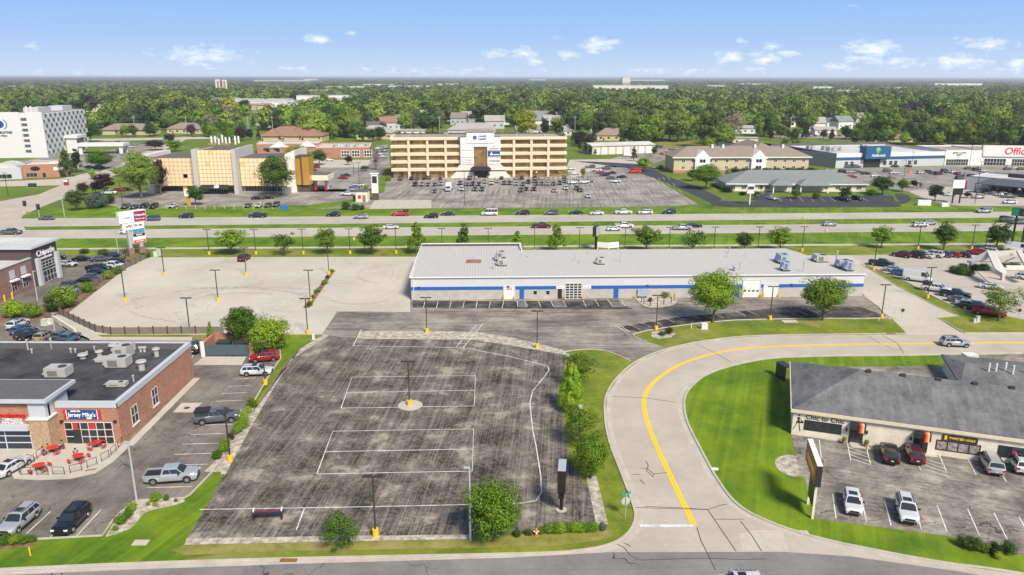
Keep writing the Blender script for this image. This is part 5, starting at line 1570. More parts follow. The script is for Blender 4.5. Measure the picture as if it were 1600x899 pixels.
part('entrance_awning', lambda m: m.add([(x1+1, -.3, BZ+.8), (x2-3, -.3, BZ+.8), (x2-2, -3.2, BZ-.5), (x1, -3.2, BZ-.5)], [(0, 1, 2, 3), (3, 2, 1, 0)]), M('awning_green', (.05, .06, .045), .6), root)
part('awning_mark', lambda m: m.tube(((x1+x2)/2, -2.0, BZ+.12), ((x1+x2)/2, -2.1, BZ+.22), 1.0, 1.0, 12), m_offw, root)
q = G(380, 225, CZ)
for i in range(8):
    px = 331+i*5.6 if i < 6 else (368 if i == 6 else 373)
    vent(G(px, 226-(i % 2)*2, CZ-.4), 3.6-(i % 3)*.5, .42, f'white cooling stack, {ordinal(i+1)} from left on the gold glass office roof', m_offw, False)
for i, px in enumerate((330, 336, 349, 357)):
    mb = MB(); mb.box(-.8, .8, -.6, .6, 0, .7); mb.tube((0, 0, .7), (0, 0, 1.1), .3); o = mb.build('roof_fan', m_brick3, loc=G(px, 226.6, CZ-.4)); tag(o, f'rust red fan housing on the gold office roof, {ordinal(i+1)} from left', 'fan housing')
# drive-through bank canopy
A = G(463, 298); root = empty('drive_through_canopy', (A.x, A.y, 0), 0, 'cream flat drive-through canopy with red pump-like posts, right of the gold office', 'canopy')
part('canopy_roof', lambda m: m.box(-2, 13.8, -1.5, 9, 4.4, 6.5), m_cream, root); part('canopy_deck', lambda m: m.box(-1.8, 13.6, -1.3, 8.8, 6.5, 6.56), m_darkroof, root); part('accent', lambda m: m.box(-2, 1.4, -1.56, -1.5, 4.4, 6.4), m_amber, root)
for k in range(3):
    part('column', lambda m: m.box(1.5+k*5, 2.5+k*5, 2, 5, 0, 4.4), m_offw, root); part('teller_post', lambda m: m.box(3.2+k*4.3, 4.0+k*4.3, .5, 1.6, 0, 2.2), m_red, root)

# ---------------------------------------------------------------- tower hotel
HA = G(77, 246); root = empty('tower_hotel', (HA.x, HA.y, 0), math.radians(98.5), 'white multi-storey hotel slab with blue tree logo, far left', 'hotel')
# local x runs along the windowed side away from the camera, local -y faces right; blank end faces the camera at x = 0
L, D, H = 60.0, 17.0, 25.0
m_hw = M('hotel_white', (.66, .65, .62), .8, var=.08); m_hg = M('hotel_glass', (.10, .11, .12), .15, var=.5, scale=.5)
part('wall', lambda m: (m.box(0, L, .6, D, 0, H),), m_hw, root)
part('balcony_grid', lambda m: [m.box(6.6*i+2.6+(3.3 if k % 2 else 0), 6.6*i+6.3+(3.3 if k % 2 else 0), .3, .6, 1.4+k*2.95, 4.0+k*2.95) for i in range(9) for k in range(8)], m_hw, root)
part('window', lambda m: [m.box(6.6*i+.5+(3.3 if k % 2 else 0), 6.6*i+2.5+(3.3 if k % 2 else 0), .25, .62, 2.1+k*2.95, 3.7+k*2.95) for i in range(0, 9) for k in range(8)], m_hg, root)
part('end_panel', lambda m: (m.box(-1.2, 0, 0, 8.4, 0, H+.8), m.box(-1.2, 0, 12, D+22, 0, H+.8), m.box(-.6, 0, 8.4, 12, 0, H-.6)), m_hw, root)
part('stair_window', lambda m: [m.box(-.68, -.6, 8.7, 11.7, 2.9+k*3.0, 4.5+k*3.0) for k in range(7)], m_hg, root)
part('rear_slab', lambda m: m.box(0, 30, D, D+38, 0, H-1), m_hw, root)
part('rear_window', lambda m: [m.box(-.1, .02, D+23+j*4, D+25+j*4, 2+k*3, 3.6+k*3) for j in range(3) for k in range(7)], m_hg, root)
part('roof', lambda m: m.box(.2, L-.2, .8, D-.2, H, H+.3), m_grit, root)
part('penthouse', lambda m: (m.box(5, 22, 4, 12, H+.3, H+3.0), m.box(36, 50, 3, 11, H+.3, H+3.0)), m_greyw, root)
part('roof_stack', lambda m: [m.tube((2, y, H), (2, y, H+4), .5, .5, 8) for y in (6.5, 9.0)], m_hw, root)
part('logo', lambda m: (m.tube((-1.25, 22.9, 19.0), (-1.2, 22.9, 19.0), 2.1, 2.1, 20),), m_navy, root)
part('logo_ring', lambda m: [m.add([(-1.3, 22-3.0*math.cos(a), 19+3*math.sin(a)), (-1.3, 22-2.5*math.cos(a), 19+2.6*math.sin(a)), (-1.3, 22-2.5*math.cos(b), 19+2.6*math.sin(b)), (-1.3, 22-3.0*math.cos(b), 19+3*math.sin(b))], [(0, 1, 2, 3)]) for a, b in [(-1.2+i*.24, -.96+i*.24) for i in range(10)]], m_blue, root)
text('DOUBLETREE', 1.75, m_framed, root, (-1.3, 22.3, 14.4), rot=(math.pi/2, 0, -math.pi/2), bold=.05); text('by Hilton', 1.3, m_framed, root, (-1.3, 22.3, 12.6), rot=(math.pi/2, 0, -math.pi/2), bold=.04)
part('entrance_block', lambda m: (m.box(26, 38, -6, 0, 0, 9.0), m.box(25, 39, -7, .5, 9.0, 10.6)), m_hw, root); part('entrance_glass', lambda m: m.box(27, 37, -6.1, -6, 1, 8.5), m_hg, root)
part('porte_cochere', lambda m: (m.box(16, 28, -36, -8, 4.6, 6.2), m.box(17, 18, -35, -33, 0, 4.6), m.box(26, 27, -35, -33, 0, 4.6), m.box(17, 18, -12, -10, 0, 4.6)), m_hw, root)

# ---------------------------------------------------------------- brick restaurant by the hotel
root, L = lot_building('brick_diner', (36, 279), (94, 277), 'orange brick restaurant with round black wall emblem, below the tower hotel')
walls(root, L, 18, 6.2, m_brick3, m_paleroof, cop=m_offw)
F = frame('front', L, 18)
window(root, F, 1.5, 6, .5, 2.4, 3, 1); window(root, F, 8, 9.6, .1, 2.4, 1, 1, name='door'); window(root, F, 18, 20, .5, 2.6, 1, 1)
part('emblem', lambda m: m.add([F(5.5+2.0*math.cos(t), 4.3+1.0*math.sin(t), .1) for t in np.linspace(0, 2*math.pi, 16, endpoint=False).tolist()], [tuple(range(16))[::-1], tuple(range(16))]), m_framed, root)
part('sign_panel', lambda m: slab(m, F, 13, 17, 3.2, 4.7, 0, .15), m_signw, root); part('raised_parapet', lambda m: m.box(12, 18, -.1, .5, 6.3, 7.2), m_offw, root)
root, L = lot_building('stucco_shop', (-60, 283), (35, 280), 'grey-beige stucco shop with curved white roofs, left of the brick restaurant')
walls(root, L, 20, 5.2, m_greyw, m_paleroof, cop=m_offw)
part('dome_roof', lambda m: [m.add([(x0+5*math.cos(a), y, 5.0+2.2*math.sin(a)) for y in (2, 14) for a in np.linspace(0, math.pi, 9).tolist()], [(i, i+1, i+10, i+9) for i in range(8)] + [tuple(range(9)), tuple(range(9, 18))[::-1]]) for x0 in (L-18, L-7)], m_paleroof, root)
window(root, frame('front', L, 20), L-12, L-4, .5, 2.4, 4, 1)

# ---------------------------------------------------------------- tan residential hotel
root, L = lot_building('tan_inn', (1052, 271), (1262, 270), 'three-storey tan inn with brown hip roof and white gabled bays', 'hotel')
D, H = 17.0, 7.9
part('wall', lambda m: m.box(0, L, 0, D, 1.4, H), m_tan, root); part('stone_base', lambda m: m.box(-.05, L+.05, -.05, D+.05, 0, 1.4), m_brick3, root)
part('roof', lambda m: (hip(m, 0, L, 0, D, H, H+4.6, ov=1.0), hip(m, L*.55, L*.86, 2, D+26, H, H+6.0, ov=1.0)), m_shing2, root)
part('fascia', lambda m: (m.box(-1.05, L+1.05, -1.1, -1.0, H-.5, H+.02), m.box(L+1.0, L+1.1, -1, D+1, H-.5, H+.02)), m_offw, root)
part('rear_wing', lambda m: m.box(L*.55, L*.86, D, D+26, 0, H), m_tan, root)
for t in (.205, .62):
    u = L*t
    part('gabled_bay', lambda m: (m.box(u-3.6, u+3.6, -1.3, 0, 0, H-.5), m.add([(u-4.3, -1.4, H-.9), (u+4.3, -1.4, H-.9), (u, -1.4, H+3.4), (u-4.3, 3, H-.9), (u+4.3, 3, H-.9), (u, 7, H+3.4)], [(0, 1, 2), (1, 4, 5, 2), (3, 0, 2, 5)])), m_signw, root)
F = frame('front', L, D)
for t in (.07, .14, .27, .31, .39, .46, .54, .67, .75, .82, .89, .96):
    for z in (2.0, 5.2):
        window(root, F, L*t-.8, L*t+.8, z, z+1.5, 2, 1, m_glass, m_signw, .14)
for t in (.205, .62):
    for z in (2.0, 5.2):
        window(root, lambda u, zz, o: (u, -1.3-o, zz), L*t-1.5, L*t+1.5, z, z+1.7, 2, 1, m_glass, m_signw, .14)
part('roof_vent', lambda m: [m.box(L*t, L*t+1.0, D/2-2, D/2-1, H+3.2, H+5.4) for t in (.3, .38, .62, .83)], m_offw, root)
# slate roofed clinic
root, L = lot_building('clinic', (1136, 299), (1352, 300), 'single-storey cream clinic with broad slate-grey hip roof and white porch posts', 'clinic')
D, H = 20.0, 3.3
part('wall', lambda m: m.box(0, L, 0, D, 0, H), m_cream, root); part('roof', lambda m: (hip(m, 0, L, 0, D, H, H+4.4, ov=1.0, ridge=1.1)), m_shing3, root)
part('fascia', lambda m: m.box(-1.0, L+1, -1.08, -1.0, H-.4, H+.03), m_offw, root)
for u, w_ in ((L*.37, 4.0), (L*.60, 6.0)):
    part('porch_roof', lambda m: hip(m, u-w_, u+w_, -5, 3, H, H+2.4, ov=.5), m_shing3, root)
    part('porch_post', lambda m: [m.box(u+s-.2, u+s+.2, -4.8, -4.4, 0, H) for s in (-w_+.5, w_-.5)], m_signw, root)
    part('porch_beam', lambda m: m.box(u-w_, u+w_, -5, -4.6, H-.5, H-.05), m_offw, root)
F = frame('front', L, D)
for t in (.04, .12, .24, .29, .48, .72, .80, .88, .95):
    window(root, F, L*t-1.0, L*t+1.0, .9, 2.3, 3, 1, m_glass, m_signw, .12)
for u in (5, 11): window(root, frame('left', L, D), u, u+1.6, .9, 2.3, 2, 1, m_glass, m_signw, .12)

# ---------------------------------------------------------------- blue and white retail hall with neighbours
root, L = lot_building('furniture_store', (1305, 263), (1474, 259), 'white and grey big-box store with blue band and blue entrance block', 'store')
D, H = 48.0, 7.6
walls(root, L, D, H, m_greyw, m_paleroof, par=.8)
part('white_upper', lambda m: m.box(0, L, -.06, 0, H-2.0, H), m_offw, root); part('blue_band', lambda m: m.box(-.06, L+.02, -.12, -.06, H-3.6, H-2.2), m_teal, root)
part('left_return', lambda m: m.add([(0, .2, 0), (0, .2, H), (-28, D+30, H), (-28, D+30, 0)], [(0, 1, 2, 3), (3, 2, 1, 0)]), m_greyw, root)
part('side_roof', lambda m: m.add([(0, .2, H-.6), (0, D+30, H-.6), (-28, D+30, H-.6)], [(0, 1, 2), (2, 1, 0)]), m_paleroof, root)
part('dark_parapet', lambda m: (m.box(-10, L, D-.5, D+.1, H, H+1.2), ), m_darkroof, root)
part('entrance_block', lambda m: (m.box(L*.235, L*.46, -2.5, 3, 4.6, H+3.3),), m_teal, root); part('entrance_glass', lambda m: m.box(L*.25, L*.40, -.2, 0, 0, 4.6), m_glass, root)
text('Ashbrook', 2.0, m_signw, root, (L*.35, -2.55, 6.4), bold=.03); part('sign_mark', lambda m: (m.box(L*.335, L*.35, -2.6, -2.5, 7.6, 9.0), m.tube((L*.342, -2.6, 9.3), (L*.342, -2.5, 9.3), 1.3, 1.3, 9)), M('sign_green', (.25, .5, .12), .5, var=0), root)
F = frame('front', L, D)
for t in (.08, .13, .43, .485, .53, .66, .715): window(root, F, L*t, L*t+2.0, 1.0, 3.2, 1, 2)
for i, (t, d) in enumerate(((.15, .4), (.17, .55), (.24, .45), (.05, .6), (.42, .3), (.62, .7))):
    c, s = math.cos(root.rotation_euler.z), math.sin(root.rotation_euler.z); x, y = L*t, D*d
    hvac('roof_unit', (root.location.x+x*c-y*s, root.location.y+x*s+y*c, H-.8), root.rotation_euler.z, (4, 3, 2.2), f'rooftop unit of the blue-banded store, {["left front","left middle","behind the entrance block left","far left rear","right of the entrance block","right rear"][i]}')
root, L = lot_building('bridal_shop', (1475, 259), (1534, 259), 'cream shop front with dark lettering between two big-box stores', 'shop')
walls(root, L, 30, 8.2, m_offw, m_grit, cop=m_offw); window(root, frame('front', L, 30), .8, L-.8-7, .2, 3.4, 9, 2, m_glass, m_frame, .15, 'shopfront'); text('BODY + FOOT\nSPOT', 1.1, m_framed, root, (L*.36, -.06, 6.2), bold=.02)
root, L = lot_building('office_supply_store', (1534, 259), (1700, 262), 'white big-box store with red lettering, far right', 'store')
walls(root, L, 55, 6.5, m_offw, m_grit, cop=m_greyw)
part('sign_parapet', lambda m: m.box(-1, L, -.5, 1.5, 6.5, 10.8), m_sand, root); part('sign_face', lambda m: m.box(-.5, L, -.6, -.5, 5.0, 10.3), m_offw, root)
text('OfficeMax', 5.2, m_red, root, (20.5, -.65, 7.8), bold=.05, shear=.1)
F = frame('front', L, 55)
for u0, u1 in ((.8, 11.5), (14.5, 23.5), (26.5, 40)): window(root, F, u0, u1, .2, 3.8, 7, 2, m_glass, m_frame, .15, 'shopfront')
part('red_poster', lambda m: slab(m, F, 27, 38, 2.6, 3.6, .05, .09), m_red, root)
# dark restaurant at the right edge
root, L = lot_building('dark_restaurant', (1510, 297), (1720, 318), 'grey restaurant with long dark pergola roof, at the right edge', 'restaurant')
walls(root, L, 22, 5.8, m_greyw, m_paleroof, cop=m_framed); part('pergola_roof', lambda m: m.add([(8, -.1, 5.4), (L, -.1, 5.4), (L, -7, 4.0), (5, -7, 4.0), (8, -.1, 5.2), (L, -.1, 5.2), (L, -7, 3.8), (5, -7, 3.8)], [(0, 3, 2, 1), (4, 5, 6, 7), (3, 7, 6, 2)]), M('pergola_slate', (.09, .10, .11), .6), root); part('pergola_post', lambda m: [m.box(x, x+.25, -6.9, -6.6, 0, 3.9) for x in np.arange(5.2, L, 5).tolist()], m_framed, root); part('glazing', lambda m: m.box(9, L-1, -.08, 0, .5, 3.6), m_glass, root)
part('raised_parapet', lambda m: m.box(12, L, 8, 9, 5.8, 7.4), m_framed, root)
# storage garage
root, L = lot_building('storage_garage', (925, 242), (1022, 239), 'long storage garage with seven white overhead doors and pale metal roof', 'garage')
part('wall', lambda m: m.box(0, L, 0, 16, 0, 5.2), m_tan, root); part('roof', lambda m: hip(m, 0, L, 0, 16, 5.2, 6.6, ov=.5, gable=True), m_paleroof, root)
F = frame('front', L, 16)
for k in range(8):
    u = 1.5+k*(L-2)/8
    g = MB(); slab(g, F, u, u+(L-2)/8-1.6, 0, 4.2, 0, .08); o = g.build('overhead_door', m_signw, root)
    g = MB(); [slab(g, F, u, u+(L-2)/8-1.6, z, z+.06, .08, .1) for z in (1.05, 2.1, 3.15)]; g.build('seam', m_greyw, o)

# ---------------------------------------------------------------- parking canopy (right)
A = G(1512, 437)
root = empty('rental_canopy', (A.x, A.y, 0), math.radians(3), 'white concrete A-frame entrance canopy with triangular beams, in the rental car lot', 'canopy')
root.rotation_euler.z = 0
def CP(px, py, z=0.0): return G(px, py, z)-Vector((A.x, A.y, 0))
def plate(m, pts, th):
    P = [CP(*p) for p in pts]; n = len(P)
    m.add(P+[p-Vector((0, 0, th)) for p in P], [tuple(range(n))[::-1], tuple(range(n, 2*n))]+[(k, (k+1) % n, n+(k+1) % n, n+k) for k in range(n)])
m_cg = M('canopy_grey', (.52, .49, .44), .8)
for pts in ([(1511.4, 406.8, 3.6), (1541.5, 392.7, 6.2), (1553.5, 392.7, 6.2), (1541.5, 402.8, 4.9), (1518.8, 409.4, 3.5)], [(1542.8, 392.6, 6.25), (1553.5, 393.2, 6.25), (1573.5, 425.5, 3.4), (1566.8, 427.5, 3.4), (1554.8, 420, 4.0)], [(1588, 390.5, 6.2), (1596, 390.7, 6.2), (1616, 423, 3.4), (1608, 425, 3.4)]):
    part('sloping_slab', lambda m: plate(m, pts, .55), m_cg, root)
def f(m):
    a, b = CP(1549, 393.5, 5.8), CP(1592, 391, 5.8); m.add([a, b, b+Vector((0, .4, 0)), a+Vector((0, .4, 0))]+[q-Vector((0, 0, 1.2)) for q in (a, b, b+Vector((0, .4, 0)), a+Vector((0, .4, 0)))], [(3, 2, 1, 0), (4, 5, 6, 7), (0, 1, 5, 4), (2, 3, 7, 6)])
part('cross_beam', f, m_cg, root)
def f(m):
    for a, b in (((1527, 408.5, 3.7), (1542, 402.5, 4.6)), ((1527, 409, 3.4), (1551, 409.5, 3.4)), ((1551, 409.5, 3.4), (1545, 402, 4.6)), ((1570, 409, 3.4), (1586, 402.5, 4.6)), ((1565, 411, 3.2), (1596, 410, 3.2))):
        m.tube(CP(*a), CP(*b), .10, .10, 6)
part('steel_brace', f, m_bronze, root)
for px, py, h in ((1516.5, 421.5, 3.4), (1565.8, 438.8, 3.1), (1609, 438, 3.1)):
    q = CP(px, py); part('pillar', lambda m: m.box(q.x-.35, q.x+.35, q.y-.35, q.y+.35, 0, h), m_cg, root)
part('floor_slab', lambda m: m.prism([(p.x, p.y) for p in (CP(1527, 425.5), CP(1544, 441), CP(1588, 445), (CP(1680, 447)), CP(1680, 424))], 0, .15), m_walk, root)
q = CP(1572, 423); part('back_wall', lambda m: m.box(q.x, q.x+16, q.y, q.y+.6, .15, 1.2), m_sand, root)
# ---------------------------------------------------------------- vehicles in place
HW = hd((0, 367), (1600, 354))
far_ = [('sedan', 'grey', 73, 344), ('minivan', 'bluegrey', 238, 345), ('suv', 'navy', 291, 341), ('pickup', 'navy', 403, 340), ('suv', 'black', 521, 338.5), ('suv', 'silver', 564, 342), ('capped', 'bright', 626, 337.5), ('suv', 'black', 674, 341),
        ('sedan', 'green', 700, 337), ('camper', 'white', 765, 337), ('suv', 'black', 817, 336), ('minivan', 'grey', 862, 336), ('sedan', 'black', 900, 335), ('sedan', 'white', 932, 336), ('pickup', 'white', 974, 335), ('minivan', 'white', 1008, 335), ('suv', 'navy', 1045, 334.5), ('bigsuv', 'silver', 1537, 333)]
near_ = [('pickup', 'grey', 18, 366.5), ('hatch', 'white', 199, 366), ('sedan', 'white', 611, 358), ('pickup', 'maroon', 846, 356.5), ('hatch', 'white', 959, 361), ('pickup', 'white', 975, 356.5), ('pickup', 'silver', 1066, 359.5), ('sedan', 'black', 1085, 355.5),
         ('hatch', 'silver', 1296, 353.5), ('suv', 'white', 1437, 355), ('sedan', 'silver', 1451, 351.5), ('capped', 'grey', 1576, 347), ('pickup', 'grey', 1592, 350.5)]
fleet(far_, 'on the far highway carriageway', 'vehicles on the far carriageway', HW+math.pi, z=.04)
fleet(near_, 'on the near highway carriageway', 'vehicles on the near carriageway', HW, z=.04)
vehicle('suv', 'silver', G(1492, 541), hd((1480, 541), (1505, 542)), 'silver SUV driving on the curved concrete street', None, z=.03)
vehicle('suv', 'white', G(1153, 924), math.pi, 'white vehicle at the bottom edge of the street, only its roof in view', None, z=.04)
uf = math.atan2(uy.y, uy.x)
for k, c, x, y, a, lab in [('suv', 'black', 1389, 716, uf, 'black SUV with silver roof rails parked nose to the boutique wall'), ('suv', 'maroon', 1428, 716, uf, 'dark maroon SUV parked beside the black SUV at the boutique'), ('minivan', 'silver', 1547, 731, uf, 'silver minivan parked nose to the boutique wall'),
                           ('suv', 'white', 1591, 731, uf, 'white SUV parked at the right edge beside the silver minivan'), ('hatch', 'white', 1331, 793, uf+math.pi, 'white hatchback with sunroof parked nearest the tall boutique sign'), ('suv', 'white', 1415, 805, uf+math.pi, 'pearl white SUV parked right of the white hatchback'),
                           ('suv', 'silver', 32, 822, hd((48, 806), (13, 836)), 'silver SUV with black roof parked at the bottom left corner'), ('suv', 'black', 114, 821, hd((128, 806), (101, 834)), 'black SUV parked facing the bottom hedge by the gravel bed'),
                           ('pickup', 'silver', 270, 751, hd((240, 754), (300, 750)), 'silver pickup truck with open black bed parked by the gravel bed'), ('capped', 'grey', 341, 659, hd((318, 661), (364, 657)), 'dark grey pickup truck with bed cover beside the round bushes'),
                           ('suv', 'white', 402, 586, hd((385, 586), (420, 585)), 'white SUV parked by the lamp post behind the round bushes'), ('suv', 'red', 414, 564, hd((430, 562), (398, 565)), 'red SUV parked beside the trash enclosure'),
                           ('suv', 'black', 303, 549, hd((302, 553), (306, 536)), 'black SUV squeezed between brick shop and trash enclosure'), ('sedan', 'white', 21, 735, hd((5, 741), (38, 722)), 'white sedan with sunroof parked at the patio edge')]:
    vehicle(k, c, G(x, y), a, lab)
a = hd((20, 536), (66, 512))
fleet([('suv', 'white', 29, 512), ('hatch', 'blue', 33, 520), ('sedan', 'green', 41, 525), ('sedan', 'black', 46, 529), ('suv', 'tan', 72, 531), ('pickup', 'grey', 92, 534), ('pickup', 'bluegrey', 106, 537)], 'in the angled row behind the brick shop', 'cars angled behind the brick shop', a)
a = hd((60, 452), (112, 450))
fleet([('hatch', 'silver', 110, 459), ('suv', 'grey', 114, 451), ('sedan', 'black', 136, 443), ('sedan', 'grey', 146, 437), ('sedan', 'navy', 154, 429), ('pickup', 'black', 155, 424), ('pickup', 'white', 177, 420), ('suv', 'black', 187, 414)], 'in the row along the wooden fence', 'cars along the wooden fence', a-.25)
fleet([('suv', 'black', 87, 406), ('sedan', 'black', 130, 408), ('sedan', 'grey', 159, 408), ('pickup', 'black', 177, 405)], 'in the rear row by the corner restaurant', 'cars parked by the corner restaurant', .25)
vehicle('sedan', 'white', G(106, 416), -.25, 'white sedan pulling through the corner restaurant lot')
vehicle('suv', 'maroon', G(382, 407), 1.5, 'dark red SUV alone at the back of the pale concrete lot')
# rental lot
fleet([('suv', 'maroon', 1408, 402), ('bigsuv', 'black', 1428, 402.5), ('sedan', 'white', 1444, 403), ('bigsuv', 'white', 1457, 401.5), ('hatch', 'blue', 1473, 401.5), ('hatch', 'red', 1487, 401.5), ('sedan', 'black', 1501, 401.5), ('suv', 'red', 1524, 398), ('suv', 'white', 1542, 396)], 'in the rear row of the rental car lot', 'cars in the rear row of the rental lot', 2.35, jit=.02)
a = hd((1410, 437), (1454, 443))
for k, c, x, y, lab in [('pickup', 'black', 1377, 416, 'black pickup truck alone near the metal building drive'), ('sedan', 'silver', 1397, 425, 'silver sedan parked by the tall white cargo van'), ('hatch', 'blue', 1407, 431, 'blue hatchback half hidden by the tall white cargo van'),
                        ('van', 'white', 1433, 440, 'tall white cargo van in the rental lot'), ('capped', 'white', 1462, 456, 'white service pickup truck beside the cargo van'), ('pickup', 'black', 1492, 465, 'black pickup truck next to the white service truck'), ('sedan', 'grey', 1500, 473, 'dark grey sedan below the black pickup in the rental lot'),
                        ('sedan', 'silver', 1512, 479, 'silver-grey sedan between the dark sedan and red pickup'), ('pickup', 'black', 1524, 485, 'black pickup truck behind the red pickup'), ('pickup', 'red', 1545, 493, 'red pickup truck under the tree in the rental lot'), ('sedan', 'white', 1548, 452, 'white sedan beside the canopy in the rental lot'), ('suv', 'white', 1604, 438, 'white SUV on the canopy slab at the right edge'), ('van', 'white', 1588, 394, 'white van behind the canopy by the tall sign')]:
    vehicle(k, c, G(x, y), a+rnd.uniform(-.03, .03), lab, 'vehicles in the rental lot' if x > 1390 else None)
# office park
def OL(X, Y): return (600+X/3.478, 255+Y/3.478)
RA = [('pickup', 'grey', 90, 92), ('suv', 'navy', 151, 92), ('sedan', 'grey', 182, 92), ('sedan', 'green', 218, 90), ('suv', 'grey', 244, 88), ('sedan', 'grey', 307, 90), ('bigsuv', 'grey', 466, 90), ('sedan', 'black', 639, 88), ('sedan', 'silver', 720, 88), ('suv', 'maroon', 750, 88), ('suv', 'black', 819, 88), ('sedan', 'white', 853, 88), ('suv', 'grey', 981, 86)]
RB = [('suv', 'black', 170, 124), ('suv', 'silver', 207, 124), ('sedan', 'grey', 240, 124), ('sedan', 'bluegrey', 277, 124), ('suv', 'silver', 309, 122), ('suv', 'grey', 414, 117), ('sedan', 'grey', 453, 122), ('suv', 'navy', 483, 122), ('sedan', 'black', 515, 122), ('sedan', 'silver', 550, 110), ('suv', 'white', 585, 117), ('sedan', 'silver', 617, 107), ('suv', 'grey', 652, 117), ('suv', 'grey', 682, 118), ('sedan', 'silver', 719, 120), ('sedan', 'grey', 755, 122), ('suv', 'black', 784, 110), ('suv', 'maroon', 820, 107), ('suv', 'grey', 828, 122), ('sedan', 'grey', 857, 120), ('sedan', 'silver', 888, 120), ('sedan', 'grey', 922, 120), ('suv', 'grey', 955, 117), ('sedan', 'grey', 981, 107)]
RC = [('sedan', 'grey', 276, 162), ('suv', 'white', 422, 150), ('suv', 'grey', 495, 151), ('suv', 'grey', 533, 151), ('bigsuv', 'grey', 745, 157), ('sedan', 'navy', 773, 148), ('suv', 'maroon', 815, 150), ('sedan', 'silver', 925, 158), ('suv', 'white', 987, 145), ('suv', 'grey', 1048, 146), ('sedan', 'grey', 1068, 156), ('sedan', 'white', 1110, 188)]
RD = [('sedan', 'grey', 1117, 28), ('suv', 'white', 1015, 38), ('sedan', 'white', 1037, 64), ('suv', 'white', 1026, 114), ('hatch', 'blue', 1046, 106), ('suv', 'white', 1087, 112), ('hatch', 'bluegrey', 1111, 106)]
for rows, wh, hh in ((RA, 'in the row against the office facade', math.pi/2), (RB, 'in the second row of the office car park', -math.pi/2), (RC, 'among the scattered cars of the office lot', -math.pi/2), (RD, 'at the right end of the office rows', .2)):
    fleet([(k, c, *OL(x, y)) for k, c, x, y in rows], wh, 'cars '+wh, hh, hi=False)
fleet([(k, c, *OL(x, y)) for k, c, x, y in [('suv', 'grey', 1125, 28), ('suv', 'white', 1157, 46), ('bigsuv', 'grey', 1207, 36), ('sedan', 'red', 1178, 60), ('suv', 'navy', 1200, 72), ('sedan', 'maroon', 1237, 60), ('sedan', 'grey', 1232, 88), ('sedan', 'black', 1290, 82), ('suv', 'white', 1258, 107)]], 'in the cluster right of the office block', 'cars clustered right of the office block', math.pi-.05, hi=False)
vehicle('van', 'bright', G(*OL(1362, 56)), math.pi, 'bright red van parked apart at the right of the office car park', hi=False)
vehicle('boxtruck', 'white', G(*OL(351, 152)), -math.pi/2, 'white box truck in the office car park', hi=False)
# gold office lot
fleet([('suv', 'grey', 197, 326), ('sedan', 'bluegrey', 211, 326), ('suv', 'black', 226, 325.5), ('suv', 'black', 241, 325.5), ('sedan', 'white', 271, 324.5), ('sedan', 'grey', 388, 324), ('sedan', 'white', 405, 324), ('sedan', 'grey', 419, 323.5), ('suv', 'grey', 432, 323)], 'in the highway-facing row at the gold office', 'cars facing the highway at the gold office', -math.pi/2, hi=False)
fleet([('sedan', 'black', 403, 312), ('sedan', 'black', 419, 311)], 'parked under the trees at the gold office wall', 'black cars at the gold office wall', .2, hi=False)
fleet([('sedan', 'silver', 474, 273), ('sedan', 'maroon', 487, 268), ('sedan', 'silver', 496, 275), ('suv', 'red', 493, 263), ('sedan', 'red', 536, 280), ('sedan', 'navy', 540, 276)], 'in the lot behind the drive-through canopy', 'cars behind the drive-through', math.pi, hi=False)
fleet([('pickup', 'white', 544, 306), ('suv', 'silver', 552, 299), ('sedan', 'grey', 554, 295), ('suv', 'white', 561, 292)], 'stacked beside the small tan kiosk', 'cars beside the tan kiosk', math.pi, hi=False)
fleet([('sedan', 'silver', 596, 243), ('suv', 'bluegrey', 601, 238), ('sedan', 'silver', 599, 247), ('sedan', 'grey', 603, 233), ('sedan', 'silver', 591, 234), ('hatch', 'white', 515, 252)], 'along the lane left of the office block', 'cars along the lane', .3, hi=False)
fleet([('pickup', 'white', 171, 304), ('sedan', 'red', 187, 299), ('sedan', 'maroon', 199, 298)], 'behind the dark shrubs left of the gold office', 'cars left of the gold office', .1, hi=False)
fleet([('sedan', 'black', 140, 263), ('sedan', 'grey', 148, 264), ('suv', 'black', 156, 263), ('sedan', 'white', 196, 237), ('sedan', 'grey', 188, 236), ('sedan', 'white', 205, 231), ('sedan', 'silver', 212, 227), ('suv', 'grey', 186, 224), ('sedan', 'silver', 178, 267)], 'in the hotel parking area', 'cars at the tower hotel', .1, hi=False)
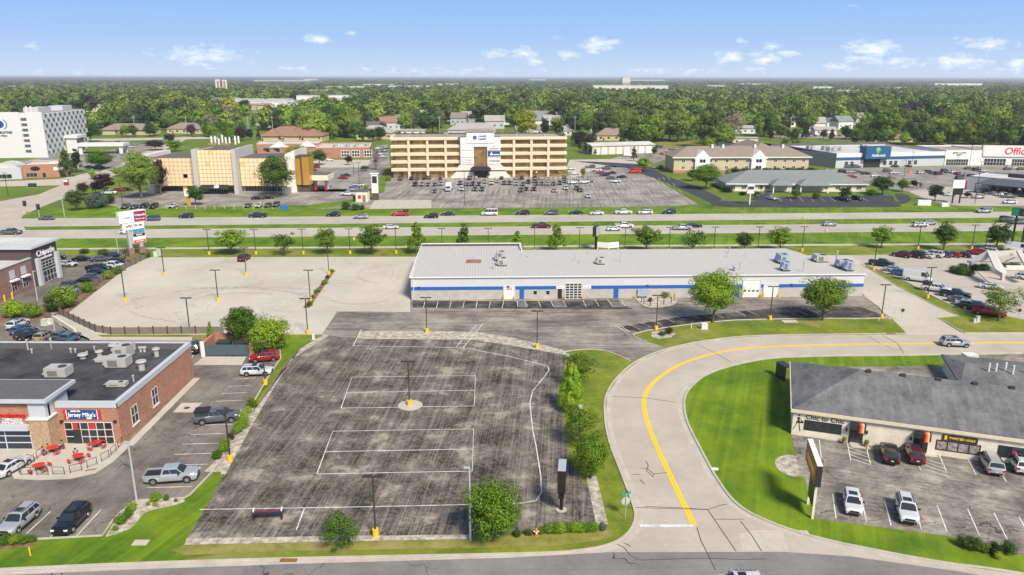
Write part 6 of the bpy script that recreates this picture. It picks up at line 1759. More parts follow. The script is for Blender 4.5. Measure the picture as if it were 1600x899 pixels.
# clinic, inn and store lots
fleet([('sedan', 'white', 1206, 312.5), ('pickup', 'black', 1317, 314), ('suv', 'black', 1339, 313)], 'parked before the clinic', 'cars before the clinic', -1.2, hi=False)
fleet([('suv', 'black', 1116, 292), ('hatch', 'navy', 1131, 290), ('sedan', 'white', 1137, 283), ('sedan', 'white', 1024, 263), ('suv', 'grey', 1033, 263)], 'beside the tan inn', 'cars beside the tan inn', 1.2, hi=False)
S1 = [('suv', 'grey', 1325, 262.5), ('suv', 'grey', 1338, 262.5), ('suv', 'black', 1317, 270), ('suv', 'silver', 1328, 271), ('sedan', 'grey', 1339, 270), ('sedan', 'black', 1353, 273), ('suv', 'grey', 1387, 269), ('sedan', 'white', 1397, 272), ('sedan', 'red', 1331, 278), ('sedan', 'white', 1368, 277), ('sedan', 'white', 1293, 269)]
S2 = [('suv', 'white', 1438, 272), ('sedan', 'green', 1450, 270), ('sedan', 'bluegrey', 1458, 272), ('suv', 'maroon', 1466, 273.5), ('suv', 'blue', 1476, 269), ('sedan', 'grey', 1483, 271), ('suv', 'white', 1490, 271), ('sedan', 'red', 1497, 273), ('sedan', 'silver', 1504, 274), ('sedan', 'silver', 1511, 275.5), ('sedan', 'grey', 1518, 276), ('sedan', 'white', 1525, 276), ('sedan', 'grey', 1513, 265), ('suv', 'maroon', 1525, 267), ('sedan', 'silver', 1531, 265), ('sedan', 'white', 1536, 269), ('suv', 'grey', 1499, 280), ('sedan', 'grey', 1574, 266), ('suv', 'white', 1576, 263.5), ('sedan', 'white', 1585, 264.5), ('sedan', 'grey', 1595, 266)]
S3 = [('sedan', 'white', 1484, 306.5), ('suv', 'grey', 1534, 302), ('sedan', 'grey', 1549, 304.5), ('suv', 'silver', 1563, 307), ('pickup', 'grey', 1575, 309.5), ('suv', 'silver', 1528, 310.5), ('suv', 'white', 1577, 319)]
fleet(S1, 'in the lot before the blue-banded store', 'cars before the blue-banded store', .1, hi=False)
fleet(S2, 'in the big store car park', 'cars in the big store car park', .35, hi=False, jit=.1)
fleet(S3, 'on the pale lot by the dark restaurant', 'cars by the dark restaurant', math.pi-.1, hi=False)
fleet([('suv', 'black', 1030, 231), ('sedan', 'grey', 1050, 235), ('pickup', 'red', 1038, 242), ('boxtruck', 'white', 982, 245), ('sedan', 'silver', 1148, 216), ('suv', 'white', 1160, 218)], 'around the storage garage yard', 'vehicles by the storage garage', .1, hi=False)
fleet([(rnd.choice(['sedan', 'suv']), rnd.choice(['white', 'silver', 'grey', 'black', 'red']), 1226+i*9.5, 211.5+(i % 2)*1.6) for i in range(11)], 'in the distant lot before the woods', 'cars in the distant lot', 1.4, hi=False)

# ---------------------------------------------------------------- lamp posts
LP = [(257, 431, 388, 'yellow-based lamp post beside the wooden fence near the highway corner'), (196, 471, 424, 'yellow-based lamp post at the left side of the pale lot'), (385, 431, 388, 'yellow-based lamp post near the lone red SUV'), (341, 471, 421, 'yellow-based lamp post in the middle of the pale lot'),
      (297, 521, 468, 'yellow-based lamp post at the fence behind the brick shop'), (514, 429, 387, 'yellow-based lamp post at the rear end of the planted island'), (485, 471, 422, 'yellow-based lamp post at the front end of the planted island'), (481, 522, 468, 'yellow-based lamp post at the entry by the grass verge'),
      (667, 520, 466, 'yellow-based lamp post on the gravel island before the metal building'), (839, 544, 484, 'yellow-based lamp post at the narrow end of the gravel island'), (1025, 516, 463, 'yellow-based lamp post by the gravel circle with a dark red shrub'), (1203, 500, 449, 'yellow-based lamp post between the two large trees'),
      (1377, 497, 447, 'yellow-based lamp post by the concrete drive'), (1365, 422, 382, 'yellow-based lamp post beside the black pickup in the rental lot'), (1449, 466, 420, 'yellow-based lamp post before the white cargo van'), (640, 634, 566, 'yellow-based lamp post on the round pad in the sealed lot'),
      (587, 838, 744, 'yellow-based lamp post at the bottom of the sealed lot'), (415, 601, 535, 'yellow-based lamp post on the grass between the lots'), (360, 721, 646, 'yellow-based lamp post at the lower end of the round bushes')]
for x, y, t, lab in LP:
    lamp_post(x, y, t, lab, h=6.8 if t != 744 else 6.9)
row = [327, 400, 474, 547, 619, 691, 763, 835, 905, 976, 1045, 1115, 1184, 1253, 1434, 1518]
for i, x in enumerate(row):
    y = 398-(x-327)*.0058
    if x > 1400: y = 389.5
    lamp_post(x, y, 0, f'dark lamp post, {ordinal(i+1)} from left in the row along the footpath', group='lamp posts along the footpath', h=6.8)
for x, y, t, lab in [(905, 684, 633, 'flat-headed lamp post between the street-side trees'), (886, 606, 553, 'flat-headed lamp post hidden in the northern street-side tree')]:
    lamp_post(x, y, t, lab, 'flat', None)
for x, y, t, lab in [(214, 785, 692, 'tall pale lamp post in the gravel bed below the patio'), (735, 845, 731, 'tall pale utility pole at the grass strip by the bottom tree'), (88, 531, 490, 'pale lamp post behind the brick shop roof'), (59, 470, 424, 'pale lamp post by the corner restaurant'), (186, 404, 362, 'pale lamp post behind the tall tenant sign'), (417, 549, 488, 'pale lamp post in front of the bright round tree')]:
    lamp_post(x, y, t, lab, 'white', None, rz=math.pi if x < 100 else 0)
for x, y, t, lab in [(726, 320, 268, 'thin dark lamp post left of the office entrance'), (890, 322, 270, 'thin dark lamp post at the right of the office car park'), (192, 325, 283, 'dark lamp post at the left corner of the gold office lot'), (161, 302, 258, 'dark lamp post among the purple trees'), (553, 277, 255, 'thin lamp post on the planted strip'), (562, 296, 254, 'thin lamp post beside the white SUV stack'), (13, 307, 270, 'dark lamp post at the left edge beyond the crossroad'),
                     (1412, 280, 250, 'dark lamp post before the blue-banded store'), (1424, 262, 238, 'dark lamp post at the store wall'), (1523, 318, 267, 'dark lamp post by the purple tree at the restaurant'), (1514, 261, 227, 'dark lamp post before the office supply store'), (1531, 272, 252, 'short dark lamp post among the store cars'), (1188, 312, 290, 'lamp post in the clinic lawn'), (1378, 313, 289, 'pale lamp post at the clinic drive bend')]:
    lamp_post(x, y, t, lab, 'plainT', 'distant lamp posts')
for x, y, t in ((1539, 391, 362), (1556, 393, 369), (1572, 391, 371)):
    lamp_post(x, y, t, f'short lamp post behind the canopy, {["left","middle","right"][[1539,1556,1572].index(x)]} of three', 'plainT', 'short lamp posts behind the canopy')

# ---------------------------------------------------------------- trees
KW = {'cone': 'conical', 'round': 'round', 'oval': 'oval', 'sparse': 'airy', 'vase': 'broad'}
def rowtrees(L, where, group, det=2):
    for i, (px, py, x0, x1, yt, kind, mt) in enumerate(sorted(L)):
        tree(px, py, x0, x1, yt, kind, mt, f'{KW[kind]} green tree, {ordinal(i+1)} from left {where}', group, det)
rowtrees([(362, 398, 329, 386, 355, 'vase', 'mid'), (445, 400, 419, 466, 358, 'sparse', 'mid'), (511, 398, 491, 531, 352, 'round', 'mid'), (582, 398, 555, 606, 349, 'vase', 'mid'), (651, 397, 633, 670, 347, 'cone', 'mid'), (725, 397, 709, 742, 348, 'cone', 'mid'), (808, 394, 795, 821, 360, 'cone', 'mid'), (869, 394, 850, 886, 349, 'cone', 'mid'),
          (1010, 394, 984, 1038, 350, 'vase', 'mid'), (1082, 394, 1057, 1110, 355, 'sparse', 'mid'), (1163, 393, 1146, 1182, 361, 'vase', 'mid'), (1218, 393, 1195, 1243, 352, 'vase', 'mid'), (1377, 388, 1358, 1399, 350, 'round', 'mid'), (1474, 392, 1456, 1500, 343, 'round', 'dark'), (1557, 392, 1536, 1581, 345, 'round', 'dark')], 'along the footpath', 'trees along the footpath')
tree(1113, 504, 1068, 1156, 416, 'vase', 'mid', 'large leafy tree before the blue stripe, left of the white overhead door', det=3)
tree(1285, 501, 1251, 1333, 428, 'vase', 'mid', 'large leafy tree before the right end of the metal building', det=3)
tree(1560, 502, 1533, 1600, 438, 'sparse', 'mid', 'airy tree over the red pickup at the right edge', det=3)
tree(380, 540, 344, 408, 474, 'round', 'mid', 'darker green round tree behind the trash enclosure', det=3)
tree(421, 549, 383, 457, 487, 'round', 'bright', 'bright green round tree beside the dark one behind the trash enclosure', det=3, ybot=548)
tree(905, 606, 874, 936, 541, 'sparse', 'mid', 'airy tree at the northern end of the street-side row', det=3)
tree(893, 642, 869, 920, 566, 'cone', 'bright', 'bright conical tree, second in the street-side row', det=3, ybot=637)
tree(904, 700, 872, 936, 624, 'sparse', 'mid', 'airy tree around the flat-headed lamp post', det=3)
tree(922, 748, 892, 953, 667, 'round', 'bright', 'dense round tree by the black blank sign', det=3, ybot=738)
tree(533, 858, 499, 569, 793, 'sparse', 'bright', 'small airy tree in the gravel at the bottom of the sealed lot', det=3, ybot=852)
tree(770, 846, 719, 821, 747, 'vase', 'bright', 'full green tree beside the tall pale pole at the bottom', det=3, ybot=838)
tree(329, 527, 323, 337, 502, 'cone', 'mid', 'small narrow arborvitae above the trash enclosure', det=2, ybot=527, name='arborvitae')
# trees beyond the highway
T2 = [(222, 311, 187, 247, 230, 'oval', 'fmid', 'big oval tree at the left end of the gold office'), (251, 305, 236, 267, 243, 'oval', 'purple', 'dark brown-leaved tree touching the gold office glass'), (433, 309, 404, 464, 234, 'oval', 'fmid', 'big leafy tree before the right end of the gold office'), (466, 268, 441, 492, 224, 'oval', 'mid', 'large tree behind the amber glass corner'),
      (500, 258, 484, 513, 231, 'round', 'dark', 'round dark tree on the lawn behind the drive-through'), (306, 321, 289, 323, 287, 'round', 'bright', 'small bright tree before the gold office entrance'), (120, 330, 103, 137, 293, 'round', 'dark', 'dense round dark tree at the crossroad corner'), (165, 304, 143, 181, 267, 'round', 'purple', 'purple-leaved tree at the crossroad lawn'),
      (131, 305, 119, 143, 283, 'round', 'purple', 'small purple tree left of the larger purple one'), (150, 303, 138, 157, 281, 'round', 'purple', 'purple tree in the middle of the crossroad group'), (106, 277, 92, 120, 233, 'cone', 'dark', 'tall dark evergreen, left of the pair by the brick restaurant'), (122, 270, 109, 133, 231, 'cone', 'dark', 'tall dark evergreen, right of the pair by the brick restaurant'),
      (158, 265, 134, 184, 234, 'vase', 'bright', 'spreading bright green tree by the hotel lane'), (141, 222, 121, 164, 192, 'oval', 'mid', 'leaning leafy tree beside the hotel end'), (243, 235, 218, 256, 217, 'round', 'purple', 'wide purple tree behind the gold office'), (265, 224, 256, 277, 207, 'round', 'purple', 'small purple tree above the gold office roof'), (274, 237, 262, 292, 217, 'round', 'mid', 'round green tree behind the gold office left wing'),
      (145, 281, 134, 147, 262, 'round', 'bright', 'small yellow-green tree by the crossroad'), (183, 276, 176, 192, 262, 'round', 'bright', 'small bright tree left of the big oval tree'), (570, 268, 579, 597, 258, 'round', 'dark', 'dark shrubby tree left of the office block'), (588, 266, 580, 596, 228, 'sparse', 'tan', 'nearly bare tree left of the office block'), (545, 258, 537, 553, 242, 'round', 'purple', 'small purple tree before the brick clinic'),
      (990, 252, 984, 999, 228, 'cone', 'dark', 'conical tree before the storage garage'), (1006, 268, 988, 1020, 244, 'round', 'mid', 'round shrubby tree at the drive entrance'), (1022, 244, 1014, 1026, 228, 'round', 'dark', 'small tree at the right end of the storage garage'), (906, 237, 902, 911, 218, 'cone', 'dark', 'first small cone tree right of the office'), (914, 240, 910, 919, 219, 'cone', 'dark', 'second small cone tree right of the office'), (922, 242, 918, 927, 226, 'cone', 'dark', 'third small cone tree right of the office'), (930, 244, 926, 934, 232, 'cone', 'dark', 'fourth small cone tree right of the office'),
      (911, 278, 906, 917, 261, 'round', 'mid', 'tiny tree at the office lot corner'), (1102, 296, 1076, 1128, 254, 'vase', 'mid', 'broad leafy tree between the inn and the clinic drive'), (1137, 289, 1130, 1144, 260, 'round', 'yellow', 'yellow-green tree before the inn'), (1082, 283, 1068, 1092, 263, 'round', 'dark', 'dark round tree at the left of the inn'), (1378, 305, 1358, 1402, 272, 'round', 'dark', 'large dark round tree at the end of the clinic'),
      (1410, 300, 1399, 1423, 278, 'round', 'mid', 'round tree right of the dark clinic tree'), (1427, 294, 1419, 1435, 280, 'round', 'purple', 'small purple tree in the store car park'), (1438, 294, 1435, 1442, 284, 'round', 'mid', 'tiny tree beside the small purple tree'), (1461, 314, 1447, 1476, 286, 'round', 'dark', 'round dark tree in the lawn by the store sign'), (1511, 310, 1503, 1519, 299, 'round', 'purple', 'purple tree before the dark restaurant'), (1294, 257, 1289, 1300, 245, 'round', 'bright', 'small round tree by the grey store side wall'), (1273, 254, 1268, 1279, 244, 'round', 'bright', 'small round tree nearest the inn roof'),
      (1242, 246, 1232, 1252, 213, 'vase', 'mid', 'leafy tree behind the inn roof'), (1225, 240, 1207, 1222, 214, 'vase', 'mid', 'tree above the middle of the inn roof'), (1320, 312, 1306, 1331, 291, 'round', 'dark', 'dark round shrub tree at the clinic wall'), (1243, 311, 1233, 1254, 295, 'round', 'mid', 'shrub tree left of the clinic porch'), (1180, 307, 1172, 1192, 298, 'round', 'dark', 'dark shrub at the clinic corner')]
for px, py, x0, x1, yt, kind, mt, lab in T2:
    tree(px, py, x0, x1, yt, kind, mt, lab, det=3 if (x1-x0) > 44 else 2, name='conical_tree' if kind == 'cone' else 'leafy_tree')
GR = random.Random(12)
GX = []
for x0, x1, y0, y1, n in ((128, 232, 189, 203, 16), (236, 400, 187, 204, 24), (318, 400, 205, 216, 9), (150, 330, 213, 213.8, 7), (340, 412, 218, 222, 5), (560, 610, 214, 222, 5), (880, 925, 220, 230, 6), (1335, 1480, 222, 229, 12), (1200, 1330, 216, 222, 9), (1100, 1140, 232, 240, 4), (590, 606, 196, 214, 4)):
    for _ in range(n):
        GX.append((GR.uniform(x0, x1), GR.uniform(y0, y1)))
GX.sort()
for i, (px, py) in enumerate(GX):
    g = G(px, py)
    k, mt = GR.choice([('round', 'mid'), ('round', 'dark'), ('oval', 'mid'), ('vase', 'bright'), ('round', 'bright'), ('cone', 'dark'), ('oval', 'dark'), ('round', 'purple')])
    R = GR.uniform(3.2, 6.5)*(.6 if k == 'cone' else 1)
    tree(0, 0, 0, 0, 0, k, mt, f'{KW[k]} { {"mid":"green","dark":"dark green","bright":"light green","purple":"purple"}[mt]} garden tree, {ordinal(i+1)} from left among the roofs before the woods', 'garden trees before the woods', 2, world=g, dims=(R, 5+R*1.2, 1.4), name='conical_tree' if k == 'cone' else 'leafy_tree')
# ---- shrubs
def bushes(L, where, group, det=2):
    for i, (x0, x1, yt, yb, mt) in enumerate(sorted(L)):
        px = (x0+x1)/2
        g = G(px, yb); c = CM.transposed() @ (g-Vector((0, 0, CAMH)))
        R = (x1-x0)/2*(-c.z)/FPX
        h = max(.5, min(Ht(px, yb, yt), R*1.9))
        tree(0, 0, 0, 0, 0, 'bush', mt, f'{ {"mid":"green","bright":"bright green","dark":"dark green","purple":"dark red","yellow":"yellow-green","blue":"blue-green"}[mt]} bush, {ordinal(i+1)} from left {where}' if len(L) > 1 else where, group, det, world=g+Vector((0, R*.8, 0)), dims=(R, h, 0), name='bush', cat='bush')
bushes([(382, 402, 624, 640, 'bright'), (379, 393, 635, 648, 'bright'), (368, 388, 643, 661, 'bright'), (363, 388, 655, 675, 'mid'), (357, 378, 665, 682, 'mid'), (352, 366, 672, 690, 'purple'), (342, 360, 686, 700, 'bright'), (337, 357, 695, 711, 'bright'), (329, 347, 704, 721, 'bright')], 'in the gravel strip beside the pickup', 'round bushes in the gravel strip')
bushes([(200, 212, 785, 796, 'bright'), (193, 211, 789, 803, 'bright'), (187, 206, 797, 814, 'bright'), (175, 196, 806, 824, 'bright'), (173, 184, 823, 832, 'mid'), (231, 250, 770, 788, 'bright'), (252, 264, 772, 785, 'bright'), (237, 246, 786, 793, 'yellow'), (227, 234, 786, 792, 'mid'), (271, 277, 782, 786, 'mid')], 'in the curved gravel bed below the pickup', 'bushes in the curved gravel bed')
bushes([(-8, 14, 835, 856, 'bright'), (8, 30, 834, 856, 'mid'), (26, 44, 835, 854, 'bright'), (40, 55, 837, 851, 'mid')], 'of the hedge at the bottom left corner', 'hedge bushes at the bottom left')
bushes([(68, 112, 445, 487, 'mid'), (62, 95, 459, 491, 'mid'), (30, 62, 474, 500, 'mid'), (-6, 32, 471, 501, 'bright'), (100, 118, 452, 470, 'bright'), (118, 144, 441, 460, 'bright'), (154, 174, 423, 438, 'bright'), (170, 189, 416, 430, 'bright'), (203, 212, 407, 414, 'bright'), (217, 232, 395, 405, 'mid'), (185, 194, 398, 407, 'bright')], 'along the mulch bed of the wooden fence', 'bushes along the fence')
bushes([(119, 137, 389, 398, 'dark'), (149, 167, 390, 400, 'dark'), (188, 197, 390, 401, 'dark'), (196, 209, 391, 401, 'dark')], 'on the verge behind the restaurant cars', 'bushes on the verge')
bushes([(478, 489, 470, 480, 'bright'), (485, 491, 461, 466, 'bright'), (489, 496, 452, 459, 'bright'), (492, 501, 450, 458, 'mid'), (500, 513, 438, 446, 'bright'), (507, 515, 430, 436, 'mid'), (513, 523, 421, 426, 'mid')], 'in the planted island of the pale lot', 'shrubs in the planted island')
bushes([(1029, 1050, 456, 467, 'bright'), (1012, 1021, 461, 473, 'mid'), (1036, 1046, 459, 466, 'yellow')], 'in the round bed by the utility cabinet', 'shrubs in the meter bed')
bushes([(1039, 1053, 511, 524, 'purple')], 'dark red shrub on the gravel circle by the lamp post', None)
bushes([(1028, 1044, 520, 526, 'blue')], 'low spreading juniper beside the dark red shrub', None)
bushes([(848+i*10, 868+i*10, 820, 838-i*.5, 'mid' if i % 2 else 'bright') for i in range(8)]+[(934, 950, 817, 832, 'blue'), (800, 816, 829, 842, 'mid'), (818, 834, 829, 840, 'dark'), (837, 852, 825, 838, 'bright')], 'of the hedge at the bottom street corner', 'hedge bushes at the street corner')
bushes([(1497, 1520, 836, 860, 'dark'), (1512, 1540, 838, 866, 'dark'), (1532, 1552, 843, 868, 'mid'), (1548, 1572, 844, 872, 'dark'), (1568, 1594, 848, 872, 'dark'), (1555, 1570, 864, 877, 'yellow')], 'in the juniper mound at the bottom right', 'junipers at the bottom right')
bushes([(1484, 1505, 416, 428, 'dark'), (1495, 1520, 418, 432, 'dark'), (1508, 1527, 422, 433, 'dark'), (1499, 1520, 413, 422, 'dark'), (1518, 1538, 413, 425, 'dark'), (1532, 1555, 413, 425, 'dark'), (1566, 1582, 412, 419, 'dark'), (1580, 1600, 412, 419, 'dark')], 'around the rental canopy', 'hedges round the rental canopy')
bushes([(126, 158, 300, 328, 'blue'), (140, 166, 304, 326, 'blue'), (160, 178, 302, 320, 'dark')], 'of the low spruces at the crossroad corner', 'low spruces at the crossroad')
bushes([(531, 548, 315, 329, 'dark'), (546, 562, 318, 330, 'mid'), (560, 570, 318, 329, 'dark'), (550, 558, 300, 312, 'dark'), (574, 580, 292, 312, 'mid'), (601, 612, 274, 284, 'mid'), (568, 576, 286, 296, 'bright')], 'around the small tan kiosk', 'shrubs by the kiosk')
bushes([(1140+i*17, 1160+i*17, 262, 272, 'dark') for i in range(8)], 'of the dark hedge below the inn', 'hedge below the inn')
bushes([(1270, 1284, 300, 312, 'mid'), (1155, 1170, 300, 306, 'dark'), (1356, 1372, 296, 307, 'dark'), (1128, 1150, 291, 302, 'dark'), (1262, 1276, 266, 275, 'dark'), (1395, 1408, 258, 262, 'dark'), (1415, 1428, 258, 262, 'dark')], 'round the clinic and store walls', 'shrubs round the clinic')
bushes([(1560, 1567, 699, 704, 'mid'), (1588, 1597, 701, 707, 'mid')], 'in the boutique planter', 'planter shrubs')

# ---------------------------------------------------------------- signs
A = G(214, 399); root = empty('tenant_sign', (A.x, A.y, 0), math.radians(52), 'tall white multi-tenant road sign on brick bases, by the fence corner', 'sign')
part('brick_base', lambda m: (m.box(-2.1, -.7, -.6, .6, 0, 2.2), m.box(.7, 2.1, -.6, .6, 0, 2.2)), m_brick2, root); part('post', lambda m: (m.box(-1.8, -1.0, -.4, .4, 2.2, 8.2), m.box(1.0, 1.8, -.4, .4, 2.2, 8.2)), m_galv, root)
part('top_cabinet', lambda m: m.box(-3.6, 3.4, -.7, .7, 8.9, 11.8), m_signw, root); part('middle_cabinet', lambda m: m.box(-2.9, 2.6, -.55, .55, 7.0, 8.8), m_signw, root); part('lower_cabinet', lambda m: m.box(-.6, 2.7, -.45, .45, 3.2, 7.0), m_signw, root)
part('red_panel', lambda m: m.box(.2, 3.3, -.75, -.7, 9.0, 11.6), m_maroon, root); part('blue_panel', lambda m: m.box(-.5, 2.6, -.5, -.45, 5.9, 6.9), M('panel_blue', (.06, .25, .42), .5, var=0), root); part('dark_panel', lambda m: m.box(-.5, 2.6, -.5, -.45, 5.0, 5.8), m_framed, root); part('orange_panel', lambda m: m.box(-.5, 2.6, -.5, -.45, 3.3, 4.1), M('panel_orange', (.65, .07, .02), .5, var=0), root)
text('Chipotle', .78, m_signw, root, (1.75, -.78, 10.6), bold=.015); text('MEXICAN GRILL', .34, m_signw, root, (1.75, -.78, 9.6), bold=.01); text('SPECTRUM', .85, m_framed, root, (0, -.58, 7.9), bold=.01); text('T-Mobile', .5, m_framed, root, (-1.7, -.73, 10.2)); text('FOR LEASE', .4, m_signw, root, (1.05, -.53, 3.7), bold=.01); text('NAILS', .6, m_signw, root, (1.05, -.53, 5.4), bold=.01)
A, B = G(1506, 364+27), G(1565, 391)
A = G(1581, 391.5); root = empty('rental_sign', (A.x, A.y, 0), math.radians(-62), 'tall black two-post sign with green and black panel, at the right edge', 'sign')
hs = Ht(1579, 391.5, 326)
A2, B2 = G(1579, 391.5), G(1593, 392)
root.location = (A2.x, A2.y, 0); root.rotation_euler.z = math.radians(-38)
pw = (B2-A2).length
part('post', lambda m: (m.box(-.25, .25, -.25, .25, 0, hs-1.2), m.box(pw-.25, pw+.3, -.3, .3, 0, hs-1.2)), m_black, root)
root2 = root
part('sign_cabinet', lambda m: m.box(-1.3, 9.4, -.4, .4, hs-2.0, hs+.1), m_framed, root); part('green_end', lambda m: m.box(-1.2, .35, -.45, -.4, hs-1.9, hs), M('sign_emerald', (.0, .24, .12), .5, var=0), root)
text('enterprise', 1.35, m_signw, root, (3.4, -.48, hs-.95), bold=.02, sx=.7)
# blank black sign in the sealed lot
A = G(877, 797); root = empty('blank_sign', (A.x, A.y, 0), math.radians(84), 'blank black pole sign standing in a worn patch of the sealed lot', 'sign'); hs = Ht(877, 797, 727)
part('post', lambda m: m.tube((0, 0, 0), (0, 0, hs-2.4), .2, .2, 10), m_black, root); part('cabinet', lambda m: m.box(-1.3, 1.3, -.42, .42, hs-2.6, hs), m_black, root); part('cabinet_top', lambda m: m.box(-1.3, 1.3, -.42, .42, hs, hs+.03), m_galv, root); part('lower_box', lambda m: m.box(-.9, .5, -.3, .3, hs-3.5, hs-2.6), m_black, root); part('footing', lambda m: m.disc((0, 0, 0), .6, .08, 16), m_walk, root)
A = G(931, 391); root = empty('pole_sign', (A.x, A.y, 0), math.radians(65), 'black pole sign with grey cabinet behind the metal building', 'sign'); hs = Ht(931, 391, 353)
part('post', lambda m: m.box(-.3, .3, -.3, .3, 0, hs-2.6), m_black, root); part('cabinet', lambda m: m.box(-1.7, 1.7, -.5, .5, hs-2.7, hs), m_framed, root); part('sign_face', lambda m: m.box(-1.6, 1.6, -.53, -.5, hs-2.6, hs-.1), m_galv, root)
A = G(950, 393); root = empty('yard_sign', (A.x, A.y, 0), 0, 'white folding V-shaped sign board with blue line, behind the metal building', 'sign')
part('panel', lambda m: (m.add([(-2.9, .6, 1), (0, -.6, 1), (0, -.6, 2.5), (-2.9, .6, 2.5), (-2.9, .75, 1), (0, -.45, 1), (0, -.45, 2.5), (-2.9, .75, 2.5)], [(0, 1, 2, 3), (7, 6, 5, 4), (3, 2, 6, 7)]), m.add([(0, -.6, 1), (2.9, .6, 1), (2.9, .6, 2.5), (0, -.6, 2.5), (0, -.45, 1), (2.9, .75, 1), (2.9, .75, 2.5), (0, -.45, 2.5)], [(0, 1, 2, 3), (7, 6, 5, 4), (3, 2, 6, 7)])), m_signw, root)
part('leg', lambda m: [m.box(x-.08, x+.08, y-.08, y+.08, 0, 1.1) for x, y in ((-2.8, .7), (0, -.5), (2.8, .7))], m_signw, root)
# boutique pylon
A, B = G(1262, 788), G(1269, 811)
root = empty('boutique_sign', (B.x, B.y, 0), math.atan2((A-B).y, (A-B).x), 'tall narrow boutique sign with red poster face and dark message board', 'sign'); w_ = (A-B).length; hs = Ht(1269, 811, 724)
part('post', lambda m: (m.box(-.12, .12, -.12, .12, 0, hs-2.2), m.box(w_-.12, w_+.12, -.12, .12, 0, hs-2.2)), m_cream, root); part('cabinet', lambda m: m.box(-.7, w_+2.6, -.28, .28, hs-2.4, hs), m_framed, root); part('cabinet_top', lambda m: m.box(-.7, w_+2.6, -.28, .28, hs, hs+.04), m_signw, root)
part('sign_face', lambda m: (m.box(-.55, w_+2.45, -.31, -.28, hs-2.3, hs-.1), m.box(-.55, w_+2.45, .28, .31, hs-2.3, hs-.1)), M('poster_red', (.42, .10, .05), .5, var=.9, scale=1.4), root); part('message_board', lambda m: m.box(.15, w_-.15, -.15, .15, hs-5.2, hs-2.5), m_framed, root); part('lower_panel', lambda m: m.box(.15, w_-.15, -.1, .1, 1.2, hs-5.3), M('panel_sage', (.45, .5, .36), .6), root)
part('lettering_panel', lambda m: m.box(.3, w_+1.6, .31, .33, hs-1.7, hs-.9), M('poster_gold', (.75, .45, .08), .5, var=0), root)
# street name + stop sign
A = G(977, 809); root = empty('stop_sign', (A.x, A.y, 0), math.radians(12), 'stop sign seen from behind with green street name blade, at the corner', 'sign'); hs = Ht(977, 809, 771)
part('post', lambda m: m.tube((0, 0, 0), (0, 0, hs), .05, .05, 8), m_galv, root); part('octagon', lambda m: m.add([(.5*math.cos(a), y, hs-.95+.5*math.sin(a)) for y in (.06, .09) for a in [math.pi/8+k*math.pi/4 for k in range(8)]], [tuple(range(8)), tuple(range(8, 16))[::-1]]+[(i, (i+1) % 8, 8+(i+1) % 8, 8+i) for i in range(8)]), m_galv, root)
part('street_blade', lambda m: (m.box(-.48, .48, -.02, .02, hs-.12, hs+.18), m.box(-.02, .02, -.45, .45, hs+.2, hs+.45)), M('sign_green_blade', (.02, .33, .22), .5, var=0), root)
A = G(1408, 502); root = empty('stop_sign', (A.x, A.y, 0), 0, 'stop sign at the mouth of the concrete drive', 'sign'); part('post', lambda m: m.tube((0, 0, 0), (0, 0, 2.1), .04, .04, 6), m_galv, root); part('octagon', lambda m: m.tube((0, -.05, 2.2), (0, -.02, 2.2), .38, .38, 8), m_bronze, root)
A = G(1590, 502); root = empty('stop_sign', (A.x, A.y, 0), 0, 'small sign post at the right edge below the airy tree', 'sign'); part('post', lambda m: m.tube((0, 0, 0), (0, 0, 2.1), .04, .04, 6), m_galv, root); part('octagon', lambda m: m.tube((0, -.05, 2.2), (0, -.02, 2.2), .38, .38, 8), m_bronze, root)
# distant signs
def panelsign(px, py, yt, w_, ph, mat, label, posts=1, txt=None, tm=None, rz=0.0, pm=None, ts=1.0):
    A = G(px, py); r = empty('road_sign', (A.x, A.y, 0), rz, label, 'sign'); h = Ht(px, py, yt)
    pm = pm or m_galv
    part('post', lambda m: [m.box(x-.2, x+.2, -.2, .2, 0, h-ph) for x in ((0,) if posts == 1 else (-w_*.3, w_*.3))], pm, r)
    part('panel', lambda m: m.box(-w_/2, w_/2, -.3, .3, h-ph, h), mat, r)
    if txt: text(txt, ts, tm or m_framed, r, (0, -.34, h-ph/2), bold=.02)
    return r, h
r, h = panelsign(1171, 320, 288, 2.6, 3.4, m_signw, 'white pole sign before the clinic with dark and orange panel', pm=m_offw); part('dark_panel', lambda m: m.box(-1.1, 1.1, -.34, -.3, h-1.7, h-.8), m_framed, r); part('orange_panel', lambda m: m.box(-1.1, 1.1, -.34, -.3, h-2.1, h-1.75), m_amber, r)
r, h = panelsign(1493, 318, 282, 4.4, 2.9, m_signw, 'two-post black sign with blank white cabinet, by the store lawn', 2, pm=m_black); part('red_end', lambda m: m.box(2.2, 2.9, -.28, .28, h-2.9, h), m_maroon, r); part('lower_cabinet', lambda m: m.box(-1.5, 1.9, -.3, .3, h-5.4, h-3.1), m_black, r); 
r, h = panelsign(444, 328, 321, 2.9, 1.5, M('banner_blue', (.03, .16, .5), .5, var=.5, scale=2), 'low blue and white sign on the verge before the gold office', 2)
panelsign(385, 212, 200, 5.2, 3.4, M('billboard_blue', (.18, .34, .62), .5, var=.4), 'blue billboard beyond the gold office roof', 1)
r, h = panelsign(104, 290, 280, 2.0, 2.8, m_maroon, 'dark red and white monument sign at the crossroad', 2); part('white_panel', lambda m: m.box(-.9, .9, -.34, -.3, h-1.2, h-.2), m_signw, r)
panelsign(410, 150, 140.5, 16, 6, m_red, 'distant red and white billboard above the trees', 1, 'V&A', m_signw, ts=5)
panelsign(321, 165, 153, 7, 3, m_signw, 'distant tall white frame sign at the mall', 2); panelsign(346, 162, 153.5, 8, 3.4, M('far_green', (.02, .22, .16), .5), 'distant dark green sign at the mall', 1)
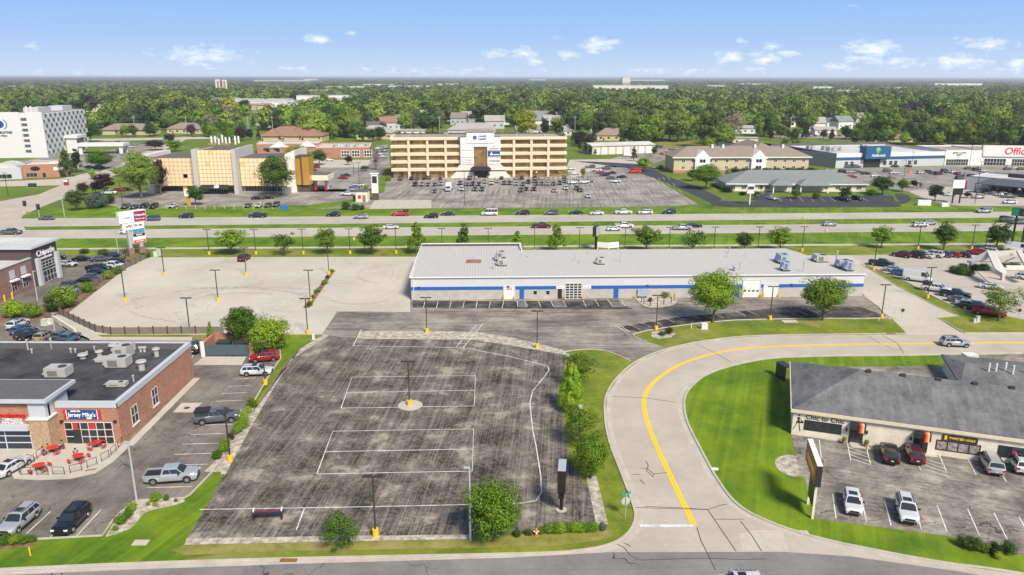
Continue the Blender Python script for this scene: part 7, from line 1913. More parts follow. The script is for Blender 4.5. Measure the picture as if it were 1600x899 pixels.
# sponsor banner frame in the sealed lot
A = G(419, 812); root = empty('bench_sign', (A.x, A.y, 0), math.radians(4), 'low black framed board with red lettering on the sealed lot', 'board')
part('board', lambda m: m.box(-1.35, 1.35, -.25, .25, .75, .95), m_framed, root); part('red_strip', lambda m: m.box(-1.2, 1.2, -.1, .1, .955, .975), m_maroon, root)
part('leg', lambda m: [m.box(x-.07, x+.07, -.25, .25, 0, .95) for x in (-1.45, 1.45)], m_framed, root); part('arm', lambda m: [m.box(x-.05, x+.05, -.05, .4, .95, 1.25) for x in (-1.45, 1.45)], m_signw, root)
# tan kiosk and tall white pylon
A = G(556, 316); root = empty('tan_kiosk', (A.x, A.y, 0), 0, 'small tan kiosk building with brown door and mural', 'kiosk'); part('wall', lambda m: m.box(0, 4.4, 0, 5, 0, 3.9), m_cream, root); part('roof', lambda m: m.box(-.2, 4.6, -.2, 5.2, 3.9, 4.2), m_darkroof, root); part('door', lambda m: m.box(2.6, 3.7, -.05, 0, 0, 2.6), m_brick2, root); part('mural', lambda m: m.box(.9, 2.0, -.05, 0, 1.2, 2.6), m_red, root)
A = G(587, 313); root = empty('white_pylon', (A.x, A.y, 0), 0, 'slim white concrete pylon with dark opening near the top', 'pylon'); h = Ht(587, 313, 272); part('shaft', lambda m: (m.box(-1.2, 1.2, -.6, .6, h*.0+2.8, h)), m_offw, root); part('base', lambda m: m.box(-1.15, 1.15, -.55, .55, 0, 2.8), m_brownm, root); part('dark_opening', lambda m: m.box(-.9, .9, -.66, -.6, h-3.4, h-.8), m_framed, root); part('cap', lambda m: m.box(-1.6, 1.6, -.8, .8, h, h+.3), m_signw, root)
# orange totem at the gold office
A = G(296, 322); root = empty('orange_totem', (A.x, A.y, 0), .3, 'slanted orange and cream totem sculpture before the gold office', 'sculpture'); part('slab', lambda m: m.add([(-.7, -.3, 0), (.7, -.3, 0), (-.1, -.3, 7), (-1.4, -.3, 7), (-.7, .3, 0), (.7, .3, 0), (-.1, .3, 7), (-1.4, .3, 7)], [(0, 1, 2, 3), (7, 6, 5, 4), (1, 5, 6, 2), (0, 3, 7, 4), (3, 2, 6, 7)]), m_amber, root); part('face', lambda m: m.box(-1.3, .3, -.5, -.3, 3.6, 6.2), m_offw, root)

# ---------------------------------------------------------------- wooden fence
def fence(pts, h, label):
    P = W(pts); root = empty('wooden_fence', P[0], 0, label, 'fence'); o0 = P[0]
    pan, k = MB(), 0
    for a, b in zip(P[:-1], P[1:]):
        a, b = a-o0, b-o0
        L = (b-a).length; n = max(1, round(L/2.4)); d = (b-a)/L
        nr = Vector((-d.y, d.x, 0))*.04
        pan.add([a-nr+Vector((0, 0, .1)), b-nr+Vector((0, 0, .1)), b+nr+Vector((0, 0, .1)), a+nr+Vector((0, 0, .1)), a-nr+Vector((0, 0, h)), b-nr+Vector((0, 0, h)), b+nr+Vector((0, 0, h)), a+nr+Vector((0, 0, h))], [(4, 5, 6, 7), (0, 1, 5, 4), (2, 3, 7, 6), (1, 2, 6, 5), (3, 0, 4, 7)])
        for i in range(n):
            q = a+d*(L*i/n); k += 1
            if k < 95: m = MB(); m.box(q.x-.09, q.x+.09, q.y-.09, q.y+.09, 0, h+.18); m.build('post', m_bronze, root)
    pan.build('board_panel', m_wood, root)
fence([(234, 402), (188, 424), (155, 443), (122, 463), (97, 484), (93, 492), (150, 519), (174, 523), (350, 521.5)], 1.35, 'weathered wooden fence round the left end of the pale concrete lot')
mb = MB(); P = W([(84, 500), (118, 522)]); ribbon_mb(mb, P, .3, 0, .9); o = mb.build('retaining_wall', m_sand); tag(o, 'low timber retaining wall left of the sidewalk lane', 'wall')

# ---------------------------------------------------------------- patio
def table(px, py, label, rz=0):
    g = G(px, py); r = empty('picnic_table', (g.x, g.y, .15), rz, label, 'picnic table', 'red patio tables')
    mb = MB(); mb.disc((0, 0, .72), .62, .05, 20); mb.build('table_top', m_red, r)
    part('pedestal', lambda m: (m.tube((0, 0, 0), (0, 0, .72), .05), m.path([(-.8, -.8, .4), (0, 0, .25), (.8, .8, .4)], .03), m.path([(-.8, .8, .4), (0, 0, .25), (.8, -.8, .4)], .03), m.path([(-.8, -.8, 0), (-.8, -.8, .42)], .03), m.path([(.8, .8, 0), (.8, .8, .42)], .03), m.path([(-.8, .8, 0), (-.8, .8, .42)], .03), m.path([(.8, -.8, 0), (.8, -.8, .42)], .03)), m_black, r)
    for k in range(4):
        a0 = math.pi/4+k*math.pi/2
        q = MB(); pts = [(1.28*math.cos(a0+t), 1.28*math.sin(a0+t)) for t in (-.36, -.18, 0, .18, .36)]+[(.98*math.cos(a0+t), .98*math.sin(a0+t)) for t in (.36, .18, 0, -.18, -.36)]
        q.prism(pts, .42, .47); q.build('seat', m_red, r)
    return g
TA = table(63, 737, 'red round picnic table nearest the white sedan', .2); TB = table(84, 709, 'red round picnic table with seated people by the shop pillar', .1); TC = table(124, 722, 'red round picnic table with one seated person'); TD = table(152, 701, 'red round picnic table nearest the sandwich shop door', .5)
for i, (a, b) in enumerate([((33, 743), (50, 743)), ((58, 743), (75.5, 743)), ((83, 742), (101, 742)), ((110, 740), (128, 735.5)), ((137, 732), (152, 726)), ((159, 722), (171, 715)), ((174, 712), (182, 705)), ((185, 701), (192, 694)), ((58, 718), (68, 710)), ((44, 729), (54, 722)), ((30, 740), (40, 731))]):
    A, B = G(*a, .15), G(*b, .15); r = empty('patio_railing', A, 0, f'black metal patio railing hoop, {["first along the front edge from left","second along the front edge","third along the front edge","fourth, where the curb starts to curve","fifth, before the curved curb","sixth, along the curved curb","seventh, near the curb bend","last, nearest the shop corner","between pillar and seated group","beside the tail of the white sedan","at the nose of the white sedan"][i]}', 'railing', 'patio railings'); d = B-A
    part('hoop', lambda m: (m.path([(0, 0, 0), (0, 0, 1.0), (d.x, d.y, 1.0), (d.x, d.y, 0)], .035), m.path([(0, 0, .2), (d.x, d.y, .2)], .025)), m_black, r)
mb = MB(); mb.box(-.6, .6, -.14, .14, .0, .17); P0_ = G(142.5, 736); o = mb.build('storm_drain', M('rust', (.24, .10, .03), .8, var=.3), loc=P0_, rz=math.radians(22)); tag(o, 'rusty storm drain inlet in the patio curb', 'drain')
for px, py, lab in ((451, 877, 'rusty storm drain in the curb at the bottom of the lawn'), (1392, 522.5, 'rusty storm drain in the curb near the concrete drive')):
    mb = MB(); mb.box(-.8, .8, -.2, .2, 0, .16); o = mb.build('storm_drain', MATS['rust'], loc=G(px, py)); tag(o, lab, 'drain')

m_skin = M('skin', (.50, .32, .23), .6, var=0)
def person(px, py, pose, shirt, pants, hair, label, rz=0.0, at=None, z=.15):
    """one continuous body grown over a joint skeleton, clothes and hair as parts"""
    g = at or G(px, py)
    root = empty('person', (g.x, g.y, z), rz, label, 'person')
    if pose == 'sit':
        J = dict(pel=(0, 0, .50), ch=(0, .04, .85), nk=(0, .06, 1.02), hd=(0, .10, 1.17), top=(0, .10, 1.27), shL=(-.19, .05, .96), shR=(.19, .05, .96), elL=(-.25, .20, .74), elR=(.25, .20, .74), haL=(-.12, .42, .80), haR=(.12, .42, .80), hiL=(-.10, .02, .49), hiR=(.10, .02, .49), knL=(-.13, .44, .50), knR=(.13, .44, .50), anL=(-.13, .46, .08), anR=(.13, .46, .08), toL=(-.13, .62, .05), toR=(.13, .62, .05))
    else:
        J = dict(pel=(0, 0, .95), ch=(0, 0, 1.30), nk=(0, 0, 1.50), hd=(0, .02, 1.63), top=(0, .02, 1.74), shL=(-.20, 0, 1.42), shR=(.20, 0, 1.42), elL=(-.26, .03, 1.14), elR=(.26, .05, 1.14), haL=(-.25, .18, .92), haR=(.25, .22, .96), hiL=(-.10, 0, .90), hiR=(.10, 0, .90), knL=(-.11, .12, .50), knR=(.11, -.04, .50), anL=(-.11, .14, .08), anR=(.11, -.18, .10), toL=(-.11, .30, .04), toR=(.11, -.03, .04))
    Rr = dict(pel=.15, ch=.16, nk=.06, hd=.105, top=.085, shL=.075, shR=.075, elL=.045, elR=.045, haL=.038, haR=.038, hiL=.10, hiR=.10, knL=.062, knR=.062, anL=.04, anR=.04, toL=.035, toR=.035)
    E_ = [('pel', 'ch'), ('ch', 'nk'), ('nk', 'hd'), ('hd', 'top'), ('ch', 'shL'), ('ch', 'shR'), ('shL', 'elL'), ('shR', 'elR'), ('elL', 'haL'), ('elR', 'haR'), ('pel', 'hiL'), ('pel', 'hiR'), ('hiL', 'knL'), ('hiR', 'knR'), ('knL', 'anL'), ('knR', 'anR'), ('anL', 'toL'), ('anR', 'toR')]
    def grow(nm, keep, extra, mat, edges=E_):
        ks = [k for k in J if k in keep]
        me = bpy.data.meshes.new(nm)
        me.from_pydata([J[k] for k in ks], [(ks.index(a), ks.index(b)) for a, b in edges if a in ks and b in ks], [])
        o = bpy.data.objects.new(nm, me); o.parent = root; COL.objects.link(o)
        o.modifiers.new('skin', 'SKIN')
        for i, k in enumerate(ks):
            me.skin_vertices[0].data[i].radius = (Rr[k]+extra,)*2
            me.skin_vertices[0].data[i].use_root = (i == 0)
        s = o.modifiers.new('sub', 'SUBSURF'); s.levels = s.render_levels = 2
        me.materials.append(mat)
        return o
    grow('body', set(J), 0, m_skin)
    grow('shirt', {'pel', 'ch', 'shL', 'shR', 'elL', 'elR'}, .022, M('cloth_'+shirt[0], shirt[1], .8, var=0))
    grow('trousers', {'pel', 'hiL', 'hiR', 'knL', 'knR', 'anL', 'anR'}, .016, M('cloth_'+pants[0], pants[1], .8, var=0))
    h = MB()
    hx = J['hd']
    for i in range(6):
        for k in range(10):
            pass
    bmh = bmesh.new(); bmesh.ops.create_uvsphere(bmh, u_segments=12, v_segments=8, radius=.125)
    me = bpy.data.meshes.new('hair'); bmesh.ops.translate(bmh, verts=bmh.verts, vec=(hx[0], hx[1]-.03, hx[2]+.045)); bmh.to_mesh(me); bmh.free(); me.materials.append(M('hair_'+hair[0], hair[1], .8, var=0)); me.shade_smooth()
    o = bpy.data.objects.new('hair', me); o.parent = root; COL.objects.link(o)
NV, DK, WH, DN, GR = ('navy', (.02, .03, .10)), ('dark', (.03, .03, .035)), ('pink', (.75, .50, .50)), ('denim', (.05, .11, .22)), ('grey', (.12, .13, .15))
BR, BK = ('brown', (.06, .035, .02)), ('black', (.01, .01, .01))
def seat(T, k, rz0, *a):
    an = rz0+math.pi/4+k*math.pi/2
    p = Vector((T.x+1.15*math.cos(an), T.y+1.15*math.sin(an), 0))
    person(0, 0, 'sit', *a, rz=an+math.pi/2, at=p)
seat(TB, 2, .1, NV, GR, BR, 'person in a navy shirt seated at the left side of the red table'); seat(TB, 0, .1, GR, DK, BK, 'person in dark grey seated at the right side of the red table'); seat(TB, 1, .1, DK, DN, BR, 'person in black seated at the far side of the red table'); seat(TC, 1, 0, NV, DK, BK, 'person in navy sitting alone at a red table')
person(72.5, 704, 'walk', WH, ('sand', (.5, .38, .28)), BR, 'person in a pale pink top walking past the stone pillar', rz=-1.2)
person(129, 692, 'walk', ('sky', (.35, .50, .62)), DN, BR, 'person in pale blue shirt and jeans at the sandwich shop door', rz=0.0)

# ---------------------------------------------------------------- small things
def hydrant(px, py, label):
    g = G(px, py); r = empty('fire_hydrant', (g.x, g.y, 0), 0, label, 'fire hydrant')
    part('barrel', lambda m: (m.tube((0, 0, 0), (0, 0, .15), .2, .2, 12), m.tube((0, 0, .15), (0, 0, .75), .15, .14, 12), m.tube((0, 0, .75), (0, 0, .92), .17, .06, 12)), m_orange if px > 800 else m_ybase, r); part('nozzle', lambda m: (m.tube((-.28, 0, .55), (.28, 0, .55), .07, .07, 8), m.tube((0, -.26, .5), (0, 0, .5), .09, .09, 8)), m_offw, r)
hydrant(838, 838, 'orange fire hydrant at the hedge on the bottom street corner')
def util(px, py, dims, label, mat=None, nm='utility_box'):
    g = G(px, py); a, b, c = dims; r = empty(nm, (g.x, g.y, 0), rnd.uniform(-.2, .2), label, 'utility box'); part('cabinet', lambda m: m.box(-a/2, a/2, -b/2, b/2, .08, c), mat or MATS['util_green'], r); part('lid', lambda m: m.box(-a/2-.04, a/2+.04, -b/2-.04, b/2+.04, c, c+.06), mat or MATS['util_green'], r); part('pad', lambda m: m.box(-a/2-.2, a/2+.2, -b/2-.2, b/2+.2, 0, .08), m_walk, r)
M('util_green', (.50, .56, .46), .6); M('util_pale', (.68, .68, .60), .6)
util(1513, 571, (1.9, 1.6, 1.9), 'large pale utility cabinet behind the boutique', MATS['util_pale']); util(1492, 568, (.35, .35, .8), 'short green pedestal left of the large utility cabinet'); util(1498, 567, (.25, .25, 1.1), 'thin pale pedestal beside the large utility cabinet', MATS['util_pale'])
util(1100, 514, (1.1, .9, 1.0), 'white utility box on the verge below the large tree', m_offw); util(1527, 503, (.6, .5, 1.1), 'pale green utility box by the rental lot, right one'); util(1522, 504, (.4, .4, .7), 'pale green utility box by the rental lot, left one'); util(244, 401, (1.0, .8, 1.3), 'pale green utility box at the fence corner, left one'); util(249, 399, (1.0, .8, 1.4), 'pale green utility box at the fence corner, right one')
util(71, 508, (1.0, .9, 1.1), 'green utility box behind the brick shop by the orange marker'); util(77, 507, (.9, .8, 1.0), 'pale utility box beside the orange marker', MATS['util_pale']); util(490, 531, (.35, .35, .9), 'small white pedestal at the verge entry', m_offw)
util(1443, 321, (4.6, 1.2, 1.9), 'white fabric-covered box on the store lawn', m_signw); util(1475, 323, (2.0, .9, 1.3), 'white rounded box beside the covered one', m_signw); util(1477+4, 323, (.8, .8, 1.8), 'pale green box right of the white rounded box'); util(51, 293, (2.8, 1.6, 1.6), 'dark green cabinet at the crossroad', MATS['dumpster_green'])
for i, (px, py, c, lab) in enumerate([(1080, 514, 'o', 'white marker post with orange top on the verge by the large tree'), (67, 506, 'o', 'white marker post with orange top behind the brick shop'), (1373, 501, 'w', 'short white marker beside the drive lamp post'), (48, 869, 'y', 'yellow marker post on the bottom left lawn')]):
    g = G(px, py); r = empty('marker_post', (g.x, g.y, 0), 0, lab, 'marker post'); part('shaft', lambda m: m.tube((0, 0, 0), (0, 0, 1.0 if c != 'w' else .6), .07, .07, 8), m_ybase if c == 'y' else m_offw, r)
    if c == 'o': part('cap', lambda m: m.tube((0, 0, 1.0), (0, 0, 1.3), .11, .09, 8), m_orange, r)
for i, (px, py) in enumerate([(38, 334), (1256, 342), (1291, 362), (553+0, 376)]):
    g = G(px, py); r = empty('traffic_barrel', (g.x, g.y, 0), 0, f'orange traffic barrel {["at the crossroad signal pole","on the highway median at right","at the near carriageway verge","in the highway ditch"][i]}', 'traffic barrel'); part('drum', lambda m: (m.tube((0, 0, 0), (0, 0, 1.0), .32, .24, 12)), m_orange, r); part('band', lambda m: (m.tube((0, 0, .35), (0, 0, .5), .31, .3, 12), m.tube((0, 0, .65), (0, 0, .8), .29, .28, 12)), m_signw, r)
g = G(1421, 270); r = empty('traffic_barrel', (g.x, g.y, 0), 0, 'orange cone stand before the blue-banded store', 'traffic barrel'); part('drum', lambda m: m.tube((0, 0, 0), (0, 0, 1.8), .9, .3, 10), m_orange, r)
for px, py, a, b, lab in ((220, 849, 1.5, .9, 'pale concrete utility lid in the bottom lawn'), (1256, 833, .9, .6, 'small concrete lid in the lawn by the boutique sign'), (1234, 503, 2.8, 1.5, 'concrete manhole collar in the verge by the second large tree')):
    mb = MB(); mb.box(-a/2, a/2, -b/2, b/2, 0, .07); o = mb.build('utility_hatch', m_walk, loc=G(px, py)+Vector((0, 0, .03))); tag(o, lab, 'utility hatch')
mb = MB(); mb.prism([(-.45, -.1), (-.2, -.25), (.3, -.2), (.45, .05), (.1, .25), (-.3, .2)], .0, .12); o = mb.build('litter', m_signw, loc=G(1117, 734)+Vector((0, 0, .04))); tag(o, 'white scrap of litter on the lawn beside the curved street', 'litter')
# wheel stops at the boutique
for i, (x, y) in enumerate([(1300, 689), (1340, 694), (1370, 698), (1404, 702), (1492, 712), (1535, 718)]):
    mb = MB(); mb.box(-.9, .9, -.08, .08, 0, .13); o = mb.build('wheel_stop', m_walk, loc=G(x, y)+Vector((0, 0, .03)), rz=math.atan2(ux.y, ux.x)); tag(o, f'concrete wheel stop, {ordinal(i+1)} from left at the boutique wall', 'wheel stop', 'wheel stops at the boutique')
# traffic signals
for px, py, t, lab in ((41, 335, 314, 'traffic signal pole at the crossroad, left one'), (62, 340, 319, 'traffic signal pole at the crossroad, right one')):
    g = G(px, py); h = Ht(px, py, t); r = empty('traffic_signal', (g.x, g.y, 0), 0, lab, 'traffic signal'); part('pole', lambda m: m.tube((0, 0, 0), (0, 0, h-1), .12, .1, 8), m_galv, r); part('signal_head', lambda m: m.box(-.45, .45, -.3, .3, h-1.8, h), m_framed, r); part('lens', lambda m: m.tube((0, -.32, h-.4), (0, -.3, h-.4), .15), m_red, r)
g = G(101, 339); r = empty('street_pole', (g.x, g.y, 0), 0, 'tall pale street pole on the corner lawn', 'pole'); part('shaft', lambda m: m.tube((0, 0, 0), (0, 0, Ht(101, 339, 312)), .15, .1, 8), m_galv, r); part('arm', lambda m: m.tube((0, 0, Ht(101, 339, 312)), (-3, 0, Ht(101, 339, 312)+.3), .07), m_galv, r)

# ---------------------------------------------------------------- utility line along the woods
up = [-60, 66, 137, 212, 293, 389, 427, 490, 561, 620, 687, 785, 898, 983, 1095, 1234, 1380, 1471, 1545, 1680]
D0, D1_ = G(0, 214), G(1600, 217)
pts = []
m_poleg = M('pole_grey', (.40, .38, .35), .8)
for i, x in enumerate(up):
    g = G(x, 213)
    if 430 < x < 600: g = G(x, 214)
    h = 16.0
    r = empty('utility_pole', (g.x, g.y, 0), 0, f'utility pole, {ordinal(i+1)} from left in the line before the woods', 'utility pole', 'utility poles before the woods')
    part('pole', lambda m: m.tube((0, 0, 0), (0, 0, h), .28, .18, 8), m_poleg, r); part('crossarm', lambda m: m.box(-1.6, 1.6, -.1, .1, h-1.5, h-1.25), m_poleg, r)
    pts.append(Vector((g.x, g.y, h-1.1)))
mb = MB()
for dz in (0, -2.6):
    for a, b in zip(pts[:-1], pts[1:]):
        q = [a+(b-a)*t+Vector((0, 0, dz-4*1.1*t*(1-t))) for t in (0, .25, .5, .75, 1)]
        mb.path(q, .045, 4)
o = mb.build('power_lines', M('cable', (.25, .25, .25), .7, var=0)); tag(o, 'pair of sagging power lines strung along the woods', 'power line')

# ---------------------------------------------------------------- houses and distant buildings
WC = [m_offw, m_tan, m_cream, m_greyw, m_sand]; RC_ = [m_shing2, m_shing3, m_shing5, m_darkroof, m_shing4]
CLEAR = []
HX = []
def house(px, py, w_, d_, h, roof, rot, wall, rm, label, gable=True, cat='house'):
    g = G(px, py); r = empty('house', (g.x, g.y, 0), math.radians(rot), label, cat)
    part('wall', lambda m: m.box(-w_/2, w_/2, 0, d_, 0, h), WC[wall], r)
    def f(m):
        hip(m, -w_/2, w_/2, 0, d_, h, h+roof, ov=.6, gable=gable and w_ < 26)
        if w_ > 40:
            for t in (-.32, .02, .34): hip(m, w_*t-6, w_*t+6, -4, d_*.6, h, h+roof*.8, ov=.5)
    part('roof', f, RC_[rm], r)
    if w_ > 40: part('gabled_bay', lambda m: [m.box(w_*t-5.5, w_*t+5.5, -3.6, 0, 0, h-.05) for t in (-.32, .02, .34)], WC[wall], r)
    n = max(2, int(w_/5))
    for i in range(n):
        u = -w_/2+w_*(i+.5)/n
        part('window', lambda m: m.box(u-.8, u+.8, -.04, 0, h*.35, h*.35+1.3), m_glass, r)
    part('door', lambda m: m.box(-w_/2+w_*.5/n+1.6, -w_/2+w_*.5/n+2.6, -.05, 0, 0, 2.1), m_brownm, r)
    CLEAR.append((g.x, g.y-4, max(w_, d_)*.55+6))
    if py < 195 and w_ > 30: CLEAR.extend([(g.x, g.y-45, w_*.5), (g.x, g.y-90, w_*.45), (g.x, g.y-130, w_*.4)])
HS = [(820, 212, 14, 9, 4, 3.5, 8, 0, 2, 'small white house with pale roof left behind the office block'), (837, 211, 13, 9, 4.5, 4, -10, 0, 2, 'white gabled house behind the right end of the office block'), (882, 212, 12, 9, 4, 3.5, 0, 0, 2, 'white house peeking past the office corner'), (895, 208, 10, 8, 4, 3, 5, 3, 1, 'small grey house right of the office block'),
      (928, 196, 16, 12, 6, 4.5, -25, 3, 3, 'two-storey grey gabled house in the trees, left one'), (938, 207, 18, 13, 5.5, 5, 15, 0, 1, 'grey-roofed house with white garage front'), (946, 201, 15, 11, 5.5, 4, 30, 2, 0, 'tan house behind the grey-roofed one'), (963, 220, 29, 14, 4, 5, 0, 1, 0, 'wide tan building with brown hip roof behind the storage garage'),
      (1098, 206, 14, 10, 4, 4, 20, 1, 0, 'brown-roofed house above the dry meadow'), (1164, 209, 17, 9, 4.5, 2.2, -4, 0, 2, 'white bungalow at the wood edge above the inn'), (1164, 226, 18, 8, 4.5, .6, 3, 2, 2, 'flat cream hut on the lawn above the inn'), (1165, 198, 12, 10, 4, 4, 20, 0, 1, 'small house hidden in the trees above the inn'), (1213, 207, 16, 9, 4.5, 2.0, 3, 1, 4, 'orange-brown bungalow at the wood edge'),
      (1290, 211, 18, 10, 4, 2.5, 0, 0, 2, 'long pale house behind the blue-banded store'), (1300, 199, 12, 9, 5, 4, 15, 0, 3, 'white house in the trees behind the store'), (1396, 222, 27, 20, 2.5, 5, -8, 1, 4, 'large orange-brown roof behind the blue-banded store'), (1495, 219, 15, 10, 3.5, 3, 5, 1, 4, 'brown house at the wood edge far right'), (1035, 184, 14, 10, 6, 5, 20, 0, 1, 'pale roof deep in the woods'),
      (1328, 183, 14, 10, 5, 4, 10, 2, 0, 'tan roof deep in the right woods'), (975, 190, 14, 10, 5, 5, -30, 0, 1, 'steep roof half hidden in the middle woods'), (785, 195, 14, 10, 5, 4, 10, 0, 1, 'pale house in the woods behind the office tower'), (588, 206, 16, 10, 4.5, 4, 8, 0, 3, 'house with dark roof beside the utility pole'),
      (585, 218, 27, 18, 5, 5, 0, 1, 2, 'tan hip-roofed house left behind the office block'), (737, 214, 38, 18, 5.5, 5, 0, 3, 2, 'large pale hip roof directly behind the office tower'), (645, 212, 19, 8, 4, 1, 0, 0, 2, 'long low white building behind the office block'),
      (456, 222, 44, 22, 4.5, 6, 0, 1, 4, 'long building with red-brown roofs behind the brick medical building'), (448, 206, 26, 16, 5, 5, 0, 3, 2, 'grey-roofed building with dark portico behind the red-brown roofs'), (198, 210.5, 41, 16, 4, 4.5, -2, 1, 0, 'long low building with brown roof right of the tower hotel'), (288, 209, 29, 16, 4, 4.5, -2, 1, 0, 'second low building with brown roof right of the tower hotel'),
      (215, 188, 58, 14, 4, 4, 0, 1, 2, 'long low apartment roofs among the left trees'), (340, 190, 36, 14, 4.5, 4.5, 0, 1, 0, 'brown apartment roof above the gold office'), (372, 172, 105, 16, 7, 4, -3, 1, 0, 'long tan inn with gabled dormers near the mall'), (200, 172, 20, 12, 8, 5, 10, 0, 1, 'white house in the left woods'), (150, 175, 26, 14, 8, 2, 0, 2, 2, 'pale flat house in the left woods'), (250, 160, 24, 14, 10, 3, 0, 3, 3, 'grey block house in the left woods'), (700, 190, 14, 10, 5, 4, 0, 0, 1, 'pale roof in the middle woods')]
for a in HS:
    house(*a, cat='house')
rh = random.Random(5)
for i in range(72):
    px, py = 560+rh.random()*1040, 150+55*rh.random()**1.1
    if i > 54: px = rh.random()*330; py = 148+22*rh.random()
    w_ = rh.uniform(13, 20)
    HX.append((px, py, w_))
HX.sort()
for i, (px, py, w_) in enumerate(HX):
    wl0, rf0 = rh.choice([0, 0, 2, 3]), rh.choice([1, 2, 2, 3, 0, 4])
    house(px, py, w_, 11, 7, 5, rh.uniform(-30, 30), wl0, rf0, f'{ordinal(i+1)} house from left of those half hidden in the woods')
    q = G(px, py); CLEAR += [(q.x, q.y-26, 15), (q.x, q.y-52, 14), (q.x, q.y-78, 12)]
# brick medical building behind the gold office
root, L = lot_building('brick_medical_building', (495, 248), (578, 247), 'flat-roofed brick medical building with arched white windows')
walls(root, L, 30, 6.2, m_brick3, m_paleroof, cop=m_offw); F = frame('front', L, 30)
for u in (14, 20, 27): window(root, F, u, u+4.5, .8, 4.4, 3, 2, m_glass, m_signw, .25)
window(root, frame('right', L, 30), 6, 8, 1, 4, 1, 1); CLEAR.append((root.location.x+L/2, root.location.y+15, 30))
for i, (t, d) in enumerate(((.3, 8), (.5, 14), (.7, 9), (.85, 18))):
    hvac('roof_unit', (root.location.x+L*t, root.location.y+d, 5.7), 0, (2.6, 2, 1.6), f'rooftop unit on the brick medical building, {ordinal(i+1)} from left')
root, L = lot_building('brick_annex', (402, 240), (500, 238), 'long low brick annex with white gable entrances and blue awnings')
walls(root, L, 22, 5.6, m_brick3, m_paleroof, cop=m_offw); F = frame('front', L, 22)
part('gable', lambda m: [m.add([(u-6, -.5, 3.4), (u+6, -.5, 3.4), (u, -.5, 7.0), (u-6, 3, 3.4), (u+6, 3, 3.4), (u, 3, 7.0)], [(0, 1, 2), (1, 4, 5, 2), (3, 0, 2, 5)]) for u in (L*.35, L*.8)], m_offw, root)
part('blue_awning', lambda m: [slab(m, F, u, u+3, 2.6, 3.4, 0, 1) for u in (4, 10, L*.6)], m_teal, root)
for u in (5, 11, 20, L*.55, L*.66): window(root, F, u, u+2.4, .8, 2.5, 2, 1, lite=True)
# far commercial strips (white, grey and blue roofs between the trees)
FB = [(445, 172, 170, 60, 9, 0, 'white mall hall near the left wood clearing'), (520, 165, 70, 40, 8, 0, 'white store beyond the mall hall'), (480, 168, 40, 20, 14, 0, 'white restaurant with tall entrance block at the mall'), (400, 166, 120, 50, 8, 4, 'sand-coloured hall at the left of the mall'), (560, 158, 160, 50, 8, 0, 'pale warehouse behind the mall trees'),
      (985, 145.5, 480, 60, 16, 4, 'very long cream institution in the far woods'), (978, 142, 60, 30, 34, 4, 'raised centre block of the cream institution'), (1320, 150.5, 200, 60, 10, 3, 'far pale hall with blue fascia in the right woods'), (1285, 146, 120, 50, 14, 0, 'far white hall left of the blue fascia hall'), (1497, 138, 480, 70, 16, 0, 'distant white hall near the right horizon'), (440, 130.5, 900, 120, 18, 3, 'distant grey-blue factory at the left horizon'),
      (485, 128, 300, 80, 22, 0, 'distant white dome hall at the left horizon'), (840, 127.2, 500, 100, 22, 0, 'distant white plant at the middle horizon'), (1010, 128.6, 900, 100, 20, 0, 'distant white warehouse line right of the middle horizon'), (590, 138, 260, 60, 12, 0, 'white hall in the middle-left distance'), (640, 141, 330, 60, 11, 3, 'grey hall in the middle-left distance'), (700, 137, 220, 60, 12, 4, 'sand hall in the middle distance'),
      (750, 143, 200, 60, 10, 0, 'pale hall left of the cream institution'), (1180, 136, 330, 60, 12, 0, 'pale hall right of the cream institution'), (545, 143, 300, 60, 11, 0, 'white retail strip in the left distance'), (500, 149, 120, 40, 9, 3, 'grey retail hall near the dark green sign'), (330, 164, 90, 40, 8, 0, 'white petrol canopy hall by the mall road'), (295, 160, 40, 20, 7, 0, 'white shop with red front by the mall road'), (30, 141, 200, 50, 10, 3, 'grey roof in the far left woods'), (150, 137, 260, 50, 9, 0, 'pale roofs in the far left woods'), (250, 143, 120, 40, 10, 3, 'grey roof strip in the left woods'), (1400, 144, 160, 50, 11, 0, 'pale roof in the far right woods'), (1120, 140, 160, 50, 12, 3, 'grey roof right of the cream institution')]
for px, py, w_, d_, h, wm, lab in FB:
    g = G(px, py)
    r = empty('distant_hall', (g.x, g.y, 0), 0, lab, 'building')
    h = h*(1.45 if py < 152 else 1.25)
    w_ = w_*(.5 if py < 152 else .8)
    part('wall', lambda m: m.box(-w_/2, w_/2, 0, d_, 0, h), WC[wm], r); part('roof', lambda m: m.box(-w_/2-.5, w_/2+.5, -.5, d_+.5, h, h+.8), m_paleroof, r)
    part('window_band', lambda m: [m.box(-w_/2+w_*k/12+.5, -w_/2+w_*(k+.6)/12, -.3, 0, h*.3, h*.6) for k in range(12)], m_glass if 'blue' not in lab else m_blue, r)
    CLEAR.append((g.x, g.y-12, w_*.5))
g = G(347, 146); r = empty('distant_tower', (g.x, g.y, 0), .4, 'distant tan apartment tower with arched top above the left woods', 'tower'); h = Ht(347, 146, 124.5); part('wall', lambda m: (m.box(-16, -3, 0, 30, 0, h), m.box(3, 16, 0, 30, 0, h*.97), m.box(-3, 3, 2, 28, 0, h*.93)), m_sand, r); part('brick_face', lambda m: (m.box(-12, -6, -.6, 0, h*.2, h*.9), m.box(6, 12, -.6, 0, h*.2, h*.9)), m_brick3, r); part('window_band', lambda m: [m.box(-3, 3, 1.4, 2, h*.1*k+2, h*.1*k+5) for k in range(1, 9)], m_glass, r)

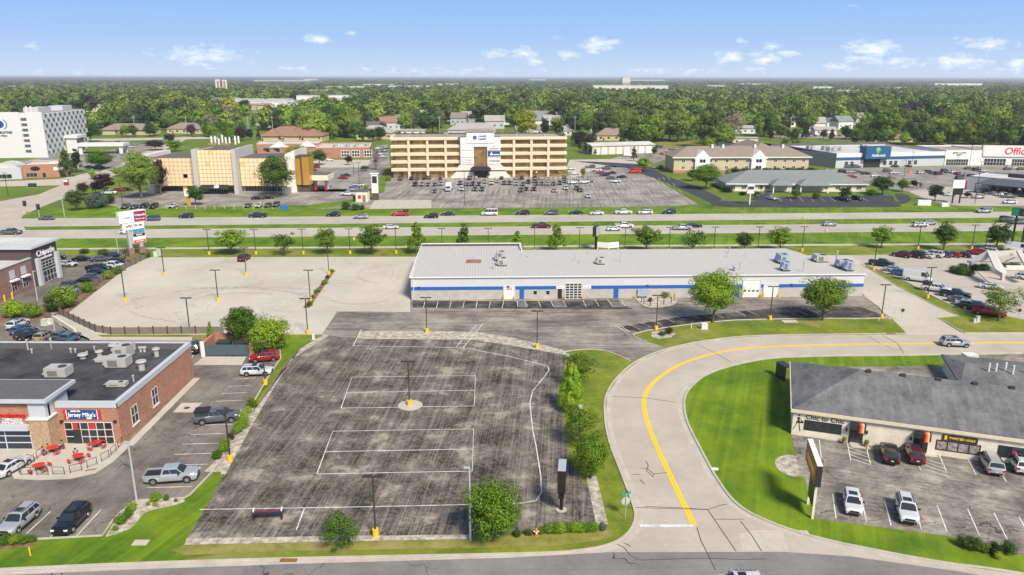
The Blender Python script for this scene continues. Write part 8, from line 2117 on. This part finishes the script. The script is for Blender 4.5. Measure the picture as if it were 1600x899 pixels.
# ---------------------------------------------------------------- woods
FR_ = [(-300, 183), (0, 183), (60, 182), (135, 190), (150, 203), (200, 205), (330, 206), (350, 204), (400, 198), (430, 212), (500, 222), (560, 218), (600, 214), (900, 216), (925, 215), (1000, 234), (1020, 225), (1030, 222.5), (1092, 222.5), (1100, 238), (1140, 236), (1150, 220), (1200, 226), (1210, 209), (1330, 211), (1345, 222), (1480, 230), (1600, 234), (1900, 238)]
CLPX = [[(388, 190), (402, 172), (450, 156), (620, 153), (600, 160), (540, 170), (462, 184), (420, 200), (402, 200)], [(320, 170), (340, 160), (400, 158), (420, 170)], [(560, 213), (580, 200), (610, 204), (612, 213)], [(690, 213), (700, 205), (790, 205), (810, 213)], [(1148, 213), (1180, 205), (1182, 213)]]
def inpoly(x, y, P):
    c = False
    for i in range(len(P)):
        (x1, y1), (x2, y2) = P[i], P[i-1]
        if (y1 > y) != (y2 > y) and x < (x2-x1)*(y-y1)/(y2-y1)+x1: c = not c
    return c
def front(x):
    for (a, b), (c, d) in zip(FR_[:-1], FR_[1:]):
        if a <= x <= c: return b+(d-b)*(x-a)/(c-a)
    return FR_[0][1] if x < 0 else FR_[-1][1]
from mathutils import noise as mnoise
rw = random.Random(21)
cand = []
Y = 400.0
def step(D): return 13.0 if D < 900 else 13.0+(D-900)*.0066
while Y < 9500:
    s = step(Y)
    X = -Y*.86
    while X < Y*.86:
        x, y = X+rw.uniform(-.45, .45)*s, Y+rw.uniform(-.45, .45)*s
        X += s
        px, py = proj(x, y)
        if px < -260 or px > 1860: continue
        if py > front(px): continue
        if Y < 2600 and any(inpoly(px, py, q) for q in CLPX): continue
        if any(abs(x-a) < r and -r*1.0 < y-b < r*.6 for a, b, r in CLEAR): continue
        n = mnoise.noise(Vector((x/110, y/150, 0)))
        if n < (-.22 if Y < 1400 else -.10) and Y > 560: continue
        cand.append((y, x, s, px, py))
    Y += s*1.0
cand.sort()
KINDS_ = [('round', 'fmid'), ('round', 'fbright'), ('round', 'fdark'), ('oval', 'fmid'), ('oval', 'fdark'), ('vase', 'fbright'), ('cone', 'fdark'), ('round', 'purple'), ('round', 'yellow'), ('vase', 'fmid'), ('sparse', 'tan'), ('cone', 'blue')]
WT = [20, 13, 14, 12, 10, 9, 6, 2, 1.6, 10, 1.0, 1.6]
AD = {'fmid': 'green', 'fbright': 'light green', 'fdark': 'dark green', 'purple': 'dark purple', 'yellow': 'yellow-green', 'tan': 'bare tan', 'blue': 'blue-green'}
near_w = [c for c in cand if 0 <= c[3] <= 1600][:185]
nset = set(id(c) for c in near_w)
def zone_of(px): return 'left of the office tower' if px < 700 else ('behind the office block' if px < 920 else ('above the inn and garage' if px < 1210 else 'behind the big stores'))
nk, pick = {}, {}
for c in near_w:
    k, mt = rw.choices(KINDS_, WT)[0]
    pick[id(c)] = (k, mt); nk.setdefault((k, mt, zone_of(c[3])), []).append(c)
for c in near_w:
    y, x, s, px, py = c
    k, mt = pick[id(c)]
    R = (4.6+8.2*rw.random()**1.3)*(.55 if k == 'cone' else 1); H = 8+R*1.3+rw.uniform(0, 3.5)
    if y < 500: H *= .75; R *= .85
    if k == 'cone': H *= .85
    zone = zone_of(px)
    key = (k, mt, zone); rank = sorted(q[3] for q in nk[key]).index(px)+1
    lab = f'{ordinal(rank)} {KW[k]} {AD[mt]} tree from left, woods {zone}' if len(nk[key]) > 1 else f'only {KW[k]} {AD[mt]} tree in the woods {zone}'
    tree(0, 0, 0, 0, 0, k, mt, lab, 'trees at the front of the woods', 2 if k != 'cone' else 1, world=Vector((x, y, 0)), dims=(R, H, H*.12), name='conical_tree' if k == 'cone' else 'leafy_tree')
# the rest of the woods reads as one mass
src = bpy.data.collections.new('woodland_kinds')
kinds = []
for k, mt in KINDS_:
    for v in range(2):
        o = bpy.data.objects.new('woodland_kind_%02d' % len(kinds), crown_var((k, mt, 1, v)))
        src.objects.link(o); kinds.append((k, mt))
kinds0 = len(kinds)
for k, mt in KINDS_:
    o = bpy.data.objects.new('woodland_kind_%02d' % len(kinds), crown_var((k, mt, 0, 0)))
    src.objects.link(o); kinds.append((k, mt))
vs, si, sc_, rt = [], [], [], []
for c in cand:
    if id(c) in nset: continue
    y, x, s, px, py = c
    q = rw.choices(range(len(KINDS_)), WT)[0]
    k = KINDS_[q][0]
    big = s/13.5
    R = (4.6+8.4*rw.random()**1.3)*(.55 if k == 'cone' else 1); H = 8+R*1.2+rw.uniform(0, 4); R *= 1+(big-1)*.5; H *= .8 if y > 1500 else 1
    if y < 520: H *= .7
    i = q*2+rw.randint(0, 1) if y < 1300 else kinds0+q
    vs.append((x, y, H*.52)); si.append(i); sc_.append((R*1.05, R*1.05, H*.50)); rt.append(rw.uniform(0, 6.28))
me = bpy.data.meshes.new('woodland'); me.from_pydata(vs, [], [])
a = me.attributes.new('idx', 'INT', 'POINT'); a.data.foreach_set('value', si)
a = me.attributes.new('scl', 'FLOAT_VECTOR', 'POINT'); a.data.foreach_set('vector', [t for q in sc_ for t in q])
a = me.attributes.new('rot', 'FLOAT_VECTOR', 'POINT'); a.data.foreach_set('vector', [t for q in rt for t in (0, 0, q)])
wood = bpy.data.objects.new('woodland', me); COL.objects.link(wood)
tag(wood, 'dense far woodland of mixed green trees running to the horizon', 'woodland', kind='stuff')
ng = bpy.data.node_groups.new('woodland', 'GeometryNodeTree')
ng.interface.new_socket('Geometry', in_out='INPUT', socket_type='NodeSocketGeometry'); ng.interface.new_socket('Geometry', in_out='OUTPUT', socket_type='NodeSocketGeometry')
gi, go = ng.nodes.new('NodeGroupInput'), ng.nodes.new('NodeGroupOutput')
ci = ng.nodes.new('GeometryNodeCollectionInfo'); ci.inputs['Collection'].default_value = src; ci.inputs['Separate Children'].default_value = True; ci.inputs['Reset Children'].default_value = True
ip = ng.nodes.new('GeometryNodeInstanceOnPoints'); ip.inputs['Pick Instance'].default_value = True
def natt(nm, ty):
    n = ng.nodes.new('GeometryNodeInputNamedAttribute'); n.data_type = ty; n.inputs[0].default_value = nm; return n.outputs[0]
ng.links.new(gi.outputs[0], ip.inputs['Points']); ng.links.new(ci.outputs[0], ip.inputs['Instance']); ng.links.new(natt('idx', 'INT'), ip.inputs['Instance Index'])
ng.links.new(natt('scl', 'FLOAT_VECTOR'), ip.inputs['Scale'])
e2 = ng.nodes.new('FunctionNodeEulerToRotation'); ng.links.new(natt('rot', 'FLOAT_VECTOR'), e2.inputs[0]); ng.links.new(e2.outputs[0], ip.inputs['Rotation'])
ng.links.new(ip.outputs[0], go.inputs[0])
md = wood.modifiers.new('woodland', 'NODES'); md.node_group = ng
print('woods', len(vs), 'cand', len(cand))
# low wooded ridges closing the horizon
m_ridge = ground_mat('wooded_ridge', (.012, .030, .012), (.045, .075, .025), sc=.004, contrast=1.0, speck=.8)
for D, hh, sd in ((9800, 16, 1), (13500, 24, 2), (19000, 40, 3)):
    mb = MB(); n = 420; r_ = random.Random(sd)
    P = []
    for i in range(n+1):
        x = (-.95+1.9*i/n)*D
        z = hh*(.72+.40*mnoise.noise(Vector((i*.035, sd*9, 0)))+.10*r_.random())
        P.append((x, z))
    vs_ = [(x, D, 0) for x, z in P]+[(x, D+60, z) for x, z in P]+[(x, D+D*.12, 0) for x, z in P]
    fs_ = [(i, i+1, n+1+i+1, n+1+i) for i in range(n)]+[(n+1+i, n+2+i, 2*n+3+i, 2*n+2+i) for i in range(n)]
    mb.add(vs_, fs_)
    o = mb.build('hills', m_ridge); o['kind'] = 'structure'
# ---------------------------------------------------------------- air
hz = MB(); hz.box(-30000, 30000, -150, 32000, -1, 52)
m = bpy.data.materials.new('haze_air'); m.use_nodes = True; t = m.node_tree; t.nodes.clear()
pv = nn(t, 'ShaderNodeVolumePrincipled', inp={'Density': .0001, 'Anisotropy': .2}); pv.inputs['Color'].default_value = (.93, .95, 1.0, 1)
ou = t.nodes.new('ShaderNodeOutputMaterial'); t.links.new(pv.outputs[0], ou.inputs['Volume'])
o = hz.build('haze', m); o['kind'] = 'stuff'
